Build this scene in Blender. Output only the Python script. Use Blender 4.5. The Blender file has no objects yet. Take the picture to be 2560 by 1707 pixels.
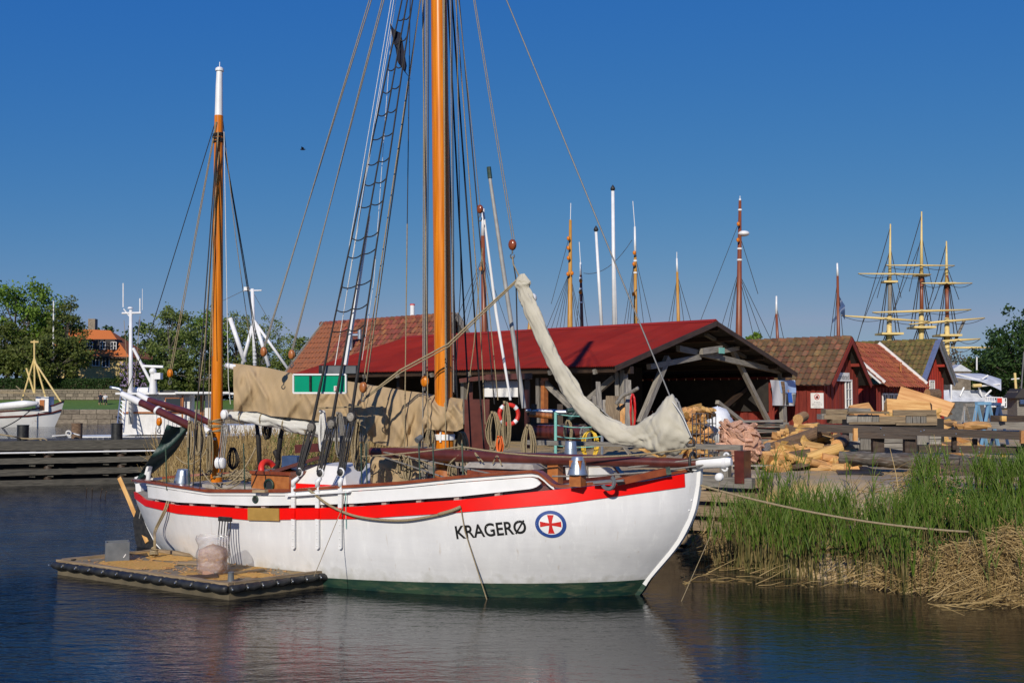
import bpy, math, random
from math import sin, cos, pi, radians, sqrt
from mathutils import Vector, Matrix, noise as mnoise
rnd = random.Random(7)
V = Vector
sc = bpy.context.scene
COL = sc.collection
Z = V((0, 0, 1))

# ------------------------------------------------------------------ camera
F, CX, CY, H = 2700.0, 1280.0, 853.5, 3.1          # focal length and centre in photo pixels, eye height above water
PITCH = math.atan((995 - CY) / F)
cam_d = bpy.data.cameras.new('camera')
cam = bpy.data.objects.new('camera', cam_d); COL.objects.link(cam)
cam.location = (0, 0, H); cam.rotation_euler = (pi / 2 + PITCH, 0, 0)
cam_d.sensor_width = 36; cam_d.lens = 36 * F / 2560; cam_d.clip_end = 4000; cam_d.clip_start = .1
sc.camera = cam
# ------------------------------------------------------------------ sky, sun, exposure
SUN_EL, SUN_AZ = radians(27.5), radians(13)           # azimuth: degrees to the left of straight behind the camera
w = bpy.data.worlds.new('World'); sc.world = w; w.use_nodes = True
nt = w.node_tree; bg = nt.nodes['Background']
sky = nt.nodes.new('ShaderNodeTexSky'); sky.sky_type = 'NISHITA'; sky.sun_disc = False
sky.sun_elevation = SUN_EL; sky.sun_rotation = pi + SUN_AZ
sky.altitude = 0; sky.air_density = 1; sky.dust_density = 0; sky.ozone_density = 10
sp_ = nt.nodes.new('ShaderNodeSeparateColor'); cb_ = nt.nodes.new('ShaderNodeCombineColor'); nt.links.new(sky.outputs[0], sp_.inputs[0])
for i_, (g_, k_, c_) in enumerate(((1.5, 1.32, .25), (.728, .4646, .38), (.12, .482, .56))):   # deep blue grade of a polarised clear sky
    n1, n2, n3 = (nt.nodes.new('ShaderNodeMath') for _ in range(3)); n1.operation = n3.operation = 'MULTIPLY'; n2.operation = 'POWER'
    n1.inputs[1].default_value = .1; n2.inputs[1].default_value = g_; n3.inputs[1].default_value = k_ / .1
    n4 = nt.nodes.new('ShaderNodeMath'); n4.operation = 'MINIMUM'; n4.inputs[1].default_value = c_ / .1; nt.links.new(n3.outputs[0], n4.inputs[0])
    nt.links.new(sp_.outputs[i_], n1.inputs[0]); nt.links.new(n1.outputs[0], n2.inputs[0]); nt.links.new(n2.outputs[0], n3.inputs[0]); nt.links.new(n4.outputs[0], cb_.inputs[i_])
nt.links.new(cb_.outputs[0], bg.inputs['Color'])
bg.inputs['Strength'].default_value = .1
sun_d = bpy.data.lights.new('sun', 'SUN'); sun_d.energy = 4.1; sun_d.angle = radians(.53); sun_d.color = (1, .92, .8)
sun = bpy.data.objects.new('sun', sun_d); COL.objects.link(sun)
SUNV = V((-sin(SUN_AZ) * cos(SUN_EL), -cos(SUN_AZ) * cos(SUN_EL), sin(SUN_EL)))
sun.rotation_euler = (-SUNV).to_track_quat('-Z', 'Y').to_euler()
vs = sc.view_settings; vs.view_transform = 'Standard'; vs.look = 'None'; vs.exposure = 0; vs.gamma = 1
sc.cycles.max_bounces = 6; sc.cycles.transparent_max_bounces = 12; sc.cycles.glossy_bounces = 4
sc.cycles.use_denoising = True

# ------------------------------------------------------------------ pixel -> place helpers (photo is 2560 x 1707)
_R, _U, _W = V((1, 0, 0)), V((0, -sin(PITCH), cos(PITCH))), V((0, cos(PITCH), sin(PITCH)))
EYE = V((0, 0, H))
def ray(px, py): return _R * ((px - CX) / F) + _U * ((CY - py) / F) + _W
def at(px, py, Y): d = ray(px, py); return EYE + d * (Y / d.y)
def gz(px, py, z): d = ray(px, py); return EYE + d * ((z - H) / d.z)
def onpl(px, py, P0, n): d = ray(px, py); return EYE + d * ((P0 - EYE).dot(n) / d.dot(n))
def proj(P):
    q = P - EYE; d = q.dot(_W); return CX + F * q.dot(_R) / d, CY - F * q.dot(_U) / d
def lerp(a, b, t): return a + (b - a) * t
def ss(a, b, x): t = min(1, max(0, (x - a) / (b - a))); return t * t * (3 - 2 * t)
def interp(tab, x):
    if x <= tab[0][0]: (x0, y0), (x1, y1) = tab[0], tab[1]
    elif x >= tab[-1][0]: (x0, y0), (x1, y1) = tab[-2], tab[-1]
    else:
        for i in range(len(tab) - 1):
            if tab[i][0] <= x <= tab[i + 1][0]: (x0, y0), (x1, y1) = tab[i], tab[i + 1]; break
    return y0 + (y1 - y0) * (x - x0) / (x1 - x0)
def spline(pts, n=8):                                # Catmull-Rom through points
    P = [V(p) for p in pts]; out = []
    for i in range(len(P) - 1):
        p0 = P[i - 1] if i else P[0] * 2 - P[1]; p1, p2 = P[i], P[i + 1]
        p3 = P[i + 2] if i + 2 < len(P) else p2 * 2 - p1
        for k in range(n):
            t = k / n
            out.append(.5 * ((2 * p1) + (p2 - p0) * t + (2 * p0 - 5 * p1 + 4 * p2 - p3) * t * t + (3 * p1 - p0 - 3 * p2 + p3) * t ** 3))
    return out + [P[-1]]
def sagline(a, b, sag, n=10):
    return [lerp(a, b, i / n) - Z * (4 * sag * (i / n) * (1 - i / n)) for i in range(n + 1)]

# ------------------------------------------------------------------ mesh building
WORLD = {}
def tag(o, label=None, cat=None, group=None, kind=None):
    if label: o['label'] = label
    if cat: o['category'] = cat
    if group: o['group'] = group
    if kind: o['kind'] = kind
    return o
def thing(name, loc, label, cat, group=None):
    o = bpy.data.objects.new(name, None); o.empty_display_size = .2
    COL.objects.link(o); o.location = loc; WORLD[o.name] = V(loc)
    return tag(o, label, cat, group)
class MB:
    def __init__(s): s.v, s.f, s.m = [], [], []
    def add(s, vs, fs, mi=0):
        b = len(s.v); s.v += [tuple(p) for p in vs]; s.f += [tuple(i + b for i in f) for f in fs]; s.m += [mi] * len(fs); return s
    def box(s, c, sz, ax=None, mi=0):
        X, Y, Zz = ax or (V((1, 0, 0)), V((0, 1, 0)), Z); c = V(c)
        vs = [c + X * (sz[0] / 2 * i) + Y * (sz[1] / 2 * j) + Zz * (sz[2] / 2 * k) for i in (-1, 1) for j in (-1, 1) for k in (-1, 1)]
        return s.add(vs, [(0, 1, 3, 2), (4, 6, 7, 5), (0, 4, 5, 1), (2, 3, 7, 6), (0, 2, 6, 4), (1, 5, 7, 3)], mi)
    def beam(s, p0, p1, wd, ht, up=Z, mi=0):
        p0, p1 = V(p0), V(p1); d = p1 - p0; L = d.length; X = d / L
        Y = up.cross(X)
        if Y.length < 1e-4: Y = V((0, 1, 0)).cross(X)
        Y.normalize(); U = X.cross(Y)
        return s.box((p0 + p1) / 2, (L, wd, ht), (X, Y, U), mi)
    def tube(s, pts, r, n=6, cap=True, mi=0):
        P = [V(p) for p in pts]; m = len(P)
        R = r if isinstance(r, (list, tuple)) else [r] * m
        t0 = (P[1] - P[0]).normalized(); nrm = t0.orthogonal().normalized(); vs = []; fs = []
        for i in range(m):
            t = ((P[min(i + 1, m - 1)] - P[max(i - 1, 0)])).normalized()
            nrm = (nrm - t * nrm.dot(t))
            nrm = nrm.normalized() if nrm.length > 1e-6 else t.orthogonal().normalized()
            b = t.cross(nrm)
            for k in range(n): a = 2 * pi * k / n; vs.append(P[i] + (nrm * cos(a) + b * sin(a)) * R[i])
        for i in range(m - 1):
            for k in range(n): k2 = (k + 1) % n; fs.append((i * n + k, i * n + k2, (i + 1) * n + k2, (i + 1) * n + k))
        if cap: fs += [tuple(reversed(range(n))), tuple(range((m - 1) * n, m * n))]
        return s.add(vs, fs, mi)
    def lathe(s, prof, c, n=16, axis=Z, mi=0, cap=True):
        c = V(c); a = V(axis).normalized(); u = a.orthogonal().normalized(); b = a.cross(u); vs = []; fs = []
        for r, z in prof:
            for k in range(n): t = 2 * pi * k / n; vs.append(c + a * z + (u * cos(t) + b * sin(t)) * r)
        for i in range(len(prof) - 1):
            for k in range(n): k2 = (k + 1) % n; fs.append((i * n + k, i * n + k2, (i + 1) * n + k2, (i + 1) * n + k))
        if cap: fs += [tuple(reversed(range(n))), tuple(range((len(prof) - 1) * n, len(prof) * n))]
        return s.add(vs, fs, mi)
    def torus(s, c, R, r, axis=Z, n=20, m=8, mi=0, a0=0, a1=2 * pi):
        c = V(c); a = V(axis).normalized(); u = a.orthogonal().normalized(); b = a.cross(u); full = a1 - a0 > 6.28; vs = []; fs = []
        N = n if full else n + 1
        for i in range(N):
            t = a0 + (a1 - a0) * i / n; e = u * cos(t) + b * sin(t)
            for k in range(m): q = 2 * pi * k / m; vs.append(c + e * (R + r * cos(q)) + a * (r * sin(q)))
        for i in range(n):
            i2 = (i + 1) % N
            for k in range(m): k2 = (k + 1) % m; fs.append((i * m + k, i2 * m + k, i2 * m + k2, i * m + k2))
        return s.add(vs, fs, mi)
    def ball(s, c, r, n=12, m=8, mi=0, ax=None):
        c = V(c); rx, ry, rz = r if isinstance(r, (list, tuple)) else (r, r, r)
        X, Y, Q = ax or (V((1, 0, 0)), V((0, 1, 0)), Z); vs = []; fs = []
        for i in range(m + 1):
            t = pi * i / m
            for k in range(n): a = 2 * pi * k / n; vs.append(c + X * (rx * sin(t) * cos(a)) + Y * (ry * sin(t) * sin(a)) + Q * (rz * cos(t)))
        for i in range(m):
            for k in range(n): k2 = (k + 1) % n; fs.append((i * n + k, (i + 1) * n + k, (i + 1) * n + k2, i * n + k2))
        return s.add(vs, fs, mi)
    def prism(s, poly, N, mi=0):                     # poly: 3-D points of a flat outline, N: thickness vector
        n = len(poly); P = [V(p) for p in poly]
        return s.add(P + [p + N for p in P], [tuple(reversed(range(n))), tuple(range(n, 2 * n))] + [(i, (i + 1) % n, n + (i + 1) % n, n + i) for i in range(n)], mi)
    def sheet(s, rows, mi=0):                        # rows: list of lists of points
        n = len(rows[0]); vs = [p for r in rows for p in r]
        return s.add(vs, [(i * n + k, i * n + k + 1, (i + 1) * n + k + 1, (i + 1) * n + k) for i in range(len(rows) - 1) for k in range(n - 1)], mi)
    def mesh(s, name, mats, off, smooth=False):
        me = bpy.data.meshes.new(name)
        me.from_pydata([(p[0] - off[0], p[1] - off[1], p[2] - off[2]) for p in s.v], [], s.f)
        for m in (mats if isinstance(mats, (list, tuple)) else [mats]): me.materials.append(m)
        if any(s.m): me.polygons.foreach_set('material_index', s.m)
        if smooth:
            me.polygons.foreach_set('use_smooth', [True] * len(s.f))
            if smooth != True:
                try: me.set_sharp_from_angle(angle=radians(smooth))
                except Exception: pass
        me.update(); return me
    def build(s, name, mats, parent=None, smooth=False, label=None, cat=None, group=None, kind=None):
        if parent is not None: off = WORLD[parent.name]
        else:
            n = len(s.v); off = V((sum(p[0] for p in s.v) / n, sum(p[1] for p in s.v) / n, min(p[2] for p in s.v)))
        o = bpy.data.objects.new(name, s.mesh(name, mats, off, smooth)); COL.objects.link(o)
        if parent is not None: o.parent = parent; WORLD[o.name] = off
        else: o.location = off; WORLD[o.name] = V(off)
        return tag(o, label, cat, group, kind)
def frame(p0, X, up=Z):
    X = V(X).normalized(); Y = up.cross(X)
    if Y.length < 1e-4: Y = V((0, 1, 0)).cross(X)
    Y.normalize(); U = X.cross(Y); return Matrix(((X.x, Y.x, U.x, p0[0]), (X.y, Y.y, U.y, p0[1]), (X.z, Y.z, U.z, p0[2]), (0, 0, 0, 1)))
def inst(name, me, M, parent=None, **kw):            # an object of its own that shares mesh data
    o = bpy.data.objects.new(name, me); COL.objects.link(o)
    if parent is not None: o.parent = parent; WORLD[o.name] = V(M.translation); o.matrix_local = Matrix.Translation(-WORLD[parent.name]) @ M
    else: o.matrix_world = M; WORLD[o.name] = V(M.translation)
    return tag(o, **kw)
def board(name, m, p0, p1, wd, th, parent=None, up=Z, jit=.0, seg=1, **kw):
    """a timber with its grain along its own X; wd across, th along up"""
    p0, p1 = V(p0), V(p1); L = (p1 - p0).length; b = MB(); vs = []; fs = []
    for i in range(seg + 1):
        for (y, z) in ((-.5, -.5), (.5, -.5), (.5, .5), (-.5, .5)):
            vs.append((L * i / seg, y * wd + rnd.uniform(-jit, jit), z * th + rnd.uniform(-jit, jit)))
    for i in range(seg):
        for k in range(4): k2 = (k + 1) % 4; fs.append((i * 4 + k, (i + 1) * 4 + k, (i + 1) * 4 + k2, i * 4 + k2))
    fs += [(0, 1, 2, 3), (4 * seg + 3, 4 * seg + 2, 4 * seg + 1, 4 * seg)]
    b.add(vs, fs); return inst(name, b.mesh(name, m, (0, 0, 0)), frame(p0, p1 - p0, up), parent, **kw)

# ------------------------------------------------------------------ materials
def mat(name, col, col2=None, rough=.6, scale=6, st=(1, 1, 1), bump=0, bscale=40, bst=None, metal=0, spec=.5, rand=0, lo=.35, hi=.65, coat=0, hue=0, wear=None, wlo=.62, whi=.75, wscale=3, trans=0, detail=5):
    m = bpy.data.materials.new(name); m.use_nodes = True; t = m.node_tree; L = t.links.new; N = t.nodes.new
    p = t.nodes['Principled BSDF']; p.inputs['Roughness'].default_value = rough; p.inputs['Metallic'].default_value = metal
    p.inputs['Specular IOR Level'].default_value = spec; p.inputs['Coat Weight'].default_value = coat
    if trans: p.inputs['Transmission Weight'].default_value = trans
    tc = N('ShaderNodeTexCoord'); mp = N('ShaderNodeMapping'); L(tc.outputs['Object'], mp.inputs['Vector']); mp.inputs['Scale'].default_value = st
    oi = None
    if rand:
        oi = N('ShaderNodeObjectInfo'); vm = N('ShaderNodeVectorMath'); vm.operation = 'SCALE'; vm.inputs[0].default_value = (37, 91, 53)
        L(oi.outputs['Random'], vm.inputs['Scale']); L(vm.outputs[0], mp.inputs['Location'])
    last = None
    if col2:
        nz = N('ShaderNodeTexNoise'); nz.inputs['Scale'].default_value = scale; nz.inputs['Detail'].default_value = detail; L(mp.outputs[0], nz.inputs['Vector'])
        cr = N('ShaderNodeValToRGB'); L(nz.outputs['Fac'], cr.inputs[0])
        cr.color_ramp.elements[0].position = lo; cr.color_ramp.elements[1].position = hi
        cr.color_ramp.elements[0].color = (*col, 1); cr.color_ramp.elements[1].color = (*col2, 1); last = cr.outputs[0]
    if wear:
        nw = N('ShaderNodeTexNoise'); nw.inputs['Scale'].default_value = wscale; nw.inputs['Detail'].default_value = 8; nw.inputs['Roughness'].default_value = .7; L(mp.outputs[0], nw.inputs['Vector'])
        mr = N('ShaderNodeMapRange'); mr.inputs[1].default_value = wlo; mr.inputs[2].default_value = whi; L(nw.outputs['Fac'], mr.inputs[0])
        mx = N('ShaderNodeMix'); mx.data_type = 'RGBA'; mx.inputs[7].default_value = (*wear, 1)
        if last: L(last, mx.inputs[6])
        else: mx.inputs[6].default_value = (*col, 1)
        L(mr.outputs[0], mx.inputs[0]); last = mx.outputs[2]
    if rand:
        hv = N('ShaderNodeHueSaturation'); mr2 = N('ShaderNodeMapRange'); mr2.inputs[3].default_value = 1 - rand; mr2.inputs[4].default_value = 1 + rand
        L(oi.outputs['Random'], mr2.inputs[0]); L(mr2.outputs[0], hv.inputs['Value'])
        if hue:
            mh = N('ShaderNodeMath'); mh.operation = 'MULTIPLY'; mh.inputs[1].default_value = 7.31; L(oi.outputs['Random'], mh.inputs[0])
            fr = N('ShaderNodeMath'); fr.operation = 'FRACT'; L(mh.outputs[0], fr.inputs[0])
            mr3 = N('ShaderNodeMapRange'); mr3.inputs[3].default_value = .5 - hue; mr3.inputs[4].default_value = .5 + hue; L(fr.outputs[0], mr3.inputs[0]); L(mr3.outputs[0], hv.inputs['Hue'])
        if last: L(last, hv.inputs['Color'])
        else: hv.inputs['Color'].default_value = (*col, 1)
        last = hv.outputs[0]
    if last: L(last, p.inputs['Base Color'])
    else: p.inputs['Base Color'].default_value = (*col, 1)
    if bump:
        nb = N('ShaderNodeTexNoise'); nb.inputs['Scale'].default_value = bscale; nb.inputs['Detail'].default_value = 6
        if bst:
            mb = N('ShaderNodeMapping'); mb.inputs['Scale'].default_value = bst; L(tc.outputs['Object'], mb.inputs['Vector']); L(mb.outputs[0], nb.inputs['Vector'])
        else: L(mp.outputs[0], nb.inputs['Vector'])
        bp = N('ShaderNodeBump'); bp.inputs['Strength'].default_value = bump; bp.inputs['Distance'].default_value = .02
        L(nb.outputs['Fac'], bp.inputs['Height']); L(bp.outputs[0], p.inputs['Normal'])
    return m
def leafmat(name, c1, c2, c3):
    m = bpy.data.materials.new(name); m.use_nodes = True; t = m.node_tree; L = t.links.new; N = t.nodes.new
    p = t.nodes['Principled BSDF']; p.inputs['Roughness'].default_value = .55; p.inputs['Specular IOR Level'].default_value = .25
    g = N('ShaderNodeNewGeometry'); cr = N('ShaderNodeValToRGB'); L(g.outputs['Random Per Island'], cr.inputs[0])
    e = cr.color_ramp.elements; e[0].color = (*c1, 1); e[1].color = (*c3, 1); q = e.new(.5); q.color = (*c2, 1)
    L(cr.outputs[0], p.inputs['Base Color'])
    tr = N('ShaderNodeBsdfTranslucent'); L(cr.outputs[0], tr.inputs['Color']); mx = N('ShaderNodeMixShader'); mx.inputs[0].default_value = .3
    L(p.outputs[0], mx.inputs[1]); L(tr.outputs[0], mx.inputs[2]); L(mx.outputs[0], t.nodes['Material Output'].inputs[0])
    return m
WGR = (1, 14, 14)                                     # grain along X
m_white = mat('white_paint', (.70, .70, .69), (.78, .78, .78), .32, 2.5, bump=.06, bscale=12)
m_hull = mat('hull_white_paint', (.655, .655, .66), (.71, .71, .71), .3, 3.2, st=(1.6, 1.6, .35), bump=.2, bscale=3.2, bst=(.5, .5, 2.4), wear=(.78, .78, .77), wlo=.55, whi=.72, wscale=5, coat=.1)
m_red = mat('red_paint', (.82, .006, .004), (.72, .008, .005), .35, 3, bump=.1, bscale=4, spec=.2, wear=(.62, .22, .16), wlo=.74, whi=.8, wscale=7)
m_boot = mat('green_antifouling', (.004, .028, .024), (.028, .062, .034), .5, 2.2, st=(1, 1, 4), wear=(.12, .12, .07), wlo=.5, whi=.8, wscale=4, bump=.2)
m_varn = mat('varnished_pine', (.45, .108, .004), (.74, .24, .012), .28, 3.0, st=(9, 9, .3), lo=.28, hi=.72, bump=.08, spec=.3, bscale=3, bst=(8, 8, .4), wear=(.24, .06, .01), wlo=.61, whi=.70, wscale=2.2)
m_mahog = mat('varnished_mahogany', (.17, .035, .012), (.27, .065, .02), .2, 5, bump=.04, coat=.1)
m_spar = mat('dark_red_spar', (.075, .017, .012), (.11, .026, .018), .3, 6, bump=.06, coat=.2)
m_teak = mat('oiled_wood', (.30, .095, .025), (.42, .15, .04), .38, 8, bump=.1)
m_deck = mat('bare_deck', (.26, .23, .20), (.36, .33, .29), .75, 12, bump=.1)
m_black = mat('black_iron', (.012, .012, .013), (.03, .028, .026), .55, 12, bump=.1)
m_tar = mat('tarred_rope', (.008, .0075, .008), (.022, .018, .016), .7, 30, bump=.3, bscale=120)
m_hemp = mat('hemp_rope', (.24, .185, .10), (.36, .285, .17), .85, 60, bump=.5, bscale=200)
m_grope = mat('grey_rope', (.17, .16, .14), (.27, .25, .22), .8, 60, bump=.4, bscale=200)
m_wrope = mat('white_rope', (.62, .61, .57), (.74, .73, .70), .8, 60, bump=.4, bscale=150)
m_wire = mat('steel_wire', (.07, .07, .075), (.12, .12, .12), .5, 40)
m_tan = mat('tan_canvas', (.35, .25, .135), (.41, .295, .165), .9, 2.5, bump=.5, bscale=9, bst=(1.6, 1.6, .6), wear=(.27, .18, .09), wlo=.6, whi=.8, wscale=1.5)
m_cream = mat('cream_canvas', (.44, .41, .33), (.52, .485, .39), .85, 2.5, bump=.45, bscale=3.5, bst=(1.3, 1.3, 1.3), wear=(.40, .37, .29), wlo=.6, whi=.85, wscale=1.2)
m_sail = mat('furled_sailcloth', (.55, .54, .49), (.66, .65, .60), .85, 3, bump=.3, bscale=10)
m_gtarp = mat('dark_green_tarpaulin', (.012, .04, .036), (.02, .055, .048), .55, 3, bump=.2, bscale=8)
m_galv = mat('galvanised_steel', (.34, .39, .45), (.46, .50, .55), .36, 8, metal=.75, bump=.05)
m_grey = mat('grey_paint', (.10, .11, .118), (.145, .155, .163), .5, 6)
m_green = mat('signal_green_paint', (.0, .25, .13), (.0, .28, .15), .35, 4)
m_letter = mat('black_lettering', (.012, .012, .012), rough=.4)
m_blue = mat('emblem_blue', (.02, .06, .24), rough=.35)
m_cross = mat('emblem_red', (.55, .014, .012), rough=.35)
m_ochre = mat('ochre_plywood', (.34, .20, .045), (.42, .25, .06), .6, 5, bump=.1)
m_float = mat('float_concrete', (.17, .14, .09), (.26, .215, .14), .9, 3, bump=.5, bscale=50, wear=(.46, .26, .05), wlo=.52, whi=.66, wscale=1.3)
m_floatside = mat('wet_raft_side', (.07, .058, .036), (.13, .105, .065), .8, 3, bump=.4)
m_rubber = mat('black_rubber', (.010, .010, .010), (.03, .03, .028), .45, 8, bump=.2)
m_gwood = mat('weathered_grey_timber', (.15, .135, .115), (.30, .275, .235), .85, 3, st=WGR, bump=.5, bscale=5, rand=.3)
m_dwood = mat('dark_stained_timber', (.028, .017, .011), (.065, .038, .022), .6, 3, st=WGR, bump=.3, bscale=5, rand=.25)
m_bwood = mat('brown_quay_timber', (.15, .105, .06), (.27, .20, .12), .8, 3, st=WGR, bump=.5, bscale=5, rand=.3)
m_log = mat('peeled_yellow_wood', (.43, .215, .06), (.60, .36, .13), .7, 2.2, st=(1, 4, 4), bump=.4, bscale=4, rand=.2, hue=.012, wear=(.36, .15, .04), wlo=.6, whi=.75, wscale=2)
m_bark = mat('rough_bark', (.10, .06, .035), (.22, .14, .085), .95, 5, st=(1, 4, 4), bump=1, bscale=14)
m_hutred = mat('falu_red_boards', (.15, .015, .008), (.215, .025, .013), .8, 3, st=WGR, bump=.3, bscale=5, rand=.18)
m_bright = mat('bright_red_boards', (.30, .022, .010), (.35, .03, .014), .75, 3, bump=.2, rand=.08)
m_roofred = mat('red_corrugated_metal', (.25, .017, .008), (.31, .024, .012), .65, .7, bump=.03, spec=.2, wear=(.19, .022, .012), wlo=.5, whi=.7, wscale=.8, rand=.12)
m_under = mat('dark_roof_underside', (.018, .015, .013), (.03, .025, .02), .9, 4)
m_tileO = mat('clay_tile_orange', (.25, .07, .028), (.18, .055, .028), .8, 6, bump=.3, rand=.38, hue=.018, wear=(.10, .055, .035), wlo=.5, whi=.7, wscale=9)
m_tileB = mat('clay_tile_weathered', (.21, .085, .035), (.14, .075, .035), .9, 7, bump=.4, rand=.42, hue=.02, wear=(.10, .085, .04), wlo=.45, whi=.65, wscale=10)
m_tileM = mat('clay_tile_mossy', (.15, .11, .03), (.19, .10, .04), .95, 7, bump=.4, rand=.3, hue=.02, wear=(.075, .075, .02), wlo=.4, whi=.6, wscale=8)
m_jetty = mat('dark_jetty_timber', (.045, .042, .034), (.115, .105, .085), .85, 3, st=WGR, bump=.5, bscale=5, rand=.25)
m_glass = mat('window_glass', (.03, .035, .04), rough=.06, spec=.6)
m_sand = mat('yard_gravel', (.28, .22, .14), (.42, .33, .21), .95, 1.2, bump=.6, bscale=60, wear=(.52, .34, .13), wlo=.47, whi=.6, wscale=.55)
m_stone = mat('granite', (.14, .115, .085), (.24, .20, .15), .9, 4, bump=.5, bscale=12, rand=.3)
m_lawn = mat('lawn', (.07, .145, .014), (.10, .19, .022), .9, 1.5, bump=.5, bscale=10)
m_earth = mat('earth', (.07, .055, .035), (.12, .095, .06), .95, 2, bump=.5)
m_yellow = mat('yellow_spar', (.62, .46, .17), (.70, .53, .22), .5, 5, bump=.05)
m_yrend = mat('yellow_render', (.52, .38, .15), (.60, .45, .19), .9, 3)
m_orange_roof = mat('orange_roof', (.42, .115, .025), (.52, .15, .035), .85, 4, st=(3, 3, 8), bump=.3)
m_plastic = mat('cloudy_plastic', (.55, .52, .50), (.65, .62, .60), .22, 6, bump=.6, bscale=25, coat=.5)
m_saw = mat('pinkish_shavings', (.36, .20, .11), (.50, .30, .18), .9, 40, bump=.8, bscale=60)
m_sawdust = mat('sawdust', (.48, .26, .05), (.60, .35, .09), .95, 20, bump=.8, bscale=50)
m_orange = mat('orange_buoy', (.75, .14, .02), (.62, .11, .02), .5, 5)
m_lifered = mat('lifebuoy_red', (.66, .03, .015), (.58, .03, .02), .45, 5)
m_bluep = mat('blue_plastic', (.03, .06, .14), (.05, .09, .19), .5, 5)
m_lblue = mat('light_blue_paint', (.14, .30, .46), (.20, .38, .54), .6, 5)
m_teal = mat('turquoise_rope', (.16, .45, .38), (.25, .55, .47), .8, 30)
m_yrope = mat('yellow_hose', (.65, .42, .02), (.75, .5, .04), .5, 10)
m_wplank = mat('white_cabin_boards', (.68, .67, .65), (.76, .75, .73), .5, 4, bump=.1)
m_mesh = mat('pink_net_sack', (.42, .22, .14), (.60, .36, .25), .9, 9, bump=1, bscale=12, rand=.25)
m_alu = mat('dull_aluminium', (.26, .26, .25), (.34, .34, .33), .5, 6)
m_sack = mat('white_plastic_sack', (.66, .68, .70), (.76, .78, .80), .4, 5, bump=.8, bscale=9)
m_gcover = mat('silver_tarpaulin', (.42, .44, .48), (.58, .60, .63), .4, 3, bump=.4, bscale=5)
m_skin = mat('skin', (.55, .32, .22), rough=.6)
m_navy = mat('navy_cloth', (.012, .014, .03), rough=.9)
m_lgrey = mat('light_cloth', (.55, .55, .57), rough=.9)

# weathered waterline and thin rust runs on the hull paint
t_ = m_hull.node_tree; P_ = t_.nodes['Principled BSDF']; src_ = P_.inputs['Base Color'].links[0].from_socket; L_ = t_.links.new
tc_ = t_.nodes.new('ShaderNodeTexCoord'); sx_ = t_.nodes.new('ShaderNodeSeparateXYZ'); L_(tc_.outputs['Object'], sx_.inputs[0])
nz_ = t_.nodes.new('ShaderNodeTexNoise'); nz_.inputs['Scale'].default_value = 5; nz_.inputs['Detail'].default_value = 7; L_(tc_.outputs['Object'], nz_.inputs['Vector'])
ad_ = t_.nodes.new('ShaderNodeMath'); ad_.operation = 'MULTIPLY_ADD'; ad_.inputs[1].default_value = .55; L_(nz_.outputs['Fac'], ad_.inputs[0]); L_(sx_.outputs[2], ad_.inputs[2])
mr_ = t_.nodes.new('ShaderNodeMapRange'); L_(ad_.outputs[0], mr_.inputs[0])
for i_, v_ in zip((1, 2, 3, 4), (.42, .62, .55, 0)): mr_.inputs[i_].default_value = v_
mx1 = t_.nodes.new('ShaderNodeMix'); mx1.data_type = 'RGBA'; mx1.inputs[7].default_value = (.33, .32, .25, 1); L_(mr_.outputs[0], mx1.inputs[0]); L_(src_, mx1.inputs[6])
mp_ = t_.nodes.new('ShaderNodeMapping'); mp_.inputs['Scale'].default_value = (9, 9, .45); L_(tc_.outputs['Object'], mp_.inputs['Vector'])
n2_ = t_.nodes.new('ShaderNodeTexNoise'); n2_.inputs['Scale'].default_value = 1.6; n2_.inputs['Detail'].default_value = 5; L_(mp_.outputs[0], n2_.inputs['Vector'])
mr2_ = t_.nodes.new('ShaderNodeMapRange'); L_(n2_.outputs['Fac'], mr2_.inputs[0])
for i_, v_ in zip((1, 2, 3, 4), (.66, .80, 0, .5)): mr2_.inputs[i_].default_value = v_
mx2 = t_.nodes.new('ShaderNodeMix'); mx2.data_type = 'RGBA'; mx2.inputs[7].default_value = (.45, .36, .26, 1); L_(mr2_.outputs[0], mx2.inputs[0]); L_(mx1.outputs[2], mx2.inputs[6]); L_(mx2.outputs[2], P_.inputs['Base Color'])
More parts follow.
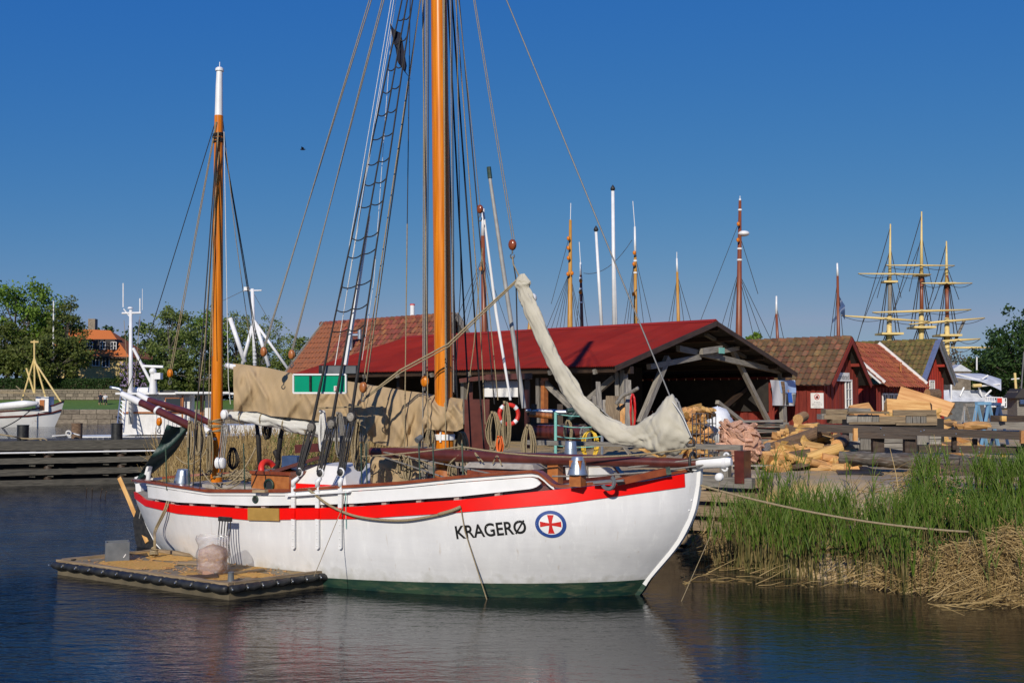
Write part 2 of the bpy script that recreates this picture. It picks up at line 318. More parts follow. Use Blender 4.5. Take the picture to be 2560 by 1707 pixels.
# ================================================================== the setting: water, land
def water_mat():
    m = bpy.data.materials.new('harbour_water'); m.use_nodes = True; t = m.node_tree; L = t.links.new; N = t.nodes.new
    p = t.nodes['Principled BSDF']; p.inputs['Base Color'].default_value = (.001, .003, .006, 1); p.inputs['Roughness'].default_value = .015; p.inputs['IOR'].default_value = 1.37
    tc = N('ShaderNodeTexCoord'); prev = None
    # open water to the left and beyond the boat is wind-ruffled, the lee between hull and bank lies calmer
    sx = N('ShaderNodeSeparateXYZ'); L(tc.outputs['Object'], sx.inputs[0])
    mx_ = N('ShaderNodeMapRange'); mx_.interpolation_type = 'SMOOTHSTEP'; L(sx.outputs[0], mx_.inputs[0])
    for i_, v_ in zip((1, 2, 3, 4), (-7.5, -2.0, 1.3, .26)): mx_.inputs[i_].default_value = v_
    gu = N('ShaderNodeTexNoise'); gu.inputs['Scale'].default_value = .22; gu.inputs['Detail'].default_value = 2; L(tc.outputs['Object'], gu.inputs['Vector'])
    gm = N('ShaderNodeMapRange'); L(gu.outputs['Fac'], gm.inputs[0])
    for i_, v_ in zip((1, 2, 3, 4), (.35, .65, .6, 1.25)): gm.inputs[i_].default_value = v_
    am = N('ShaderNodeMath'); am.operation = 'MULTIPLY'; L(mx_.outputs[0], am.inputs[0]); L(gm.outputs[0], am.inputs[1])
    for sc_, rot, st, dist in ((.7, .3, (1, 1.8, 1), .055), (2.6, .2, (1, 2.4, 1), .036), (9, .1, (1, 2.8, 1), .012)):
        mp = N('ShaderNodeMapping'); mp.inputs['Scale'].default_value = st; mp.inputs['Rotation'].default_value = (0, 0, rot); L(tc.outputs['Object'], mp.inputs['Vector'])
        nz = N('ShaderNodeTexNoise'); nz.inputs['Scale'].default_value = sc_; nz.inputs['Detail'].default_value = 3; nz.inputs['Distortion'].default_value = .4; L(mp.outputs[0], nz.inputs['Vector'])
        b = N('ShaderNodeBump'); b.inputs['Strength'].default_value = .8; L(am.outputs[0], b.inputs['Strength']); b.inputs['Distance'].default_value = dist; L(nz.outputs['Fac'], b.inputs['Height'])
        if prev: L(prev.outputs[0], b.inputs['Normal'])
        prev = b
    L(prev.outputs[0], p.inputs['Normal']); return m
m_water = water_mat()
MB().sheet([[(-900, y, 0), (900, y, 0)] for y in (-60, 10, 60, 140, 900, 3000)]).build('water', m_water, kind='structure')

def d_bank(x, y): return (x - 3.3) * .71 + (y - 20.7) * .70
def d_quay(x, y): return (x - 3.8) * .52 + (y - 22.4) * .85
def d_left(x, y): return (x + 3.5) * .98 + (y - 27) * .2
YARD = 1.5
def hz(x, y):
    n = mnoise.noise(V((x * .8, y * .8, 0))) * .12
    z = -.5 + (YARD + .5) * (.42 * ss(-.5, .5, d_bank(x, y)) + .58 * ss(.9, 2.6, d_bank(x, y) + n * 2))
    if x < 4.9 and d_quay(x, y) < .3: z = -.6
    z = min(z, -.6 + (YARD + .6) * ss(-1.2, 2.2, d_left(x, y) + n * 3))
    return z + n * .35 * ss(0, 1, z)
b = MB(); xs = [-12 + .3 * i for i in range(44)] + [1.2 + .22 * i for i in range(62)] + [15, 18, 24, 40, 80, 200]
ys = [12 + .22 * i for i in range(64)] + [26.2 + .5 * i for i in range(30)] + [43, 48, 55, 65, 80, 110, 200, 600]
b.sheet([[(x if y < 60 else x + (y - 60) * 0, y, hz(x, y)) for x in xs] for y in ys]).build('ground', m_sand, smooth=True, kind='structure')
# far shore: quay, lawn, terrace
QY = 133.0
b = MB(); b.sheet([[(-160, y, z), (-20, y, z), (60, y, z)] for y, z in ((QY + .4, 1.72), (140, 2.0), (152, 2.85))]).build('lawn', m_lawn, kind='structure')
b = MB(); b.sheet([[(-260, y, z), (120, y, z)] for y, z in ((153, 4.3), (170, 4.6), (230, 6), (500, 7), (3000, 8))]).build('terrain', m_earth, kind='structure')
def stone_wall(name, p0, p1, h, bl, bh, label, mt, d=.5):
    p0, p1 = V(p0), V(p1); t = thing(name, (p0 + p1) / 2, label, 'wall')
    ax = (p1 - p0).normalized(); n = ax.cross(Z); L = (p1 - p0).length
    MB().beam(p0 + Z * (h * .5), p1 + Z * (h * .5), d, h - .04).build('core', m_earth, t)
    cell = [MB().box((0, 0, 0), (1, 1, 1)).mesh('stone', mt, (0, 0, 0)) for _ in range(1)]
    rows = int(h / bh + .5); cnt = 0
    for r in range(rows):
        x = -rnd.uniform(0, bl)
        while x < L:
            l = bl * rnd.uniform(.75, 1.3); x0, x1 = max(0, x), min(L, x + l); x += l
            if x1 - x0 < .1: continue
            c = p0 + ax * ((x0 + x1) / 2) + Z * (bh * (r + .5)) + n * (d / 2 + rnd.uniform(0, .05)); cnt += 1
            if cnt <= 300:
                inst('stone', cell[0], frame(c, ax) @ Matrix.Diagonal((x1 - x0 - .05, .14, bh - .05, 1)), t)
    return t, cnt
stone_wall('quay_wall', (-68, QY, -.1), (-28, QY, -.1), 1.82, 1.7, .61, 'long low granite quay wall below the lawn across the water', m_stone)
stone_wall('terrace_wall', (-76, 152, 2.85), (-42, 152, 2.85), 1.35, .95, .45, 'brownish granite block wall at the top of the lawn under the hedge', m_stone)
MB().box((-59, 151.95, 4.25), (34, .8, .14)).build('wall_coping', m_stone, bpy.data.objects['terrace_wall'])
# ================================================================== the sailing boat
BO = gz(425, 1374, 0); _b = gz(1596, 1485, 0); BA = (_b - BO); BA.z = 0; BL = BA.length; BA.normalize()
NB = V((-abs(BA.y), -BA.x, 0)); NB.normalize()         # towards the camera
def bP(x, v, z): return BO + BA * x + NB * v + Z * z
def bp(px, py, v=0): return onpl(px, py, BO + NB * v, NB)
def bx(P): return (P - BO).dot(BA)
_stem = sorted((p.z, bx(p)) for p in (bp(*q) for q in ((1750, 1160), (1750, 1174), (1747, 1215), (1733, 1284), (1696, 1357), (1628, 1439), (1596, 1485))))
_stern = sorted((p.z, bx(p)) for p in (bp(*q) for q in ((352, 1190), (354, 1203), (356, 1241), (364, 1264), (381, 1310), (402, 1352), (425, 1374))))
def xb(z): return interp(_stem, max(z, -.3))
def xs(z): return interp(_stern, max(z, -.3))
_B = [(-.8, 1.5), (0, 1.86), (.6, 2.02), (1.2, 2.08), (2.2, 2.06)]
def hb(x, z):
    a_, e_ = xs(z), xb(z); q = 2 * (x - a_) / (e_ - a_) - 1; k = min(1, max(0, z / 1.5)); n = lerp(2.3, 2.75, k)
    return max(0, interp(_B, z) * max(0, 1 - min(1, abs(q)) ** n) ** lerp(.80, .74, k) - .15 * ss(.95, 1.85, z) * ss(7.2, 9.6, x) * ss(11.3, 10.5, x))
def side(x, z, off=0, sg=1):
    return bP(x, sg * (max(hb(x, z), .0) + off), z)
XG = [-1.0 + 12.6 * i / 260 for i in range(261)]
def curve(tab, z0):
    out = []; z = z0
    for x in XG:
        for _ in range(8):
            P = side(x, z); px, py = proj(P); z += (py - interp(tab, px)) * (P - EYE).dot(_W) / F * .9
            z = max(.05, min(2.4, z))
        out.append((x, z))
    return lambda x: interp(out, x)
z_rail = curve([(354, 1199), (375, 1201), (521, 1223), (712, 1223), (849, 1213), (1000, 1203), (1147, 1188), (1250, 1180), (1330, 1174), (1348, 1177), (1362, 1187), (1376, 1201), (1388, 1209), (1405, 1212), (1616, 1192), (1752, 1166)], 1.5)
z_rt = curve([(356, 1243), (364, 1249), (444, 1262), (624, 1271), (800, 1269), (900, 1265), (1147, 1249), (1371, 1225), (1616, 1202), (1752, 1176)], 1.2)
z_rb = curve([(356, 1258), (364, 1264), (444, 1283), (624, 1299), (896, 1296), (1147, 1280), (1412, 1258), (1712, 1217), (1752, 1210)], 1.0)
z_bt = lambda x: interp([(-2, .1), (0, .1), (5.5, .15), (8, .22), (10.5, .26)], x)
def x_at(px, zf):
    lo, hi = -.9, 11.5
    for _ in range(40):
        m_ = (lo + hi) / 2
        if proj(side(m_, zf(m_)))[0] < px: lo = m_
        else: hi = m_
    return lo
def hpx(px, py):                                       # hull point under a photo pixel -> (x, z)
    v = 1.8
    for _ in range(25): P = bp(px, py, v); x, z = bx(P), P.z; v = lerp(v, hb(x, z), .7)
    return x, z
boat = thing('sailing_boat', bP(5.2, 0, 0), 'large white wooden sailing boat with red sheer band and varnished masts', 'sailing boat')
SS = [.5 - .5 * cos(pi * i / 72) for i in range(73)]
def hull_rows(fs, sg):
    rows = []
    for f in fs:
        r = []
        for s in SS:
            x = s * BL; z = 0
            for _ in range(6): z = f(x); x = lerp(xs(z), xb(z), s)
            r.append(bP(x, sg * (0 if s in (0, 1) else hb(x, z)), z))
        rows.append(r)
    return rows
for nm, fs, mm in (('bottom', [lambda x: -.7, lambda x: -.3, lambda x: 0, lambda x: .5 * z_bt(x), z_bt], m_boot),
                   ('hull', [z_bt] + [(lambda k: (lambda x: lerp(z_bt(x), z_rb(x), k / 9)))(k) for k in range(1, 9)] + [z_rb, lambda x: lerp(z_rb(x), z_rt(x), .5), z_rt], m_hull)):
    b = MB(); b.sheet(hull_rows(fs, 1)); b.sheet([r[::-1] for r in hull_rows(fs, -1)])
    hull = b.build(nm, mm, boat, smooth=True)
def strip(f0, f1, x0, x1, out, thick, sgs=(1,), n=90):
    b = MB()
    for sg in sgs:
        for i in range(n):
            xa, xc = lerp(x0, x1, i / n), lerp(x0, x1, (i + 1) / n); q = []
            for x in (xa, xc):
                za, zc = f0(x), f1(x)
                for z in (za, zc):
                    for o in (out, out - thick): q.append(bP(x, sg * max(.005, hb(x, z) + o), z))
            if i == 0: ba = len(b.v); b.v += [tuple(p) for p in q[:4]]; b.f.append((ba, ba + 1, ba + 3, ba + 2)); b.m.append(0)
            ba = len(b.v) - 4; b.v += [tuple(p) for p in q[4:]]
            for e in ((0, 2, 6, 4), (1, 5, 7, 3), (0, 4, 5, 1), (2, 3, 7, 6)): b.f.append(tuple(ba + k for k in e)); b.m.append(0)
        b.f.append((ba + 4, ba + 6, ba + 7, ba + 5)); b.m.append(0)
    return b
xe = x_at(1712, z_rt)
strip(z_rb, z_rt, xs(1.2) + .03, xe, .025, .06, (1, -1), 120).build('sheer_band', m_red, boat, smooth=30)
x_s, x_f, x_d = x_at(366, z_rail), x_at(1350, z_rt), x_at(1386, z_rail)
def endround(f0, f1, xend):
    def g0(x): k = max(0, (x - xend + .16) / .16); m_ = (f0(x) + f1(x)) / 2; return lerp(m_, f0(x), sqrt(max(0.02, 1 - k * k)))
    def g1(x): k = max(0, (x - xend + .16) / .16); m_ = (f0(x) + f1(x)) / 2; return lerp(m_, f1(x), sqrt(max(0.02, 1 - k * k)))
    return g0, g1
g0, g1 = endround(lambda x: z_rt(x) + .05, lambda x: z_rail(x) - .112, x_f)
strip(g0, g1, x_s + .02, x_f, .0, .035, (1, -1), 160).build('bulwark_plank', m_white, boat, smooth=30)
strip(lambda x: z_rail(x) - .10, lambda x: z_rail(x) - .045, x_s, x_d, .012, .05, (1, -1), 200).build('rail_moulding', m_white, boat, smooth=30)
strip(lambda x: z_rail(x) - .045, z_rail, xs(1.5) + .02, xb(2.0) - .12, .05, .17, (1, -1), 260).build('cap_rail', m_mahog, boat, smooth=30)
k = x_s + .35
while k < x_f - .2:
    for sg in (1, -1):
        m_ = (z_rt(k) + z_rail(k)) / 2
        MB().beam(side(k, z_rt(k) - .05, -.09, sg), side(k, z_rail(k) - .06, -.09, sg), .09, .10).build('bulwark_stanchion', m_deck, boat)
    k += .62
b = MB(); b.sheet([[bP(x, v * max(0.01, hb(x, z_rt(x)) - .03), z_rt(x) - .02 + .06 * (1 - v * v)) for v in (-1, -.5, 0, .5, 1)] for x in [lerp(xs(1.2) + .05, xb(1.8) - .1, i / 60) for i in range(61)]])
b.build('deck', m_deck, boat, smooth=True)
strip(lambda x: z_rt(x) - .03, lambda x: z_rt(x) + .07, x_s + .05, x_f + .1, -.16, .03, (1, -1), 100).build('waterway_plank', m_spar, boat)
# stem and stern post
st = [bP(xx, 0, z) for z, xx in _stem]; st = spline([bP(xb(-.3) - .25, 0, -.35)] + st, 5)
b = MB(); rows = [[], [], [], []]
for i, p in enumerate(st):
    t = (st[min(i + 1, len(st) - 1)] - st[max(0, i - 1)]).normalized(); n = t.cross(NB); n = n if n.dot(BA) > 0 else -n
    for k, (f, s) in enumerate(((.03, .055), (.03, -.055), (-.20, -.10), (-.20, .10))): rows[k].append(p + n * f + NB * s)
for k in range(4): b.sheet([rows[k], rows[(k + 1) % 4]])
b.add([rows[k][-1] for k in range(4)], [(0, 1, 2, 3)]); b.m = [1 if max(b.v[i][2] for i in f) < .33 else 0 for f in b.f]; b.build('stem_post', [m_white, m_boot], boat, smooth=40)
for py in (1195, 1222, 1250, 1275): MB().lathe([(.018, 0), (.012, .012)], bp(1728 if py < 1260 else 1722, py, .10), 8, NB).build('stem_bolt', m_white, boat)
b = MB(); sp = [bP(xx - .02, 0, z) for z, xx in _stern]
for i in range(len(sp) - 1): b.beam(sp[i], sp[i + 1] , .16, .16, NB)
b.build('stern_post', m_white, boat)
MB().prism([bp(*q) for q in ((352, 1235), (345, 1262), (332, 1300), (338, 1350), (352, 1395), (420, 1395), (400, 1352), (379, 1310), (362, 1264))], -NB * .07).build('rudder', m_black, boat)
b = MB(); b.beam(bp(347, 1205, .25), bp(395, 1196, .25), .22, .05); b.build('stern_platform', m_white, boat)
# chain plates with hooks, deadeyes and lanyards, shrouds
for i, (cx_, cb, (ux, uy), (lx, ly), (tx, ty)) in enumerate(((737, 1372, (779, 1068), (749, 1180), (1096, -430)), (797, 1371, (829, 1060), (801, 1182), (1097, -440)), (854, 1371, (878, 1042), (852, 1180), (1098, -450)))):
    b = MB(); pts = []
    for py in range(1212, cb, 14):
        x, z = hpx(cx_, py); pts.append(side(x, z, .035))
    for q0, q1 in zip(pts, pts[1:]): b.beam(q0, q1 + (q1 - q0) * .05, .075, .03, NB)
    b.lathe([(.0375, -.015), (.0375, .015)], pts[-1], 12, NB)
    b.m = [1 if z_rb(bx(V(b.v[f[0]]))) - .02 < sum(b.v[i][2] for i in f) / len(f) < z_rt(bx(V(b.v[f[0]]))) + .01 else 0 for f in b.f]; cp = b.build('chain_plate', [m_white, m_red], boat)
    b = MB()
    for py in (1310, 1328, 1345, 1362): x, z = hpx(cx_, py); b.lathe([(.014, 0), (.008, .012)], side(x, z, .05), 8, NB)
    b.build('rivets', m_white, cp, kind='stuff')
    top = pts[0]; v = (top - BO).dot(NB)
    hook = bp(lx, ly, v - .02); b = MB()
    b.tube([top - Z * .02, top + Z * .06, lerp(top, hook, .6) + BA * .03], [.04, .045, .03], 8); b.torus(hook, .06, .017, NB, 18, 8, a0=-.5, a1=4.3)
    b.build('shroud_hook', m_white, cp, smooth=True)
    up = bp(ux, uy, v - .25); lo_ = hook
    for c, r in ((up, .072), (lo_, .058)):
        MB().lathe([(r * .6, -.045), (r, -.03), (r, .03), (r * .6, .045)], c, 16, NB).build('deadeye', m_gwood if c is up else m_black, boat, smooth=40)
    MB().torus(up, .075, .018, NB, 20, 8).build('deadeye_strop', m_tar, boat, smooth=True)
    b = MB()
    for q in range(7):
        o = (q - 3) * .018; b.tube([up + BA * (o * 1.4) + NB * rnd.uniform(-.04, .04) - Z * .03, lerp(up, lo_, .5) + BA * (o * 1.5 + rnd.uniform(-.012, .012)), lo_ + BA * o * 1.1 + NB * rnd.uniform(-.03, .03) + Z * .02], .013, 5)
    b.tube([up - Z * .1 + NB * .05, lerp(up, lo_, .3) + BA * .07 + NB * .05, lerp(up, lo_, .8) + BA * .07 + NB * .05], .01, 5)
    b.build('lanyard', m_tar, boat)
    T = bp(tx, ty, .25); a_ = up + (T - up).normalized() * .1
    sh = [lerp(a_, T, t) for t in (0, .06, .07, .15, .5, 1)]
    MB().tube(sh, [.03, .028, .024, .016, .015, .015], 6).build('shroud', m_tar, boat)
    # far-side shroud of the same pair
    T2 = bp(tx, ty, -.25); f_ = bp((1150, 1182, 1216)[i], 1205, -1.7)
    MB().tube([f_, T2], .017, 6).build('shroud', m_tar, boat)
shr = [(779, 1068, 1.62), (829, 1060, 1.62), (878, 1042, 1.62)]
# ratlines between the near shrouds (each hangs a little)
def on_shroud(i, py):
    (ux, uy), (tx, ty) = ((779, 1068), (829, 1060), (878, 1042))[i], ((1096, -430), (1097, -440), (1098, -450))[i]
    xh, zh = hpx((737, 797, 854)[i], 1212); v = hb(xh, zh) + .035
    A, T = bp(ux, uy, v - .25), bp(tx, ty, .25); t0, t1 = 0, 1
    for _ in range(30):
        m_ = (t0 + t1) / 2
        if proj(lerp(A, T, m_))[1] > py: t0 = m_
        else: t1 = m_
    return lerp(A, T, t0)
for py in (46, 100, 168, 222, 278, 342, 402, 455, 512, 590, 634, 712, 770, 822):
    for i in (0, 1):
        A, C = on_shroud(i, py + rnd.uniform(-3, 3) + (6 if i == 0 else 0)), on_shroud(i + 1, py - (0 if i == 0 else 10) + rnd.uniform(-3, 3))
        MB().tube(sagline(A, C, .03 + rnd.uniform(0, .03), 6), .011, 5).build('ratline', m_tar, boat)
# ---- masts
def spar(name, mt, pts, rs, parent=boat, n=20, smooth=True): return MB().tube(pts, rs, n).build(name, mt, parent, smooth=40)
mm = spar('main_mast', m_varn, [bp(1112, 1235), bp(1111, 1100), bp(1097, 0), bp(1091, -560)], [.166, .163, .148, .11], n=28)
c = bp(1111, 1092); MB().lathe([(.185, -.05), (.185, .05)], c, 24).build('mast_collar', m_white, mm, smooth=40)
MB().beam(bp(1101, 1078, .19), bp(1101, 1105, .19), .03, .02, NB).build('belaying_cleat', m_white, mm)
MB().tube([bp(1118, 1075, .17), bp(1108, 0, .16), bp(1101, -500, .12)], .016, 6).build('mast_track', m_grope, mm)
for (px, py, h) in ((1117, 1190, .35),): MB().lathe([(.24, 0), (.21, h)], bp(px, py + 30, 0), 20).build('mast_coat', m_teak, mm, smooth=40)
mz = spar('mizzen_mast', m_varn, [bp(541, 1225), bp(542, 1050), bp(547, 290)], [.118, .116, .088], n=24)
MB().tube([bp(547, 292), bp(548, 215), bp(549, 180)], [.082, .07, .062], 20).build('painted_masthead', m_white, mz, smooth=40)
MB().lathe([(.05, -.05), (.085, -.03), (.085, .02), (.05, .05), (.008, .06), (.008, .16)], bp(549, 175), 18).build('mast_cap', m_white, mz, smooth=30)
MB().lathe([(.122, -.025), (.122, .025)], bp(541, 1096), 20).build('mast_band', m_white, mz, smooth=40)
b = MB()
for k in range(9): b.torus(bp(541, 1050 + k * 3.2, 0), .128 + rnd.uniform(-.006, .012), .014, Z + V((rnd.uniform(-.25, .25), rnd.uniform(-.25, .25), 0)), 18, 5)
b.build('mast_lashing', m_hemp, mz)
b = MB()
for k in range(6): b.torus(bp(546, 335 + k * 4, 0), .1 + rnd.uniform(0, .01), .018, Z + V((rnd.uniform(-.3, .3), rnd.uniform(-.3, .3), 0)), 16, 5)
b.build('hounds_strop', m_tar, mz)
# ---- pulley blocks
def block(px, py, wpx, hpx_, v, mt, hook=True, n=1, tilt=0):
    c = bp(px, py, v); s = (c - EYE).length / F; wd, ht = wpx * s, hpx_ * s
    up = (Z * cos(tilt) + BA * sin(tilt)).normalized(); sd = up.cross(NB).normalized(); b = MB()
    t = wd * .28
    for k in range(n + 1):
        o = (k - n / 2) * wd / max(1, n) * .8
        b.ball(c + sd * o if n > 1 else c + NB * (t * (k - .5)), (wd * (.5 if n == 1 else .16), ht / 2, t if n == 1 else wd * .4), 14, 8, ax=(sd, up, NB))
    blk = b.build('pulley_block', mt, boat, smooth=True)
    if hook:
        b = MB(); b.tube([c - up * ht * .45, c - up * (ht * .5 + .06)], .014, 6); b.torus(c - up * (ht * .5 + .10), .04, .011, NB, 14, 6, a0=-1.8, a1=3.0); b.build('block_hook', m_wire, blk)
    return c + up * ht * .45, c - up * (ht * .5 + .1)
bt = {}
for key, a_ in dict(A=(659, 879, 16, 24, 1.0, m_teak), B=(729, 886, 16, 24, .9, m_teak), C=(908, 968, 19, 28, 1.3, m_teak), D=(1281, 612, 20, 28, -.1, m_mahog), E=(561, 1036, 19, 24, .35, m_white), G=(398, 1054, 14, 20, .5, m_varn), I=(425, 933, 14, 20, .2, m_varn), J=(1062, 953, 20, 28, .35, m_varn), K=(1200, 523, 16, 22, -.9, m_mahog)).items(): bt[key] = block(*a_)
bt['T'] = block(551, 1157, 24, 28, .45, m_white, n=3)
bt['S'] = block(1798, 1192, 22, 20, .05, m_white, hook=False, tilt=-.8)
# ---- running and standing rigging: (px,py,v)->(px,py,v), radius, material, name
def rope(name, mt, pts, r=.011, sag=0):
    P = [p if isinstance(p, Vector) else bp(*p) for p in pts]
    if sag: P = sagline(P[0], P[-1], sag)
    return MB().tube(P, r, 5).build(name, mt, boat)
MT = (1097, -420, .15)
for nm, mt, p, r in [
    ('topping_lift', m_grope, [(1090, -520, .1), bt['A'][0]], .012), ('topping_lift', m_grope, [(1092, -560, .12), bt['A'][0] + BA * .03], .012),
    ('topping_lift', m_grope, [(1092, -500, .1), bt['B'][0]], .012), ('topping_lift', m_grope, [(1093, -540, .12), bt['B'][0] + BA * .03], .012),
    ('flag_halyard', m_wrope, [(1050, -420, .6), (851, 745, 1.5)], .006), ('flag_halyard', m_wrope, [(1052, -420, .6), (838, 912, 1.6)], .006),
    ('lazy_jack', m_wrope, [(1040, -300, .5), (836, 920, 1.5)], .006),
    ('running_backstay', m_hemp, [(1096, -300, .15), bt['C'][0]], .012), ('running_backstay', m_hemp, [(1097, -330, .15), bt['C'][0] + BA * .07], .012),
    ('halyard', m_tar, [(1026, -60, .35), (1018, 560, .35)], .009), ('halyard', m_hemp, [(1018, 560, .35), (1011, 1122, .35)], .011),
    ('halyard', m_grope, [(1060, -200, .2), (1057, 1120, .3)], .012), ('halyard', m_grope, [(1066, -200, .2), (1061, 945, .35)], .012), ('halyard', m_tar, [(1073, -200, .2), (1068, 945, .3)], .009),
    ('halyard', m_grope, [(1069, -200, .2), (1064, 945, .3)], .01), ('halyard', m_hemp, [(1054, -150, .2), (1071, 1150, .5)], .01),
    ('halyard', m_grope, [(1124, -200, .1), (1134, 980, .2)], .01), ('halyard', m_tar, [(1128, -200, -.1), (1137, 985, .1)], .008), ('halyard', m_hemp, [(1110, -180, .2), (1114, 1128, .3)], .012),
    ('peak_halyard', m_tar, [(1126, -250, -.2), (1236, 1010, -1.3)], .012), ('peak_halyard', m_hemp, [(1120, -250, -.2), (1200, 800, -1.0), (1213, 1060, -1.2)], .011),
    ('peak_halyard', m_hemp, [(1138, -200, -.3), (1152, 700, -.8), (1137, 985, -.4)], .008),
    ('jib_halyard', m_grope, [(1135, -300, 0), bt['D'][0]], .009), ('jib_halyard', m_grope, [(1138, -300, 0), bt['D'][0] + BA * .04], .009),
    ('throat_halyard', m_grope, [(1120, -250, 0), bt['K'][0]], .008),
    ('whisker_line', m_hemp, [bt['C'][1], (1000, 925, .9), (1120, 860, .55), (1210, 775, .2), (1300, 692, 0)], .017),
    ('whisker_line', m_hemp, [bt['C'][1] - Z * .02, (1002, 931, .9), (1122, 866, .55), (1212, 780, .2), (1296, 700, 0)], .012),
    ('forestay', m_wire, [(1093, -470, 0), (1266, 0, 0), (1680, 1003, 0)], .013),
    ('running_rope', m_hemp, [bt['D'][1], (1283, 660, 0), (1298, 690, 0)], .012), ('running_rope', m_tar, [bt['D'][1], (1290, 700, -.1), (1297, 1010, -.4)], .012),
    ('sheet_rope', m_hemp, [(1166, 1000, -.6), (1185, 860, -.6), (1206, 620, -.7)], .009), ('sheet_rope', m_hemp, [(1245, 1000, -.9), (1222, 760, -.9), (1205, 640, -.9)], .009),
    ('mizzen_stay', m_tar, [(543, 290, 0), (375, 833, 0), (314, 985, 0)], .009),
    ('mizzen_halyard', m_hemp, [(540, 305, .1), bt['I'][0]], .009), ('mizzen_halyard', m_hemp, [(542, 305, .1), bt['I'][0] + BA * .05], .009),
    ('mizzen_shroud', m_tar, [(543, 340, .1), (489, 1070, 1.1), (482, 1225, 1.4)], .012), ('mizzen_shroud', m_tar, [(544, 340, .1), (503, 1070, 1.1), (500, 1228, 1.4)], .012),
    ('mizzen_halyard', m_hemp, [(545, 330, .12), (524, 900, .2), (519, 1180, .3)], .010), ('mizzen_halyard', m_hemp, [(546, 330, .12), (512, 860, .3), (485, 1070, .6)], .010),
    ('mizzen_shroud', m_tar, [(556, 340, -.1), (610, 650, -.9), (655, 930, -1.5)], .010), ('mizzen_shroud', m_tar, [(557, 345, -.1), (628, 780, -1.0), (668, 1080, -1.6)], .012),
    ('mizzen_halyard', m_hemp, [(557, 300, -.05), (590, 600, -.5), (625, 850, -1.1)], .008), ('mizzen_halyard', m_wrope, [(560, 330, .05), (571, 960, .1), (576, 1010, .1)], .007),
    ('mizzen_halyard', m_hemp, [(548, 380, .12), (532, 560, .2), (532, 890, .25)], .008),
    ('mainsheet', m_grope, [bt['E'][1], bt['T'][0]], .013), ('mainsheet', m_grope, [bt['E'][1] + BA * .05, bt['T'][0] + BA * .04], .013), ('mainsheet', m_grope, [bt['E'][1] - BA * .05, bt['T'][0] - BA * .05], .013), ('mainsheet', m_grope, [bt['E'][1] + BA * .1, bt['T'][0] + BA * .09], .013)]:
    rope(nm, mt, p, r)
rope('guard_rope', m_hemp, [(900, 1141, 1.5), (1152, 1116, 1.2)], .013, .02); rope('guard_rope', m_hemp, [(1152, 1116, 1.2), (1740, 1118, .1)], .015, .16)
rope('guard_rope', m_grope, [(1380, 1190, 1.55), (1770, 1160, .12)], .014, .05); rope('bobstay_rope', m_grope, [(1570, 1168, .3), (1830, 1138, .1)], .014)
rope('deck_line', m_grope, [(935, 1125, .55), (1225, 1183, 1.4)], .013); rope('deck_line', m_grope, [(932, 1133, .55), (1120, 1196, 1.5)], .013)
rope('lifeline', m_hemp, [(440, 1140, .9), (520, 1120, .7)], .013, .22); rope('lifeline', m_hemp, [(498, 1165, 1.2), (600, 1205, 1.6)], .014, .25); rope('lifeline', m_hemp, [(565, 1212, 1.5), (640, 1118, 1.2)], .016, .12)
for px in (417, 612, 905, 918, 1085, 1158, 473, 1050): MB().tube([bp(px, 1225 if px < 1000 else 1200, 1.75), bp(px - 3, 1108 if px > 600 else 1118, 1.72)], .013, 6).build('rail_stanchion', m_boot, boat)
rope('flag_line', m_wrope, [(980, 55, .8), (935, 700, 1.3), (905, 900, 1.4)], .005)
MB().sheet([[bp(974 + 5 * k + j * 7, 55 + 24 * k + j * 8 + 6 * sin(k * 1.3 + j), .8 + .06 * sin(k + j * 1.7)) for j in (0, 1, 2, 3, 4)] if k < 4 else [bp(974 + 5 * k + j * 5 + (k - 4) * 12, 60 + 24 * k + j * 6, .8 + .05 * sin(k + j)) for j in (0, 1, 2, 3, 4)] for k in range(6)]).build('pennant', m_navy, boat, smooth=True)
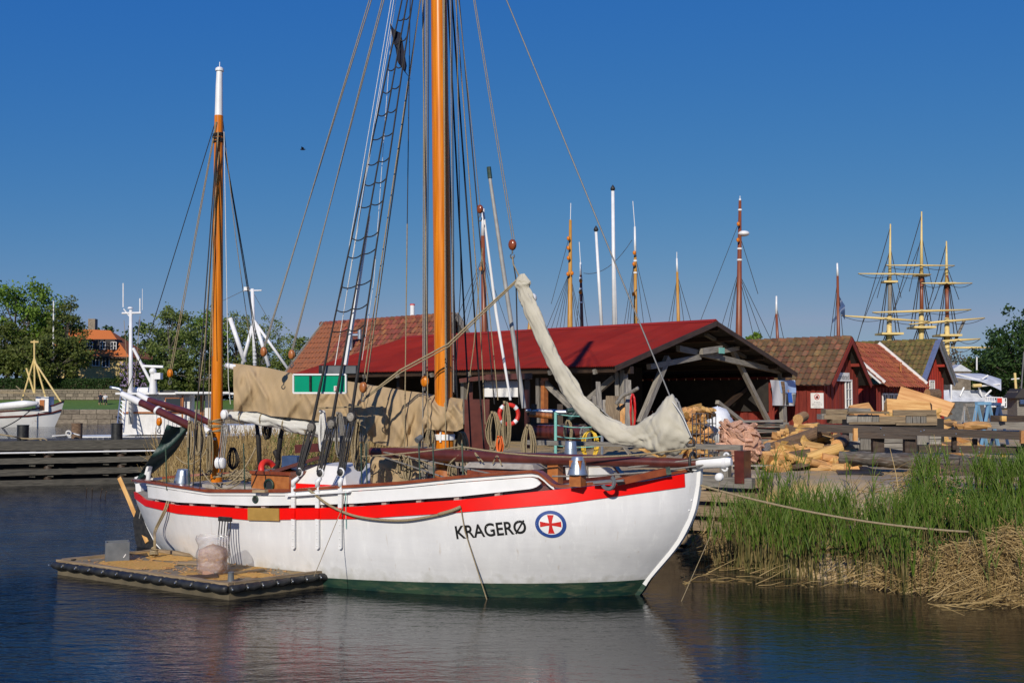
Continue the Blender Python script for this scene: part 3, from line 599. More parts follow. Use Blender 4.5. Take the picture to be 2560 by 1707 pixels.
# ---- boom with draped tan cover, furled sail below, gaff end
spar('main_boom', m_white, [bp(566, 913, 0), bp(588, 918), bp(620, 940), bp(1095, 1045)], [.05, .06, .075, .09])
top_t = [(583, 908), (660, 917), (736, 934), (820, 946), (907, 958), (999, 974), (1080, 985), (1157, 997)]
bot_t = [(581, 1028), (641, 1028), (678, 1040), (720, 1043), (770, 1049), (850, 1058), (890, 1068), (907, 1087), (932, 1106), (965, 1114), (1000, 1117), (1045, 1113), (1058, 1090), (1066, 1073), (1140, 1078), (1157, 1070)]
def drape(sg, c0, c1, top, bot, v0, bulge, nx=200, ny=26, fold=.11, x0=0):
    rows = []; fr = random.Random(int(c0) + sg); L_f = [(fr.uniform(c0 - 20, c1), fr.choice((-1, 1)) * fr.uniform(20, 95), fr.uniform(3.5, 9), fr.choice((-1, 1, 1)) * fr.uniform(.035, .085), fr.uniform(-.2, .5), fr.uniform(.55, 1.25)) for _ in range(int((c1 - c0) / 15))]
    for j in range(ny + 1):
        w_ = j / ny; r = []
        for i in range(nx + 1):
            px = lerp(c0, c1, i / nx); py = lerp(interp(top, px), interp(bot, px), w_)
            f = mnoise.noise(V((px * .026 + w_ * 1.6, w_ * .8, 3 + sg))) + .55 * mnoise.noise(V((px * .062 - w_ * 2.2, w_ * 1.3, 9))) + .4 * (.5 - abs(mnoise.noise(V((px * .045 + w_ * 3.2, w_ * .5, 31)))) * 2)
            cr_ = sum(am * math.exp(-((px - x_ - k_ * w_) / sg_) ** 2) * ss(a0, a0 + .3, w_) * (1 - ss(a1 - .3, a1, w_)) for x_, k_, sg_, am, a0, a1 in L_f if abs(px - x_ - k_ * w_) < 3 * sg_)
            v = cr_ + sg * (v0 * sqrt(min(1, w_ * 5)) + bulge * sin(min(1, w_ * 1.1) * pi * .62)) + fold * f * (.25 + w_)
            r.append(bp(px + fold * 60 * f * w_ * .5, py, v))
        rows.append(r)
    return rows
b = MB(); b.sheet(drape(1, 583, 1157, top_t, bot_t, .05, .20)); b.sheet([r[::-1] for r in drape(-1, 583, 1157, top_t, [(581, 1010), (900, 1050), (1157, 1060)], .05, .18)])
b.sheet([[bp(interp([(0, 1157), (1, 1150)], w_), lerp(997, 1070, w_), v) for v in (-.2, -.1, 0, .1, .2)] for w_ in (0, .25, .5, .75, 1)])
b.build('sail_cover', m_tan, boat, smooth=True)
def loft(pairs, vk, mt, name, wr=.02, n=18, vc=0, rep=6):
    e1 = spline([V((p[0], p[1], 0)) for p, _ in pairs], rep); e2 = spline([V((q[0], q[1], 0)) for _, q in pairs], rep); rows = []
    for i, (p, q) in enumerate(zip(e1, e2)):
        r = []; A, C = bp(p.x, p.y, vc), bp(q.x, q.y, vc); m_ = (A + C) / 2; h = (C - A) / 2; L = h.length
        for k in range(n + 1):
            a_ = 2 * pi * k / n; f = 1 + wr / .1 * .5 * mnoise.noise(V((i * 6 / rep * .09 + cos(a_) * 1.2, sin(a_) * 1.6, 2.3 + i * .02))) + wr / .1 * .45 * mnoise.noise(V((i * 6 / rep * .22 + a_ * 1.2, cos(a_) * 2.5, sin(a_) * 2.5))) + wr / .1 * .22 * (1 - 2 * abs(mnoise.noise(V((i * 6 / rep * .45 + cos(a_) * 2.5, sin(a_) * 2, 7)))))
            r.append(m_ + h * (cos(a_) * f) + NB * (sin(a_) * L * vk * f))
        rows.append(r)
    b = MB(); b.sheet(rows); m_ = rows[0]; b.add(m_[:-1], [tuple(range(n))]); b.add(rows[-1][:-1], [tuple(range(n))]); return b.build(name, mt, boat, smooth=True)
loft([((572, 1042), (576, 1030)), ((600, 1052), (606, 1030)), ((640, 1057), (643, 1030)), ((690, 1064), (695, 1036)), ((740, 1080), (748, 1046)), ((800, 1092), (806, 1050)), ((860, 1099), (864, 1056)), ((905, 1102), (907, 1066)), ((930, 1098), (932, 1080))], 1.1, m_sail, 'furled_mainsail', .09, vc=.05, n=26, rep=10)
for px, py in ((610, 1041), (662, 1045), (718, 1058), (775, 1070), (830, 1076), (885, 1082)): MB().torus(bp(px, py, .05), .15, .012, BA - Z * .2, 18, 5).build('sail_tie', m_hemp, boat, smooth=True)
jb = loft([((1299, 687), (1311, 684)), ((1291, 702), (1320, 700)), ((1290, 712), (1324, 708)), ((1296, 726), (1322, 718)), ((1300, 750), (1331, 741)), ((1311, 778), (1345, 769)), ((1336, 830), (1365, 818)), ((1354, 880), (1386, 861)), ((1377, 922), (1406, 904)), ((1400, 965), (1434, 944)), ((1424, 1002), (1455, 987)), ((1458, 1042), (1489, 1014)), ((1498, 1081), (1519, 1042)), ((1534, 1106), (1553, 1060)), ((1577, 1112), (1577, 1066)), ((1612, 1113), (1611, 1052)), ((1636, 1128), (1645, 1028)), ((1666, 1130), (1680, 1001)), ((1700, 1118), (1702, 1031)), ((1722, 1104), (1722, 1076)), ((1730, 1096), (1730, 1092))], .55, m_cream, 'jib_sail_bag', .05, vc=0, n=44, rep=10)
MB().tube(spline([bp(1681, 1004, .14), bp(1703, 1034, .17), bp(1718, 1066, .15), bp(1729, 1093, .08)], 6), .008, 5).build('zip_cord', m_wrope, jb)
# ---- bowsprit drawn inboard, ironwork, cathead
spar('bowsprit', m_spar, [bp(928, 1129, .55), bp(990, 1132, .55), bp(1100, 1137, .5), bp(1300, 1146, .42), bp(1500, 1151, .3), bp(1650, 1156, .18), bp(1745, 1158, .1)], [.075, .1, .108, .1, .09, .082, .07])
bw = spar('bowsprit_end', m_white, [bp(1742, 1158, .1), bp(1750, 1158, .1), bp(1820, 1154, .04), bp(1829, 1154, .04)], [.07, .088, .085, .06])
b = MB(); b.torus(bp(1816, 1138, .05), .035, .016, NB, 14, 6); b.torus(bp(1812, 1170, .05), .04, .016, NB, 14, 6); b.lathe([(.095, -.03), (.095, .03)], bp(1812, 1155, .05), 16, BA); b.build('bowsprit_fitting', m_white, bw, smooth=40)
b = MB(); b.torus(bp(1732, 1155, .1), .15, .022, BA, 24, 8); b.torus(bp(1726, 1106, .02), .07, .018, NB, 16, 6); b.build('cranse_iron', m_black, boat, smooth=True)
x0, z0 = hpx(1560, 1212); b = MB(); b.beam(bp(1540, 1205, 1.0), bp(1668, 1177, .55), .12, .10); b.build('cathead', m_mahog, boat); MB().beam(bp(1664, 1178, .56), bp(1676, 1175, .53), .13, .11).build('cathead_cap', m_boot, boat)
b = MB(); b.torus(bp(1520, 1205, 1.2), .10, .03, NB, 14, 6, a0=-.2, a1=pi + .2); b.beam(bp(1484, 1206, 1.2), bp(1560, 1200, 1.1), .07, .03); b.build('fairlead', m_grey, boat, smooth=40)
for px, py, v in ((1444, 1215, 1.3), (1388, 1215, .3)): MB().beam(bp(px, py, v), bp(px, 1150, v), .19, .19).build('mooring_bitt', m_teak, boat)
# ---- deck furniture
def dbox(name, mt, px0, px1, pyb, pyt, v0, v1, taper=0, parent=boat):
    A, C = bx(bp(px0, pyb, v0)), bx(bp(px1, pyb, v0)); zb, zt = bp(px0, pyb, v0).z, bp((px0 + px1) / 2, pyt, v0).z; b = MB(); q = []
    for z, t in ((zb, 0), (zt, taper)):
        for x, s in ((A, 1), (C, -1)):
            for v, u in ((v0, -1), (v1, 1)): q.append(bP(x + s * t, v + u * t, z))
    b.add(q, [(0, 1, 3, 2), (4, 6, 7, 5), (0, 2, 6, 4), (1, 5, 7, 3), (0, 4, 5, 1), (2, 3, 7, 6)]); return b.build(name, mt, parent)
sk = dbox('companion_hatch', m_teak, 628, 722, 1220, 1184, .9, -.3)
dbox('hatch_coaming', m_mahog, 624, 726, 1184, 1178, .95, -.35, parent=sk)
MB().torus(bp(672, 1212, .93), .10, .022, NB, 20, 6).build('porthole_ring', m_boot, sk, smooth=True)
MB().lathe([(.09, 0), (.09, .012)], bp(672, 1212, .91), 20, NB).build('porthole_pane', m_glass, sk)
MB().beam(bp(688, 1178, .6), bp(810, 1140, .2), .8, .06).build('open_hatch_lid', m_spar, sk)
dh = dbox('deckhouse', m_wplank, 700, 868, 1222, 1166, .75, -.9, .33); dbox('deckhouse_band', m_red, 698, 870, 1222, 1211, .78, -.93, .06, parent=dh)
fh = dbox('fore_hatch', m_mahog, 1165, 1330, 1205, 1168, .75, -.5, .02); dbox('fore_hatch_top', m_deck, 1160, 1335, 1168, 1158, .8, -.55, .06, parent=fh)
dbox('deck_locker', m_deck, 455, 660, 1228, 1212, .5, -.5); dbox('blue_box', m_bluep, 704, 742, 1168, 1140, -.3, -.6)
MB().torus(bp(672, 1178, .5), .19, .06, BA + Z * .4, 20, 8, a0=-.3, a1=3.4).build('red_lifebuoy', m_lifered, boat, smooth=True)
b = MB()
for px, tilt in ((640, 6), (712, -12)): b.tube([bp(px, 1045, -.4), bp(px + tilt, 1100, -.4), bp(px + tilt * 2, 1215, -.5)], [.03, .05, .045], 7)
b.torus(bp(672, 1150, -.45), .24, .055, NB, 18, 8, a0=0, a1=3.3); b.build('boom_crutch', m_tar, boat, smooth=True)
MB().beam(bp(742, 1122, .1), bp(800, 1118, .1), .12, .16).build('gallows_end', m_spar, boat)
b = MB(); b.sheet(drape(1, 925, 1012, [(925, 1140), (1012, 1142)], [(925, 1205), (955, 1215), (1012, 1208)], .1, .05, 20, 8, .06)); b.build('hanging_canvas', m_tan, boat, smooth=True)
b = MB(); b.sheet(drape(1, 1012, 1070, [(1012, 1142), (1070, 1148)], [(1012, 1198), (1070, 1190)], .1, .05, 14, 8, .06)); b.build('hanging_canvas', m_tan, boat, smooth=True)
b = MB(); b.tube([bp(1053, 1092, .5), bp(1042, 1101, .6)], [.05, .055], 14); b.tube([bp(1050, 1100, .45), bp(1050, 1140, .45)], .02, 6); b.build('deck_lamp', m_grey, boat, smooth=40)
for (px, py) in ((540, 1112), (508, 1120)): pass
def coil(px, py, wpx, hp, v, mt, n=10, r=.012, name='rope_coil', top=True, parent=boat):
    c = bp(px, py, v); s = (c - EYE).length / F; a_, h = wpx * s / 2, hp * s / 2; b = MB()
    for k in range(n):
        f = rnd.uniform(.35, 1); o = NB * rnd.uniform(-.05, .05) + BA * rnd.uniform(-.01, .01); dh = rnd.uniform(-.06, .03) * h; P = []
        for q in range(17):
            t = 2 * pi * q / 16; w_ = a_ * f * (1 - .35 * max(0, sin(t))); P.append(c + o + BA * (w_ * cos(t)) + Z * (h * sin(t) + dh * (1 - sin(t))))
        b.tube(P, r, 5, cap=False)
    b.tube([c + Z * h * 1.05 + NB * .06, c + Z * h * .9 + NB * .06], r * 2.2, 6); return b.build(name, mt, parent, smooth=True)
for a_ in ((900, 1110, 44, 118, 1.35, m_hemp, 14), (848, 1085, 26, 105, 1.3, m_grope, 10), (806, 1075, 20, 95, 1.25, m_wrope, 10), (1234, 1075, 44, 90, -1.2, m_hemp, 14), (1322, 1110, 38, 95, -.9, m_hemp, 16), (1005, 1165, 34, 55, .8, m_hemp, 9), (1020, 1170, 22, 60, .8, m_hemp, 7), (1075, 1092, 24, 40, .3, m_hemp, 7), (1155, 1110, 40, 60, -.3, m_hemp, 9), (1130, 1175, 18, 45, .4, m_hemp, 6), (1060, 1175, 16, 50, .5, m_grope, 6), (498, 1095, 30, 75, .4, m_hemp, 9), (478, 1100, 20, 90, .5, m_hemp, 6), (525, 1130, 14, 95, .3, m_hemp, 6), (668, 1070, 28, 50, -.3, m_tar, 8), (582, 1145, 34, 50, -.6, m_tar, 6), (1265, 1060, 22, 110, -1.1, m_hemp, 5), (1250, 1110, 18, 40, -1.2, m_orange, 5)): coil(*a_[:6], n=a_[6])
b = MB()
for k in range(12):
    A = bp(rnd.uniform(575, 660), rnd.uniform(1185, 1213), rnd.uniform(0, .5)); b.tube(spline([A, A + V((.2 * rnd.uniform(-1, 1), .2, .08)), A + V((.35 * rnd.uniform(-1, 1), .1, -.02)), A + V((.5 * rnd.uniform(-1, 1), 0, .02))], 5), .016, 5)
b.build('deck_rope_heap', m_hemp, boat)
b = MB()
for k in range(30):
    A = bp(rnd.uniform(880, 1330), rnd.uniform(1150, 1200), rnd.uniform(-.6, .9)); b.tube(spline([A, A + BA * rnd.uniform(-.2, .2) + Z * .15, A + BA * rnd.uniform(-.3, .3) + Z * .02], 5), .012, 5)
b.build('belayed_lines', m_hemp, boat, kind='stuff')
# poles lashed in the rigging
spar('white_pole', m_white, [bp(864, 912, 1.5), bp(895, 720, 1.4), bp(923, 540, 1.3)], [.035, .033, .022])
spar('white_pole', m_white, [bp(1276, 1000, -1.3), bp(1240, 780, -1.2), bp(1208, 525, -1.1)], [.022, .03, .02])
gp = spar('grey_pole', m_alu, [bp(1310, 1020, -.8), bp(1262, 700, -.7), bp(1224, 440, -.6)], [.042, .04, .03]); MB().tube([bp(1225, 446, -.6), bp(1222, 418, -.6)], [.042, .04], 10).build('pole_fitting', m_boot, gp)
mb = spar('mizzen_boom', m_spar, [bp(352, 1006, .35), bp(470, 1062, .35), bp(500, 1075, .3)], [.075, .082, .07]); MB().tube([bp(306, 985, .35), bp(353, 1007, .35)], [.062, .079], 16).build('white_boom_end', m_white, mb, smooth=40)
MB().lathe([(.09, -.03), (.09, .03)], bp(395, 1026, .35), 16, BA - Z * .45).build('boom_band', m_white, mb)
mg = spar('mizzen_gaff', m_spar, [bp(372, 1000, 0), bp(470, 1030, 0), bp(535, 1062, 0)], [.065, .07, .06]); MB().tube([bp(346, 985, 0), bp(373, 1001, 0)], [.055, .068], 16).build('white_gaff_end', m_white, mg, smooth=40)
MB().tube([bp(500, 1064, .3), bp(524, 1080, .3)], .06, 14).build('white_roller', m_white, boat, smooth=40)
b = MB(); Lp, Rp = spline([V((417, 1060, 0)), V((399, 1108, 0)), V((372, 1148, 0)), V((342, 1196, 0))], 8), spline([V((477, 1060, 0)), V((446, 1118, 0)), V((404, 1163, 0)), V((356, 1202, 0))], 8)
b.sheet([[bp(lerp(p.x, q.x, k / 8), lerp(p.y, q.y, k / 8) + 7 * sin(pi * k / 8), .7 - .5 * k / 8 + .06 * sin(i * .5 + k)) for k in range(9)] for i, (p, q) in enumerate(zip(Lp, Rp))]); b.build('stern_tarpaulin', m_gtarp, boat, smooth=True)
b = MB(); b.tube([bp(370, 1205, .6), bp(372, 1178, .6)], [.04, .05], 10); b.beam(bp(368, 1186, .6), bp(374, 1165, .6), .1, .06); b.build('stern_lamp', m_white, boat)
# ---- side-light board
v_ = 1.62; gb = MB(); q = [bp(735, 936, v_), bp(866, 936, v_), bp(866, 982, v_), bp(735, 982, v_)]
gbd = MB().prism(q, -NB * .03).build('sidelight_board', m_green, boat)
b = MB()
for i in range(4): b.beam(lerp(q[i], q[i] + NB * .03, .5), q[(i + 1) % 4] + NB * .015, .028, .018, NB)
b.build('board_frame', m_white, gbd)
b = MB(); b.beam(bp(776, 940, v_ + .03), bp(776, 978, v_ + .03), .03, .03, NB); b.build('lamp_bracket', m_black, gbd)
MB().beam(bp(835, 971, v_ + .012), bp(848, 971, v_ + .012), .085, .006, NB).build('sticker', m_white, gbd)
b = MB()
for k in range(4): b.beam(bp(837, 967 + k * 3, v_ + .02), bp(846 - (k % 2) * 3, 967 + k * 3, v_ + .02), .008, .004, NB)
b.build('sticker_print', m_cross, gbd)
MB().beam(bp(799, 924, 1.55), bp(896, 924, 1.55), .05, .15).build('light_screen', m_black, boat)
b = MB(); b.beam(bp(806, 924, 1.6), bp(890, 924, 1.6), .02, .125); b.build('screen_face', m_grey, boat)
MB().tube([bp(790, 1020, 1.4), bp(905, 1016, 1.4)], .012, 6).build('sheer_pole', m_hemp, boat)
# ---- hull details: name, emblem, patch, hawse hole
cu = bpy.data.curves.new('lettering', 'FONT'); cu.body = 'KRAGERØ'; cu.resolution_u = 6; cu.offset = .02
to = bpy.data.objects.new('lettering_source', cu); COL.objects.link(to); bpy.context.view_layer.update()
me = to.evaluated_get(bpy.context.evaluated_depsgraph_get()).to_mesh()
tv = [tuple(v.co) for v in me.vertices]; tf = [tuple(p.vertices) for p in me.polygons]; bpy.data.objects.remove(to)
w0, w1, h1 = min(p[0] for p in tv), max(p[0] for p in tv), .729
(xa, za), (xc, zc) = hpx(1142, 1346), hpx(1318, 1331); ht = abs(hpx(1230, 1302)[1] - hpx(1230, 1335)[1])
b = MB(); vv = []
for p in tv:
    t = (p[0] - w0) / (w1 - w0); x = lerp(xa, xc, t) + p[1] / h1 * -.012; z = lerp(za, zc, t) + p[1] / h1 * ht; vv.append(side(x, z, .006))
b.add(vv, tf); b.build('name_lettering', m_letter, hull)
ex, ez = hpx(1377, 1310); er = abs(hpx(1377, 1276)[1] - hpx(1377, 1344)[1]) / 2
def emb(pts2, off, name, mt, fc): b = MB(); b.add([side(ex + p[0] * er * 1.04, ez + p[1] * er, off) for p in pts2], fc); b.build(name, mt, hull)
ring = [(cos(2 * pi * k / 48) * r, sin(2 * pi * k / 48) * r) for r in (1, .76) for k in range(48)]
emb(ring, .008, 'emblem_ring', m_blue, [(k, (k + 1) % 48, 48 + (k + 1) % 48, 48 + k) for k in range(48)])
disc = [(0, 0)] + [(cos(2 * pi * k / 48) * .77, sin(2 * pi * k / 48) * .77) for k in range(48)]
emb(disc, .006, 'emblem_disc', m_white, [(0, 1 + k, 1 + (k + 1) % 48) for k in range(48)])
cr = []
for a_ in range(4):
    t = a_ * pi / 2; arm = [(.09, .09), (.13, .34), (.21, .68), (-.21, .68), (-.13, .34), (-.09, .09)]
    cr.append([(p[0] * cos(t) - p[1] * sin(t), p[0] * sin(t) + p[1] * cos(t)) for p in arm])
pv = [p for c_ in cr for p in c_]; emb(pv + [(.09, .09), (-.09, .09), (-.09, -.09), (.09, -.09)], .011, 'emblem_cross', m_cross, [tuple(range(i * 6, i * 6 + 3)) + tuple(range(i * 6 + 3, i * 6 + 6)) for i in range(4)] + [(24, 25, 26, 27)])
q = [hpx(*p) for p in ((624, 1268), (702, 1270), (702, 1301), (624, 1299))]
MB().prism([side(x, z, .03) for x, z in q], NB * .018).build('plywood_patch', m_ochre, hull)
x, z = hpx(639, 1248); b = MB(); b.torus(side(x, z, .005), .055, .016, NB, 16, 6); hh = b.build('hawse_ring', m_boot, hull, smooth=True); MB().lathe([(.05, 0), (.05, .004)], side(x, z, .004), 14, NB).build('hawse_hole', m_black, hh)
MB().beam(side(x_at(645, z_rail), z_rail(x_at(645, z_rail)) - .02, .06), side(x_at(676, z_rail), z_rail(x_at(676, z_rail)) - .02, .06), .04, .16, NB).build('rail_padding', m_tan, boat)
# channel board along the rail at the chain plates
x0, x1 = x_at(722, z_rail), x_at(880, z_rail); strip(lambda x: z_rail(x) - .12, lambda x: z_rail(x) - .10, x0, x1, .09, .1, (1,), 20).build('channel_board', m_white, boat)
# ropes over the side
def hp(px, py, off=.03): x, z = hpx(px, py); return side(x, z, off)
b = MB(); b.tube(spline([hp(776, 1222, .05), hp(830, 1262, .06), hp(900, 1290, .06), hp(1000, 1300, .05), hp(1080, 1290, .05), hp(1140, 1275, .05), hp(1155, 1268, .05)], 8), .021, 7)
b.tube(spline([hp(1100, 1285, .05), hp(1135, 1275, .06), hp(1157, 1266, .06)], 5), .028, 7); b.build('mooring_rope', m_hemp, boat, smooth=True)
rope('anchor_line', m_hemp, [hp(1156, 1272, .04), hp(1166, 1325, .05), gz(1222, 1497, 0) - Z * .1], .010)
rope('thin_line', m_hemp, [hp(868, 1225, .08), hp(860, 1265, .03), gz(785, 1440, .42)], .006); rope('thin_line', m_teal, [hp(872, 1225, .08), hp(868, 1320, .03)], .006)
rope('thin_line', m_grope, [hp(868, 1228, .08), hp(855, 1330, .03), gz(818, 1425, .2)], .005)
rope('stern_line', m_wrope, [bp(362, 1225, .3), bp(352, 1275, .2), bp(348, 1295, .1)], .008)
# ================================================================== pontoon and what stands on it
PZ = .22
pc = [gz(140, 1404, PZ), gz(572, 1464, PZ), gz(825, 1430, PZ), gz(368, 1378, PZ)]
u1 = (pc[1] - pc[0]); u2 = (pc[2] - pc[1]); u1n, u2n = u1.normalized(), u2.normalized()
l1 = u1.length; l2 = u2.length
def fp(a, b_, z=0): return pc[0] + u1n * a + u2n * b_ + Z * z
pon = thing('work_pontoon', fp(l1 / 2, l2 / 2, -PZ), 'low floating work raft with black rubber rim alongside the boat', 'raft')
b = MB(); N_ = 24
b.sheet([[fp(l1 * i / N_, l2 * j / N_, .006 * mnoise.noise(V((i * .7, j * .7, 0)))) for j in range(N_ + 1)] for i in range(N_ + 1)])
b.build('deck', m_float, pon, smooth=True)
MB().prism([fp(.02, .02, -.38), fp(l1 - .02, .02, -.38), fp(l1 - .02, l2 - .02, -.38), fp(.02, l2 - .02, -.38)], Z * .36).build('float_body', m_floatside, pon)
for (p0, p1, n) in ((fp(-.02, -.04, -.045), fp(l1 + .02, -.04, -.045), 12), (fp(l1 + .04, -.02, -.045), fp(l1 + .04, l2, -.045), 7)):
    for k in range(n):
        A, C = lerp(p0, p1, k / n), lerp(p0, p1, (k + 1) / n); d = C - A
        MB().tube([A + d * .01, A + d * .12, A + d * .5 - Z * .012, A + d * .88, A + d * .99], [.05, .062, .066, .062, .05], 10).build('rubber_fender', m_rubber, pon, smooth=True)
        MB().lathe([(.014, 0), (.009, .012)], A - (u2n if n == 12 else -u1n) * .07, 8, (-u2n if n == 12 else u1n)).build('fender_bolt', m_galv, pon)
for (p0, p1) in ((fp(.02, .03, .02), fp(l1, .03, .02)), (fp(l1 - .03, .1, .02), fp(l1 - .03, l2 - .1, .02)), (fp(.05, l2 - .04, .03), fp(l1, l2 - .04, .03)), (fp(.03, .1, .02), fp(.03, l2 - .1, .02))):
    board('edge_timber', m_bwood, p0, p1, .09, .05, pon, jit=.006, seg=8)
for (px, py) in ((577, 1455), (780, 1425)):
    c = gz(px, py, PZ); bo = MB().lathe([(.055, 0), (.05, .02), (.045, .14), (.05, .16), (.02, .17)], c, 14).build('mooring_post', m_grey, pon, smooth=40)
    if px > 700: MB().tube([c + u1n * -.11 + Z * .1, c + u1n * .11 + Z * .1], .015, 6).build('post_bar', m_grey, bo)
MB().torus(gz(180, 1400, PZ) + Z * .02, .07, .014, Z, 14, 6).build('mooring_ring', m_black, pon, smooth=True)
# sawdust drifts
for (px, py, a_, c_) in ((345, 1412, .75, .5), (300, 1405, .35, .3), (425, 1395, .5, .3), (520, 1440, .6, .35), (640, 1437, .5, .2), (380, 1385, .6, .2)):
    c = gz(px, py, PZ); b = MB(); pts = [c + u1n * (a_ * cos(t) * (1 + .35 * mnoise.noise(V((cos(t) * 2, sin(t) * 2, px))))) + u2n * (c_ * sin(t)) for t in [2 * pi * k / 22 for k in range(22)]]
    b.add([c + Z * .022] + [lerp(c, p, .6) + Z * .016 for p in pts] + [p + Z * .004 for p in pts], [(0, 1 + k, 1 + (k + 1) % 22) for k in range(22)] + [(1 + k, 23 + k, 23 + (k + 1) % 22, 1 + (k + 1) % 22) for k in range(22)])
    b.build('sawdust', m_sawdust, pon, smooth=True, kind='stuff')
b = MB()
for k in range(260):
    c = fp(rnd.uniform(.15, l1 - .15), rnd.uniform(.15, l2 - .2), .012); t = rnd.uniform(0, pi); b.beam(c, c + V((cos(t), sin(t), rnd.uniform(-.05, .25))) * rnd.uniform(.02, .09), .018, .006)
b.build('wood_chips', m_log, pon, kind='stuff')
# grey box
def open_box(name, mt, c, ax, wd, dp, ht, th, **kw):
    t = thing(name, c, **kw); X, Y = ax
    for (o, s, nm) in ((Y * (-dp / 2 + th / 2), (wd, th), 'front_panel'), (Y * (dp / 2 - th / 2), (wd, th), 'back_panel')): MB().box(c + o + Z * ht / 2, (s[0], s[1], ht), (X, Y, Z)).build(nm, mt, t)
    for s in (-1, 1): MB().box(c + X * (s * (wd / 2 - th / 2)) + Z * (ht / 2 - .004), (th, dp - 2 * th - .004, ht - .008), (X, Y, Z)).build('side_panel', mt, t)
    MB().box(c + Z * .02, (wd - 2 * th, dp - 2 * th, .02), (X, Y, Z)).build('bottom', mt, t); return t
gx = V((.93, .37, 0)).normalized(); gy = V((-gx.y, gx.x, 0))
gbx = open_box('grey_box', m_grey, gz(293, 1403, PZ) + gy * .12, (gx, gy), .40, .34, .34, .025, label='open grey square box standing on the raft', cat='box')
MB().beam(gz(293, 1403, PZ) + gy * .12 + gx * .10 - gy * .176 + Z * .07, gz(293, 1403, PZ) + gy * .12 + gx * .14 - gy * .176 + Z * .13, .015, .004, gy).build('chalk_mark', m_white, gbx)
# bag of shavings in clear plastic
bc = gz(531, 1436, PZ); s_ = (bc - EYE).length / F; bg_t = thing('shavings_bag', bc, 'clear plastic bag of pinkish wood shavings on the raft', 'bag')
def bagrows(rs, z0, z1, n=26, wr=.05):
    rows = []
    for j, r in enumerate(rs):
        z = lerp(z0, z1, j / (len(rs) - 1)); row = []
        for k in range(n + 1):
            t = 2 * pi * (k % n) / n; sq = 1 / max(abs(cos(t)), abs(sin(t))) ** .45; f = 1 + wr * mnoise.noise(V((cos(t) * 2.2, sin(t) * 2.2, z * 7))) + wr * .6 * mnoise.noise(V((cos(t) * 5, sin(t) * 5, z * 16)))
            row.append(bc + V((cos(t) * r * sq * f, sin(t) * r * sq * f * .85, z + .015 * mnoise.noise(V((cos(t) * 3, sin(t) * 3, j))))))
        rows.append(row)
    return rows
b = MB(); b.sheet(bagrows([.0, .2, .225, .23, .215, .225, .235, .23, .225, .22, .12, 0], .01, .50)); b.build('shavings', m_saw, bg_t, smooth=True)
def clear_mat():
    m = bpy.data.materials.new('clear_wrinkled_plastic'); m.use_nodes = True; t = m.node_tree; L = t.links.new; N = t.nodes.new
    gl = N('ShaderNodeBsdfGlossy'); gl.inputs['Roughness'].default_value = .12; gl.inputs[0].default_value = (.9, .9, .9, 1); tr = N('ShaderNodeBsdfTransparent'); tr.inputs[0].default_value = (.93, .91, .9, 1)
    df = N('ShaderNodeBsdfDiffuse'); df.inputs[0].default_value = (.62, .58, .56, 1)
    nz = N('ShaderNodeTexNoise'); nz.inputs['Scale'].default_value = 22; nz.inputs['Detail'].default_value = 4; tc = N('ShaderNodeTexCoord'); L(tc.outputs['Object'], nz.inputs['Vector'])
    bp_ = N('ShaderNodeBump'); bp_.inputs['Distance'].default_value = .05; bp_.inputs['Strength'].default_value = .9; L(nz.outputs['Fac'], bp_.inputs['Height']); L(bp_.outputs[0], gl.inputs['Normal']); L(bp_.outputs[0], df.inputs['Normal'])
    m1, m2 = N('ShaderNodeMixShader'), N('ShaderNodeMixShader'); m1.inputs[0].default_value = .14; m2.inputs[0].default_value = .16
    L(tr.outputs[0], m1.inputs[1]); L(df.outputs[0], m1.inputs[2]); L(m1.outputs[0], m2.inputs[1]); L(gl.outputs[0], m2.inputs[2]); L(m2.outputs[0], t.nodes['Material Output'].inputs[0]); return m
m_clear = clear_mat()
b = MB(); b.sheet(bagrows([.215, .238, .245, .235, .24, .25, .24, .225, .24, .27, .25], .005, .64, 36, .16)); b.build('plastic_film', m_clear, bg_t, smooth=True)
for (px, py, w_) in ((520, 1440, .18), (548, 1436, .12)): MB().box(gz(px, py, PZ) + Z * .05, (w_, .1, .09), (gx, gy, Z)).build('brick_weight', m_mesh, bg_t)
# iron fork, planks, strips
fb = gz(578, 1405, PZ); fkt = thing('iron_fork', fb, 'black iron fork with five long tines standing behind the shavings bag', 'fork')
hd = bp(563, 1297, 2.28); fx = BA
b = MB(); b.beam(hd - fx * .14, hd + fx * .14, .05, .075); b.build('head', m_black, fkt)
for k in range(5):
    A = hd + fx * (-.125 + .0625 * k) - Z * .03; b = MB(); b.tube(spline([A, A - Z * .2 + NB * .02, A - Z * .42 + NB * .035, A - Z * .70 + NB * .02], 4), [.011] * 12 + [.005], 6); b.build('tine', m_black, fkt)
for i, (p, q, w_, lab) in enumerate(((((445, 1412)), (560, 1411), .16, 'short flat board lying on the raft behind the shavings bag'), ((465, 1447), (545, 1444), .22, 'thin dark strip of bark at the foot of the shavings bag'), ((575, 1437), (660, 1428), .1, 'thin grey lath beside the shavings bag on the raft'))):
    board('loose_board', m_bwood if i != 1 else m_dwood, gz(*p, PZ) + Z * .03, gz(*q, PZ) + Z * .03, w_, .03, None, jit=.008, seg=5, label=lab, cat='board')
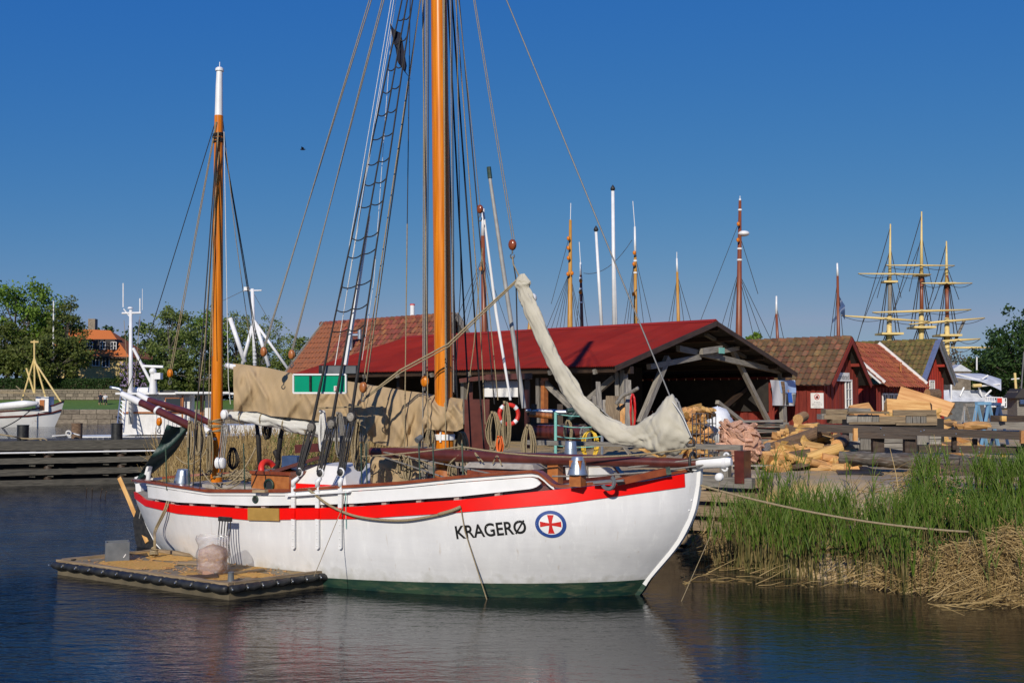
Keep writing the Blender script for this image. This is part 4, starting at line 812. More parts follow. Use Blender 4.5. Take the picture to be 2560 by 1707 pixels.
# stern mooring rope to the raft
b = MB(); kn = gz(385, 1395, PZ) + Z * .03
b.tube(spline([bp(424, 1199, 1.2), bp(428, 1206, 1.25), hp(420, 1265, .06), hp(408, 1320, .2), kn + Z * .35, kn + Z * .1, kn], 8), .016, 6)
b.tube(spline([bp(430, 1199, 1.2), bp(433, 1206, 1.25), hp(425, 1265, .06), hp(412, 1320, .2), kn + Z * .35 + BA * .02, kn + Z * .1 + BA * .03, kn], 8), .016, 6)
for k in range(5): b.torus(kn + Z * (.04 + .03 * k) + V((rnd.uniform(-.03, .03), 0, 0)), .07 - .008 * k, .017, Z + V((rnd.uniform(-.5, .5), rnd.uniform(-.5, .5), 0)), 14, 6)
b.build('mooring_rope', m_hemp, None, smooth=True, label='doubled hemp rope tying the boat stern to the raft', cat='rope')
board('wooden_oar', m_log, at(299, 1194, 23.6), at(368, 1355, 22.6), .085, .035, None, up=V((0, 1, 0)), jit=.004, seg=6, label='orange wooden plank leaning in the water beside the rudder', cat='plank')
# galvanised buckets (upside down)
def bucket(c, r0, r1, h, label, tilt=0):
    t = thing('metal_bucket', c, label, 'bucket', 'buckets on the boat'); ax = (Z + BA * tilt).normalized()
    MB().lathe([(r0 - .006, 0), (r0 + .008, .0), (r0 + .008, .012), (r0, .015), (lerp(r0, r1, .62), h * .62), (lerp(r0, r1, .62) + .003, h * .63), (lerp(r0, r1, .7), h * .7), (r1, h * .97), (r1 - .006, h), (r1 - .012, h - .008), (0, h - .008)], c, 28, ax, cap=False).build('pail', m_galv, t, smooth=35)
    MB().torus(c + ax * .1, r0 * .99, .005, ax + BA * .25, 20, 5, a0=0, a1=pi).build('handle', m_wire, t, smooth=True)
bucket(bp(1444, 1186, 1.3), .148, .088, .27, 'galvanised bucket upside down on the bitt in front of the brown bowsprit')
bucket(bp(1427, 1150, -.55), .125, .09, .32, 'galvanised bucket upside down behind the brown bowsprit')
bucket(bp(456, 1207, 1.0), .16, .115, .26, 'galvanised bucket on the stern deck by the mizzen mast', .12)
# head rope to the bank, thin line into the water
b = MB(); P0 = bp(1752, 1213, 0); b.tube(sagline(P0, gz(2420, 1329, 1.0), .12, 24), .018, 7); b.build('bow_rope', m_hemp, None, smooth=True, label='long hemp rope from the bow to the reed bank', cat='rope')
MB().tube([bp(1800, 1200, .05), bp(1775, 1340, .02), gz(1700, 1510, -.05)], .006, 5).build('bow_line', m_hemp, None, label='thin line hanging from the bowsprit end into the water', cat='line')
MB().tube([bp(1818, 1150, .05), gz(1700, 1512, -.05) + V((.2, .1, .05))], .0045, 5)
# ================================================================== sheds and huts
A_ = V((-.752, .659, 0)); T_ = V((.659, .752, 0)); N_g = V((.752, -.659, 0))
def tile_mesh(mt):
    b = MB(); n = 8; rows = []; wd, ln = .265, .40
    for (x, dz) in ((0, .0), (.12, .012), (ln, .035)):
        rows.append([(x, wd * (k / n - .5), dz + .026 * sin(2 * pi * k / n + .4)) for k in range(n + 1)])
    b.sheet(rows); b.sheet([rows[-1], [(ln - .01, p[1], p[2] - .022) for p in rows[-1]]]); return b.mesh('roof_tile', mt, (0, 0, 0), smooth=40)
TM = {}
def tile_slope(parent, R, ax, L, D, S, mt, limit=300, order=1, skip=None):
    """tiles hung from ridge point R along ax, falling along D; the nearest ones first"""
    if mt.name not in TM: TM[mt.name] = tile_mesh(mt)
    nrm = D.cross(ax); nrm = nrm if nrm.z > 0 else -nrm
    nx, ny = int(L / .25), int(S / .33); cells = [(i, j) for j in range(ny + 1) for i in range(nx + 1)]
    cells.sort(key=lambda c: c[0]); b = MB(); me = TM[mt.name]; cnt = 0
    side_ = nrm.cross(D)
    for (i, j) in cells:
        P = R + ax * (i * .25 + .12) + D * (j * .33 + .02) + nrm * (.03 + rnd.uniform(-.004, .006))
        if skip and skip(P): continue
        Dj = (D + side_ * rnd.uniform(-.025, .025) + nrm * rnd.uniform(-.012, .012)).normalized(); s2 = nrm.cross(Dj).normalized(); n2 = Dj.cross(s2)
        M = Matrix(((Dj.x, s2.x, n2.x, P.x), (Dj.y, s2.y, n2.y, P.y), (Dj.z, s2.z, n2.z, P.z), (0, 0, 0, 1)))
        cnt += 1
        if cnt <= limit: inst('roof_tile', me, M, parent)
        else: b.add([M @ v.co for v in me.vertices], [tuple(p.vertices) for p in me.polygons])
    if b.v: b.build('far_roof_tiles', mt, parent, kind='stuff')
def boards_wall(parent, p0, p1, z0, z1, mt, n_out, bw=.17, ztop=None, name='wall_board', holes=()):
    p0, p1 = V(p0), V(p1); L = (p1 - p0).length; ax = (p1 - p0) / L; k = 0; x = 0
    while x < L - .02:
        w_ = min(bw * rnd.uniform(.85, 1.15), L - x); xc = x + w_ / 2; zt = z1 if ztop is None else ztop(xc); o = n_out * (.03 if k % 2 else 0); c = p0 + ax * xc
        segs = [(z0, zt)]
        for (h0, h1, hz0, hz1) in holes:
            if h0 < xc < h1: segs = [(z0, hz0), (hz1, zt)]
        for (a, e) in segs:
            if e - a > .05: board(name, mt, V((c.x, c.y, a)) + o, V((c.x, c.y, e)) + o, w_ - .012, .03, parent, up=n_out)
        x += w_; k += 1
def hut(name, R0, hw, rise, L, tmat, wmat, label, oe=.28, og=.45, verge=None, ax=A_, tt=T_, ng=N_g, limit=300, zg=YARD, tiles_front=True, window=None):
    """R0: ridge end at the near verge; ax runs along the ridge away from the near gable, tt across to the far eave"""
    t = thing(name, V((R0.x, R0.y, zg)), label, 'hut'); sl = sqrt(hw * hw + rise * rise); D = (-tt * hw - Z * rise) / sl; D2 = (tt * hw - Z * rise) / sl
    for d, nm in ((D, 'front_roof'), (D2, 'rear_roof')):
        n = d.cross(ax); n = n if n.z > 0 else -n; a, e = R0, R0 + ax * L; b = MB()
        b.prism([a - n * .07, e - n * .07, e + d * sl - n * .07, a + d * sl - n * .07], n * .07); rf = b.build(nm, m_under, t)
        if d is D: tile_slope(t, R0 - ax * .03, ax, L, d, sl, tmat, limit)
        else: tile_slope(t, R0 - ax * .03, ax, .8, d, sl, tmat, 60)
        vb = verge or wmat
        board('verge_board', vb, R0 - ax * .035 - n * .09 + d * .02, R0 - ax * .035 - n * .09 + d * (sl + .03), .03, .19, t, up=n)
        if verge is m_wplank or verge is m_galv: MB().beam(R0 - ax * .05 + n * .05, R0 - ax * .05 + n * .05 + d * sl, .26 if verge is m_galv else .1, .03, n).build('verge_flashing', verge, t)
    x = 0
    me = MB().tube([(0, 0, -.02), (.36, 0, .0)], [.11, .125], 10).mesh('ridge_tile', tmat, (0, 0, 0), smooth=40)
    while x < L: inst('ridge_tile', me, frame(R0 + ax * x - Z * .03, ax), t); x += .34
    ih = hw - oe; we = R0.z - rise * (ih / hw) - .12; G = R0 + ax * og; G.z = 0
    c0, c1 = G - tt * ih, G + tt * ih
    boards_wall(t, c0, c1, zg - .2, we, wmat, ng, .17, ztop=lambda x: R0.z - .12 - rise / hw * abs(x - ih), holes=[window] if window else ())
    boards_wall(t, c0 + ax * (L - og * 2), c0, zg - .2, we, wmat, -tt, .17)
    MB().beam(c0 + ax * (L - og) + Z * zg, c1 + ax * (L - og) + Z * zg, .05, 2).build('far_wall', m_under, t)
    MB().beam(c1 + Z * ((zg + we) / 2), c1 + ax * (L - 2 * og) + Z * ((zg + we) / 2), .05, we - zg).build('rear_wall', wmat, t)
    for k in (-.55, .55): MB().beam(G + tt * (ih * k) - ax * (og - .06) + Z * (R0.z - .22 - rise / hw * abs(ih * k)), G + tt * (ih * k) + Z * (R0.z - .22 - rise / hw * abs(ih * k)), .1, .12).build('purlin_end', wmat, t)
    MB().tube([R0 + D * (sl + .03) + ax * .1 - Z * .02, R0 + D * (sl + .03) + ax * (L - .2) - Z * .02], .045, 8).build('gutter', m_grey, t)
    return t, c0, c1, we
def casement(parent, c, ax, n, wd, ht, nx=2, ny=3, name='window'):
    f = MB()
    for s in (-1, 1): f.box(c + ax * (s * (wd / 2 - .03)) + n * .03, (.06, .05, ht), (ax, n, Z)); f.box(c + Z * (s * (ht / 2 - .03)) + n * .032, (wd - .12, .05, .06), (ax, n, Z))
    for k in range(1, nx): f.box(c + ax * (wd * (k / nx - .5)) + n * .028, (.035, .04, ht - .12), (ax, n, Z))
    for k in range(1, ny): f.box(c + Z * (ht * (k / ny - .5)) + n * .026, (wd - .12, .036, .03), (ax, n, Z))
    w_ = f.build(name, m_wplank, parent); MB().box(c, (wd - .04, .02, ht - .04), (ax, n, Z)).build('pane', m_glass, w_); return w_
# first hut
R1 = at(2128, 843, 42.35); h1, c0, c1, we = hut('red_hut', R1, 1.85, 1.82, 8.5, m_tileB, m_hutred, 'red wooden hut with weathered tile roof carrying a white name sign', window=None)
gc = lerp(c0, c1, .5); G = onpl(2117, 985, c0, N_g) + N_g * .05
casement(h1, G, T_, N_g, .62, 1.15, 2, 3)
S_ = onpl(2107, 942, c0 + N_g * .12, N_g); board_ = MB().box(S_, (1.15, .04, .34), (T_, N_g, Z)).build('name_sign', m_wplank, h1)
def lettering(txt, c, ax, up, n, wd, parent, mt, name='sign_lettering', h=None, size=None):
    cu = bpy.data.curves.new(name, 'FONT'); cu.body = txt; cu.align_x = 'CENTER'; cu.resolution_u = 3; o = bpy.data.objects.new('lettering_source', cu); COL.objects.link(o); bpy.context.view_layer.update()
    me = o.evaluated_get(bpy.context.evaluated_depsgraph_get()).to_mesh(); vs_ = [tuple(v.co) for v in me.vertices]; fs = [tuple(p.vertices) for p in me.polygons]; bpy.data.objects.remove(o)
    x0, x1 = min(v[0] for v in vs_), max(v[0] for v in vs_); y0, y1 = min(v[1] for v in vs_), max(v[1] for v in vs_); k = wd / (x1 - x0); ky = (h / (y1 - y0)) if h else k
    b = MB(); b.add([c + ax * ((v[0] - (x0 + x1) / 2) * k) + up * ((v[1] - (y0 + y1) / 2) * ky) + n * .004 for v in vs_], fs); return b.build(name, mt, parent)
lettering('Storebrand', S_ + N_g * .02, T_, Z, N_g, 1.0, board_, m_letter, h=.22)
# fire-ban sign on the long wall
F_ = onpl(2043, 1001, c0 - T_ * .06, -T_); fs_ = MB().box(F_, (.52, .03, .58), (-A_, -T_, Z)).build('fire_ban_sign', m_wplank, None, label='white sign with red no-open-fire symbol on the hut wall', cat='sign')
b = MB(); b.torus(F_ + Z * .14 - T_ * .02, .10, .013, T_, 24, 5); b.beam(F_ + Z * .14 - T_ * .022 - A_ * .07 + Z * .07, F_ + Z * .14 - T_ * .022 + A_ * .07 - Z * .07, .018, .008, T_); b.build('ban_ring', m_cross, fs_)
b = MB(); fl = [(-.05, -.06), (.05, -.06), (.06, -.01), (.035, .03), (.02, .0), (.0, .07), (-.03, .01), (-.045, .03), (-.06, -.01)]; b.add([F_ + Z * (.14 + p[1]) - A_ * p[0] - T_ * .018 for p in fl], [tuple(range(9))]); b.build('flame_symbol', m_letter, fs_)
for k, tx in enumerate(('Att elda en', 'öppen eld förbjudet', 'Grillning endast på', 'anvisad plats')): lettering(tx, F_ - Z * (.06 + .062 * k) - T_ * .016, -A_, Z, -T_, .42 if k in (1, 2) else .27, fs_, m_grey, h=.042)
# second hut: turned a quarter, corrugated-looking orange tiles, white verges
R2 = at(2193, 861, 49.0); h2 = thing('orange_roof_hut', V((R2.x, R2.y, YARD)), 'low hut with bright orange tile roof and white verge boards between two red huts', 'hut')
D = (N_g * 2.11 - Z * 1.83).normalized(); sl = sqrt(2.11 ** 2 + 1.83 ** 2); n2 = D.cross(T_); n2 = n2 if n2.z > 0 else -n2
MB().prism([R2 - n2 * .06, R2 - T_ * 4.6 - n2 * .06, R2 - T_ * 4.6 + D * sl - n2 * .06, R2 + D * sl - n2 * .06], n2 * .06).build('roof', m_under, h2)
m_tileR = mat('clay_tile_bright', (.36, .095, .035), (.27, .07, .03), .8, 6, bump=.3, rand=.22, hue=.01, wear=(.16, .06, .03), wlo=.55, whi=.75, wscale=9)
tile_slope(h2, R2, -T_, 4.6, D, sl, m_tileR, 300)
for o, L_ in ((T_ * .04, sl + .05), (-T_ * 4.62, sl + .05)): board('verge_board', m_wplank, R2 + o + n2 * .08, R2 + o + n2 * .08 + D * L_, .05, .16, h2, up=n2)
MB().beam(R2 - T_ * 4.6 + D * sl + n2 * .0 - T_ * .03, R2 - T_ * 4.6 + D * (sl - 1.15) - T_ * .03, .42, .05, n2).build('end_flashing', m_wplank, h2)
w0 = R2 + D * sl - N_g * .35; w0.z = 0; boards_wall(h2, w0 - T_ * 4.4, w0 - T_ * .1, YARD - .2, 3.55, m_hutred, N_g, .17)
b = MB(); q = w0 + N_g * .05 - T_ * 3.0
for k in range(3): casement(h2, w0 + N_g * .05 - T_ * (3.7 - .62 * k) + Z * 2.95, T_, N_g, .56, .7, 2, 2)
rp = MB(); rp.tube(spline([at(2252, 905, 47), at(2251, 950, 47), at(2247, 966, 46.9), at(2240, 973, 46.8)], 5), .055, 10); rp.build('stove_pipe', m_teak, h2, smooth=True); MB().tube([at(2243, 971, 46.8), at(2238, 975, 46.8)], [.07, .075], 10).build('pipe_end', m_galv, h2)
# third hut
R3 = at(2345, 850, 51.6); h3, e0, e1, we3 = hut('mossy_roof_hut', R3, 2.1, 2.05, 8.0, m_tileM, m_bright, 'bright red hut with mossy roof and grey metal verge farthest along the row', verge=m_galv)
casement(h3, onpl(2329, 975, e0 + N_g * .06, N_g), T_, N_g, .62, .95, 2, 2)
# tiled shed behind the mast
R4 = at(1138, 793, 47.0); R4.z = 6.75; h4 = thing('tiled_shed', V((R4.x, R4.y, YARD)), 'large shed with orange pantile roof and steel flue behind the main mast', 'shed')
D = (-T_ * 2.3 - Z * 2.55).normalized(); sl = sqrt(2.3 ** 2 + 2.55 ** 2); n4 = D.cross(A_); n4 = n4 if n4.z > 0 else -n4; L4 = 8.9
MB().prism([R4 - n4 * .08, R4 + A_ * L4 - n4 * .08, R4 + A_ * L4 + D * sl - n4 * .08, R4 + D * sl - n4 * .08], n4 * .08).build('front_roof', m_under, h4)
D2 = (T_ * 2.3 - Z * 2.55).normalized(); MB().prism([R4, R4 + A_ * L4, R4 + A_ * L4 + D2 * sl, R4 + D2 * sl], -Z * .1).build('rear_roof', m_gwood, h4)
tile_slope(h4, R4, A_, L4, D, sl, m_tileO, 300)
for o in (-A_ * .05, A_ * (L4 + .04)): board('verge_board', m_gwood, R4 + o + n4 * .05, R4 + o + n4 * .05 + D * sl, .04, .2, h4, up=n4); board('verge_board', m_gwood, R4 + o, R4 + o + D2 * sl, .04, .3, h4)
me = MB().tube([(0, 0, -.02), (.36, 0, .0)], [.12, .135], 10).mesh('ridge_tile', m_tileO, (0, 0, 0), smooth=40); x = 0
while x < L4: inst('ridge_tile', me, frame(R4 + A_ * x - Z * .02, A_), h4); x += .34
wz = R4 + D * (sl - .4); boards_wall(h4, V((wz.x, wz.y, 0)) + A_ * (L4 - .4), V((wz.x, wz.y, 0)) + A_ * .4, YARD - .2, 4.3, m_hutred, -T_, .2)
MB().tube([R4 + D * (sl + .05) + A_ * L4, R4 + D * (sl + .05)], .06, 8).build('gutter', m_galv, h4)
fl = onpl(877, 875, R4 + n4 * .05, n4); b = MB(); b.tube([fl, fl + Z * .75], .10, 14); b.tube([fl + Z * .68, fl + Z * .68 + V((.42, -.1, 0))], .075, 12); b.tube([fl + Z * .5 + V((.42, -.1, 0)), fl + Z * .95 + V((.42, -.1, 0))], .10, 14); b.build('steel_flue', m_galv, h4, smooth=40)
ch = R4 + A_ * 4.0; b = MB(); b.tube([at(1031, 798, 49.5), at(1031, 762, 49.5)], .11, 12); b.build('white_chimney_pipe', m_white, h4, smooth=40); MB().tube([at(1031, 763, 49.5), at(1031, 760, 49.5)], .12, 12).build('pipe_cap', m_lifered, h4)
# ------------------------------------------------ red corrugated open shed
RS = at(1790, 804, 36.4); HW, RISE, LS = 5.85, RS.z - 4.03, 15.4
rs = thing('open_boat_shed', V((RS.x, RS.y, YARD)), 'open timber boat shed with red corrugated metal roof', 'shed'); sl = sqrt(HW * HW + RISE * RISE)
Dl = (-T_ * HW - Z * RISE) / sl; Dr = (T_ * HW - Z * RISE) / sl
def corr_sheet(mt, wd, ln):
    b = MB(); n = 12; pts = []
    for k in range(n * 6 + 1): u = k / (n * 6); pts.append((u * wd, .022 * sin(2 * pi * n * u)))
    b.sheet([[(p[0], 0, p[1]) for p in pts], [(p[0], ln, p[1]) for p in pts]]); b.sheet([[(p[0], ln, p[1]) for p in pts], [(p[0], ln, p[1] - .008) for p in pts]]); return b.mesh('roof_sheet', mt, (0, 0, 0), smooth=50)
csm = corr_sheet(m_roofred, .96, sl)
for d, nm in ((Dl, 0), (Dr, 1)):
    n = d.cross(A_); n = n if n.z > 0 else -n
    for k in range(16):
        P = RS + A_ * (.955 * k) + n * (.02 + .006 * (k % 2)); inst('roof_sheet', csm, Matrix(((A_.x, d.x, n.x, P.x), (A_.y, d.y, n.y, P.y), (A_.z, d.z, n.z, P.z), (0, 0, 0, 1))), rs)
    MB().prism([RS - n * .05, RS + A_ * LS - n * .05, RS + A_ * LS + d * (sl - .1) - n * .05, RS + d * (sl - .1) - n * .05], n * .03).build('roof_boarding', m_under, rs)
    for k in range(6): board('purlin', m_dwood, RS + d * (.4 + k * 1.1) - n * .13 + A_ * .1, RS + d * (.4 + k * 1.1) - n * .13 + A_ * (LS - .1), .12, .14, rs, up=n)
    board('verge_board', m_dwood, RS - A_ * .03 - n * .06, RS - A_ * .03 - n * .06 + d * sl, .04, .16, rs, up=n)
MB().prism([RS + Dl * .2 + Z * .05, RS + Z * .09, RS + Dr * .2 + Z * .05], A_ * LS).build('ridge_cap', m_roofred, rs)
for k in range(9):                                     # rafter tails under the near eave
    P = RS + Dl * (sl - .55) + A_ * (.8 + k * 1.75) - Z * .16; board('rafter_tail', m_gwood, P, P + Dl * .5, .09, .14, rs)
GP = RS + A_ * .55; LP = RS - T_ * (HW - .9)
def gpl(px, py): return onpl(px, py, GP, N_g)
def lpl(px, py): return onpl(px, py, LP, -T_)
for (p, q, w_, m, f) in (((1600, 1058), (1669, 893), .2, m_gwood, gpl), ((1695, 871), (1966, 932), .19, m_gwood, gpl), ((1622, 917), (1748, 892), .17, m_gwood, gpl), ((1740, 879), (1790, 872), .2, m_gwood, lambda a, c: gpl(a, c) + N_g * .2), ((1786, 881), (1845, 870), .15, m_gwood, gpl), ((1840, 868), (1938, 1064), .17, m_gwood, lambda a, c: gpl(a, c) - N_g * .2), ((1783, 835), (1918, 914), .1, m_gwood, lambda a, c: gpl(a, c) - N_g * .3), ((1808, 1068), (1922, 968), .16, m_dwood, lambda a, c: gpl(a, c) - N_g * .9), ((1836, 1005), (1915, 1068), .14, m_gwood, lambda a, c: gpl(a, c) - N_g * .7),
    ((1953, 928), (1960, 1090), .3, m_gwood, gpl), ((1546, 930), (1549, 1085), .2, m_gwood, lpl), ((1560, 925), (1561, 1085), .22, m_gwood, lpl), ((1348, 945), (1349, 1075), .2, m_gwood, lpl), ((1361, 945), (1361, 1075), .2, m_teak, lpl), ((1356, 950), (1432, 1022), .16, m_gwood, lpl), ((1536, 943), (1464, 1004), .16, m_gwood, lpl), ((1160, 945), (1160, 1060), .2, m_gwood, lpl), ((1000, 945), (1000, 1060), .2, m_dwood, lpl)):
    board('timber', m, f(*p), f(*q), .14 if f is not gpl else .16, w_, rs, up=(Z if abs(p[1] - q[1]) < abs(p[0] - q[0]) else N_g.cross(Z)), jit=.004)
board('eave_beam', m_dwood, LP - Z * (LP.z - 3.95), LP + A_ * 14.5 - Z * (LP.z - 3.95), .18, .22, rs)
MB().box(gpl(1782, 877) + N_g * .35, (.36, .02, .2), (T_, N_g, Z)).build('turquoise_end', m_teal, rs)
rw = RS + T_ * (HW - .8); boards_wall(rs, V((rw.x, rw.y, 0)) + A_ * 14, V((rw.x, rw.y, 0)) + A_ * .5, YARD - .2, 3.9, m_hutred, -T_, .2)
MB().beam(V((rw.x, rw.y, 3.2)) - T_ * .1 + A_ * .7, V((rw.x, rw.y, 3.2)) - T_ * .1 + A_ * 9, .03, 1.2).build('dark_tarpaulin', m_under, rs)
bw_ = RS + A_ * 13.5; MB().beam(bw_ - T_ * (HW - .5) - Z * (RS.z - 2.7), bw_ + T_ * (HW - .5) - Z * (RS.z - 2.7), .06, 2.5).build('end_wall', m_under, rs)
iw = RS + A_ * 4.5 - T_ * 1.0; MB().beam(V((iw.x, iw.y, 2.9)), V((iw.x, iw.y, 2.9)) + A_ * 9, .06, 2.8).build('added_shade_wall', m_under, rs)  # added near-black wall that keeps the shed interior dark
iw2 = RS + A_ * 5.5; MB().beam(V((iw2.x, iw2.y, 2.9)) - T_ * 1, V((iw2.x, iw2.y, 2.9)) + T_ * 3.6, .06, 2.8).build('added_shade_wall', m_under, rs)  # crosswise one, likewise added to hold the sunlit inside in shade
# printed banner on the gable post
q = [gpl(*p) + N_g * .15 for p in ((1916, 950), (1977, 950), (1978, 1014), (1921, 1013))]
rows = [[lerp(lerp(q[0], q[1], i / 10), lerp(q[3], q[2], i / 10), j / 6) + N_g * (.05 * sin(i * 1.3 + j * .5)) for i in range(11)] for j in range(7)]
bn = MB().sheet(rows).build('hanging_banner', m_lgrey, None, smooth=True, label='wrinkled photo banner with a person in blue hung on the shed post', cat='banner')
def bpt(u, v): return lerp(lerp(q[0], q[1], u), lerp(q[3], q[2], u), v) + N_g * (.01 + .05 * sin(u * 13 + v * 3))
def patch(name, mt, u0, u1, v0, v1, o=.012): MB().sheet([[bpt(lerp(u0, u1, i / 5), lerp(v0, v1, j / 5)) + N_g * o for i in range(6)] for j in range(6)]).build(name, mt, bn, smooth=True)
m_bsky = mat('banner_sky', (.32, .45, .70), rough=.8); patch('printed_sky', m_bsky, .38, .99, .02, .5); patch('printed_mast', m_bark, .42, .52, .05, .98, .02); patch('printed_coat', mat('banner_blue', (.02, .10, .42), rough=.8), .66, .84, .48, .88, .02); patch('printed_trousers', m_letter, .62, .72, .52, .97, .026); patch('printed_head', m_skin, .70, .78, .37, .47, .026); patch('printed_boat', m_grey, .86, .98, .55, .95, .02)
# ================================================================== timber quay at the bow, yard clutter
def yz(px, py, dz=0): return gz(px, py, YARD + dz)
tq = thing('timber_quay', V((4.0, 22.3, 0)), 'brown timber crib quay behind the bow of the boat', 'quay')
qd = V((.853, -.522, 0)).normalized(); qn = V((-.522, -.853, 0)).normalized(); base = V((1.5, 23.8, 0)); QL = 3.95
for k in range(6):
    z = YARD - .09 - k * .30; board('quay_beam', m_gwood if k == 0 else m_bwood, base - qd * 5 + Z * z + qn * .1, base + qd * (QL - .02 * k) + Z * z + qn * .1, .22, .2, tq, jit=.008, seg=10)
    board('return_beam', m_bwood, base + qd * QL + Z * (z - .02) - qn * .1, base + qd * QL + Z * (z - .02) - qn * 2.5, .2, .18, tq, jit=.006, seg=4)
for k in range(5): board('quay_post', m_dwood, base + qd * (QL - .15 - k * .8) - qn * .12 + Z * -.4, base + qd * (QL - .15 - k * .8) - qn * .12 + Z * (YARD - .05), .2, .2, tq, up=qd)
board('stub_post', m_spar, base + qd * (QL - .25) + qn * .02 + Z * (YARD - .1), base + qd * (QL - .25) + qn * .02 + Z * (YARD + .55), .42, .2, tq, up=qd)
board('stub_post', m_gwood, base + qd * (QL - .62) + qn * .0 + Z * (YARD - .1), base + qd * (QL - .62) + qn * .0 + Z * (YARD + .52), .2, .18, tq, up=qd)
board('top_rail', m_gwood, base - qd * 1.5 - qn * .08 + Z * (YARD + .6), base + qd * (QL - .3) - qn * .08 + Z * (YARD + .6), .16, .1, tq)
# --- logs
LOGM = []
def log_mesh(kind):
    b = MB(); n = 12; L = 1.0
    if kind == 'round':
        rows = []
        for i in range(6): rows.append([(L * i / 5, .5 * cos(t) * (1 + .06 * mnoise.noise(V((i, cos(t) * 2, len(LOGM))))), .5 * sin(t) * (1 + .06 * mnoise.noise(V((i, sin(t) * 2, 4 + len(LOGM)))))) for t in [2 * pi * k / n for k in range(n + 1)]])
        b.sheet(rows); b.m = [1 if len(LOGM) % 2 else 0] * len(b.f); b.add(rows[0][:-1], [tuple(range(n))]); b.add(rows[-1][:-1], [tuple(range(n))])
    elif kind == 'half':
        pr = [(cos(pi * k / 7) * .5, sin(pi * k / 7) * .5) for k in range(8)]; P = [(0, y, z) for y, z in pr]; Q = [(L * (1 + rnd.uniform(-.06, .06)), y * rnd.uniform(.8, 1), z * rnd.uniform(.7, 1)) for y, z in pr]
        b.add(P + Q, [tuple(range(8)), tuple(range(15, 7, -1))] + [(i, 8 + i, 8 + (i + 1) % 8, (i + 1) % 8) for i in range(8)]); b.m = [0, 0] + [1 if len(LOGM) % 4 == 1 else 0] * 7 + [0]
    else:
        pr = [(-.5, 0), (.1, -.22), (.5, .05), (.25, .3), (-.2, .24)]; P = [(rnd.uniform(-.08, .08), y * rnd.uniform(.7, 1.1), z * rnd.uniform(.7, 1.2)) for y, z in pr]; Mq = [(.5, y * rnd.uniform(.9, 1.2), z + rnd.uniform(-.05, .12)) for y, z in pr]; Q = [(L + rnd.uniform(-.12, .12), y * rnd.uniform(.5, 1.1), z * rnd.uniform(.4, 1.1) + rnd.uniform(-.1, .1)) for y, z in pr]
        b.add(P + Mq + Q, [tuple(range(5)), (14, 13, 12, 11, 10)] + [(r + i, r + 5 + i, r + 5 + (i + 1) % 5, r + (i + 1) % 5) for r in (0, 5) for i in range(5)])
    me = b.mesh('log', [m_log, m_bark], (0, 0, 0), smooth=(35 if kind != 'split' else False)); LOGM.append(me); return me
RND = [log_mesh('round') for _ in range(4)]; HLF = [log_mesh('half') for _ in range(4)]; SPL = [log_mesh('split') for _ in range(12)]; SPLP = []
for me in SPL[:5]: q = me.copy(); q.materials.clear(); q.materials.append(m_mesh); SPLP.append(q)
BRK = []
for me in SPL[5:9] + RND[:2]: q = me.copy(); q.materials.clear(); q.materials.append(m_bark); BRK.append(q)
def log(p0, p1, d, kind, label, group=None, name='firewood_log', dz=1.0, roll=0, mt=None, bark=False):
    p0, p1 = V(p0), V(p1); me = rnd.choice({'round': RND, 'half': HLF, 'split': SPL}[kind])
    if bark: me = rnd.choice(BRK)
    if mt: me = me.copy(); me.materials.clear(); me.materials.append(mt)
    return inst(name, me, frame(p0, p1 - p0) @ Matrix.Rotation(roll, 4, 'X') @ Matrix.Diagonal(((p1 - p0).length, d, d * dz, 1)), None, label=label, cat='log', group=group)
def yl(px, py, dep): return at(px, py, dep)
big = [((1908, 1128), (2052, 1078), 25.2, 24.9, .27, 'round', 'long peeled yellow log sloping across the front of the wood heap'),
       ((1912, 1146), (2005, 1142), 24.3, 24.5, .42, 'half', 'broad flat slab of split yellow wood low at the front of the heap'),
       ((1995, 1048), (2010, 1040), 26.4, 27.4, .25, 'round', 'pale sawn log end pointing at the viewer atop the wood heap'),
       ((2092, 1113), (2110, 1100), 24.6, 25.5, .27, 'round', 'round sawn log end at the heap beside the plank crate'),
       ((2012, 1148), (2100, 1120), 24.2, 24.6, .26, 'round', 'knobbly yellow log lying under the round sawn log end'),
       ((1985, 1078), (2045, 1070), 26.0, 26.3, .3, 'round', 'wet shiny peeled log below the topmost sawn log end'),
       ((1905, 1140), (1922, 1115), 24.6, 25.2, .2, 'round', 'grey weathered post stub beside the broad flat slab'),
       ((2105, 1165), (2128, 1160), 23.8, 24.2, .30, 'round', 'short thick yellow log under the old grey beam'),
       ((2060, 1180), (2080, 1165), 23.8, 24.3, .3, 'split', 'sharp wedge of split wood at the foot of the heap'),
       ((1985, 1168), (2040, 1158), 23.8, 24.0, .2, 'split', 'dark red-brown bark slab on the gravel below the heap'),
       ((2246, 985), (2378, 1024), 30, 29.5, .48, 'half', 'huge half log with dark bark edge on top of the timber stack'),
       ((2218, 1020), (2330, 1028), 29, 29, .55, 'half', 'thick curved yellow slab beneath the huge half log'),
       ((2300, 1040), (2380, 1075), 28.5, 28.2, .5, 'split', 'large split yellow plank slanting to the right of the timber stack'),
       ((2132, 1030), (2180, 1020), 28.8, 29, .42, 'half', 'curved yellow slab at the near end of the timber stack top'),
       ((2318, 985), (2346, 985), 30.8, 30.9, .3, 'round', 'stump block upright against the bright red hut'),
       ((1740, 1022), (1786, 1034), 26.6, 26.4, .22, 'half', 'wedge-shaped yellow block lying on the firewood cage')]
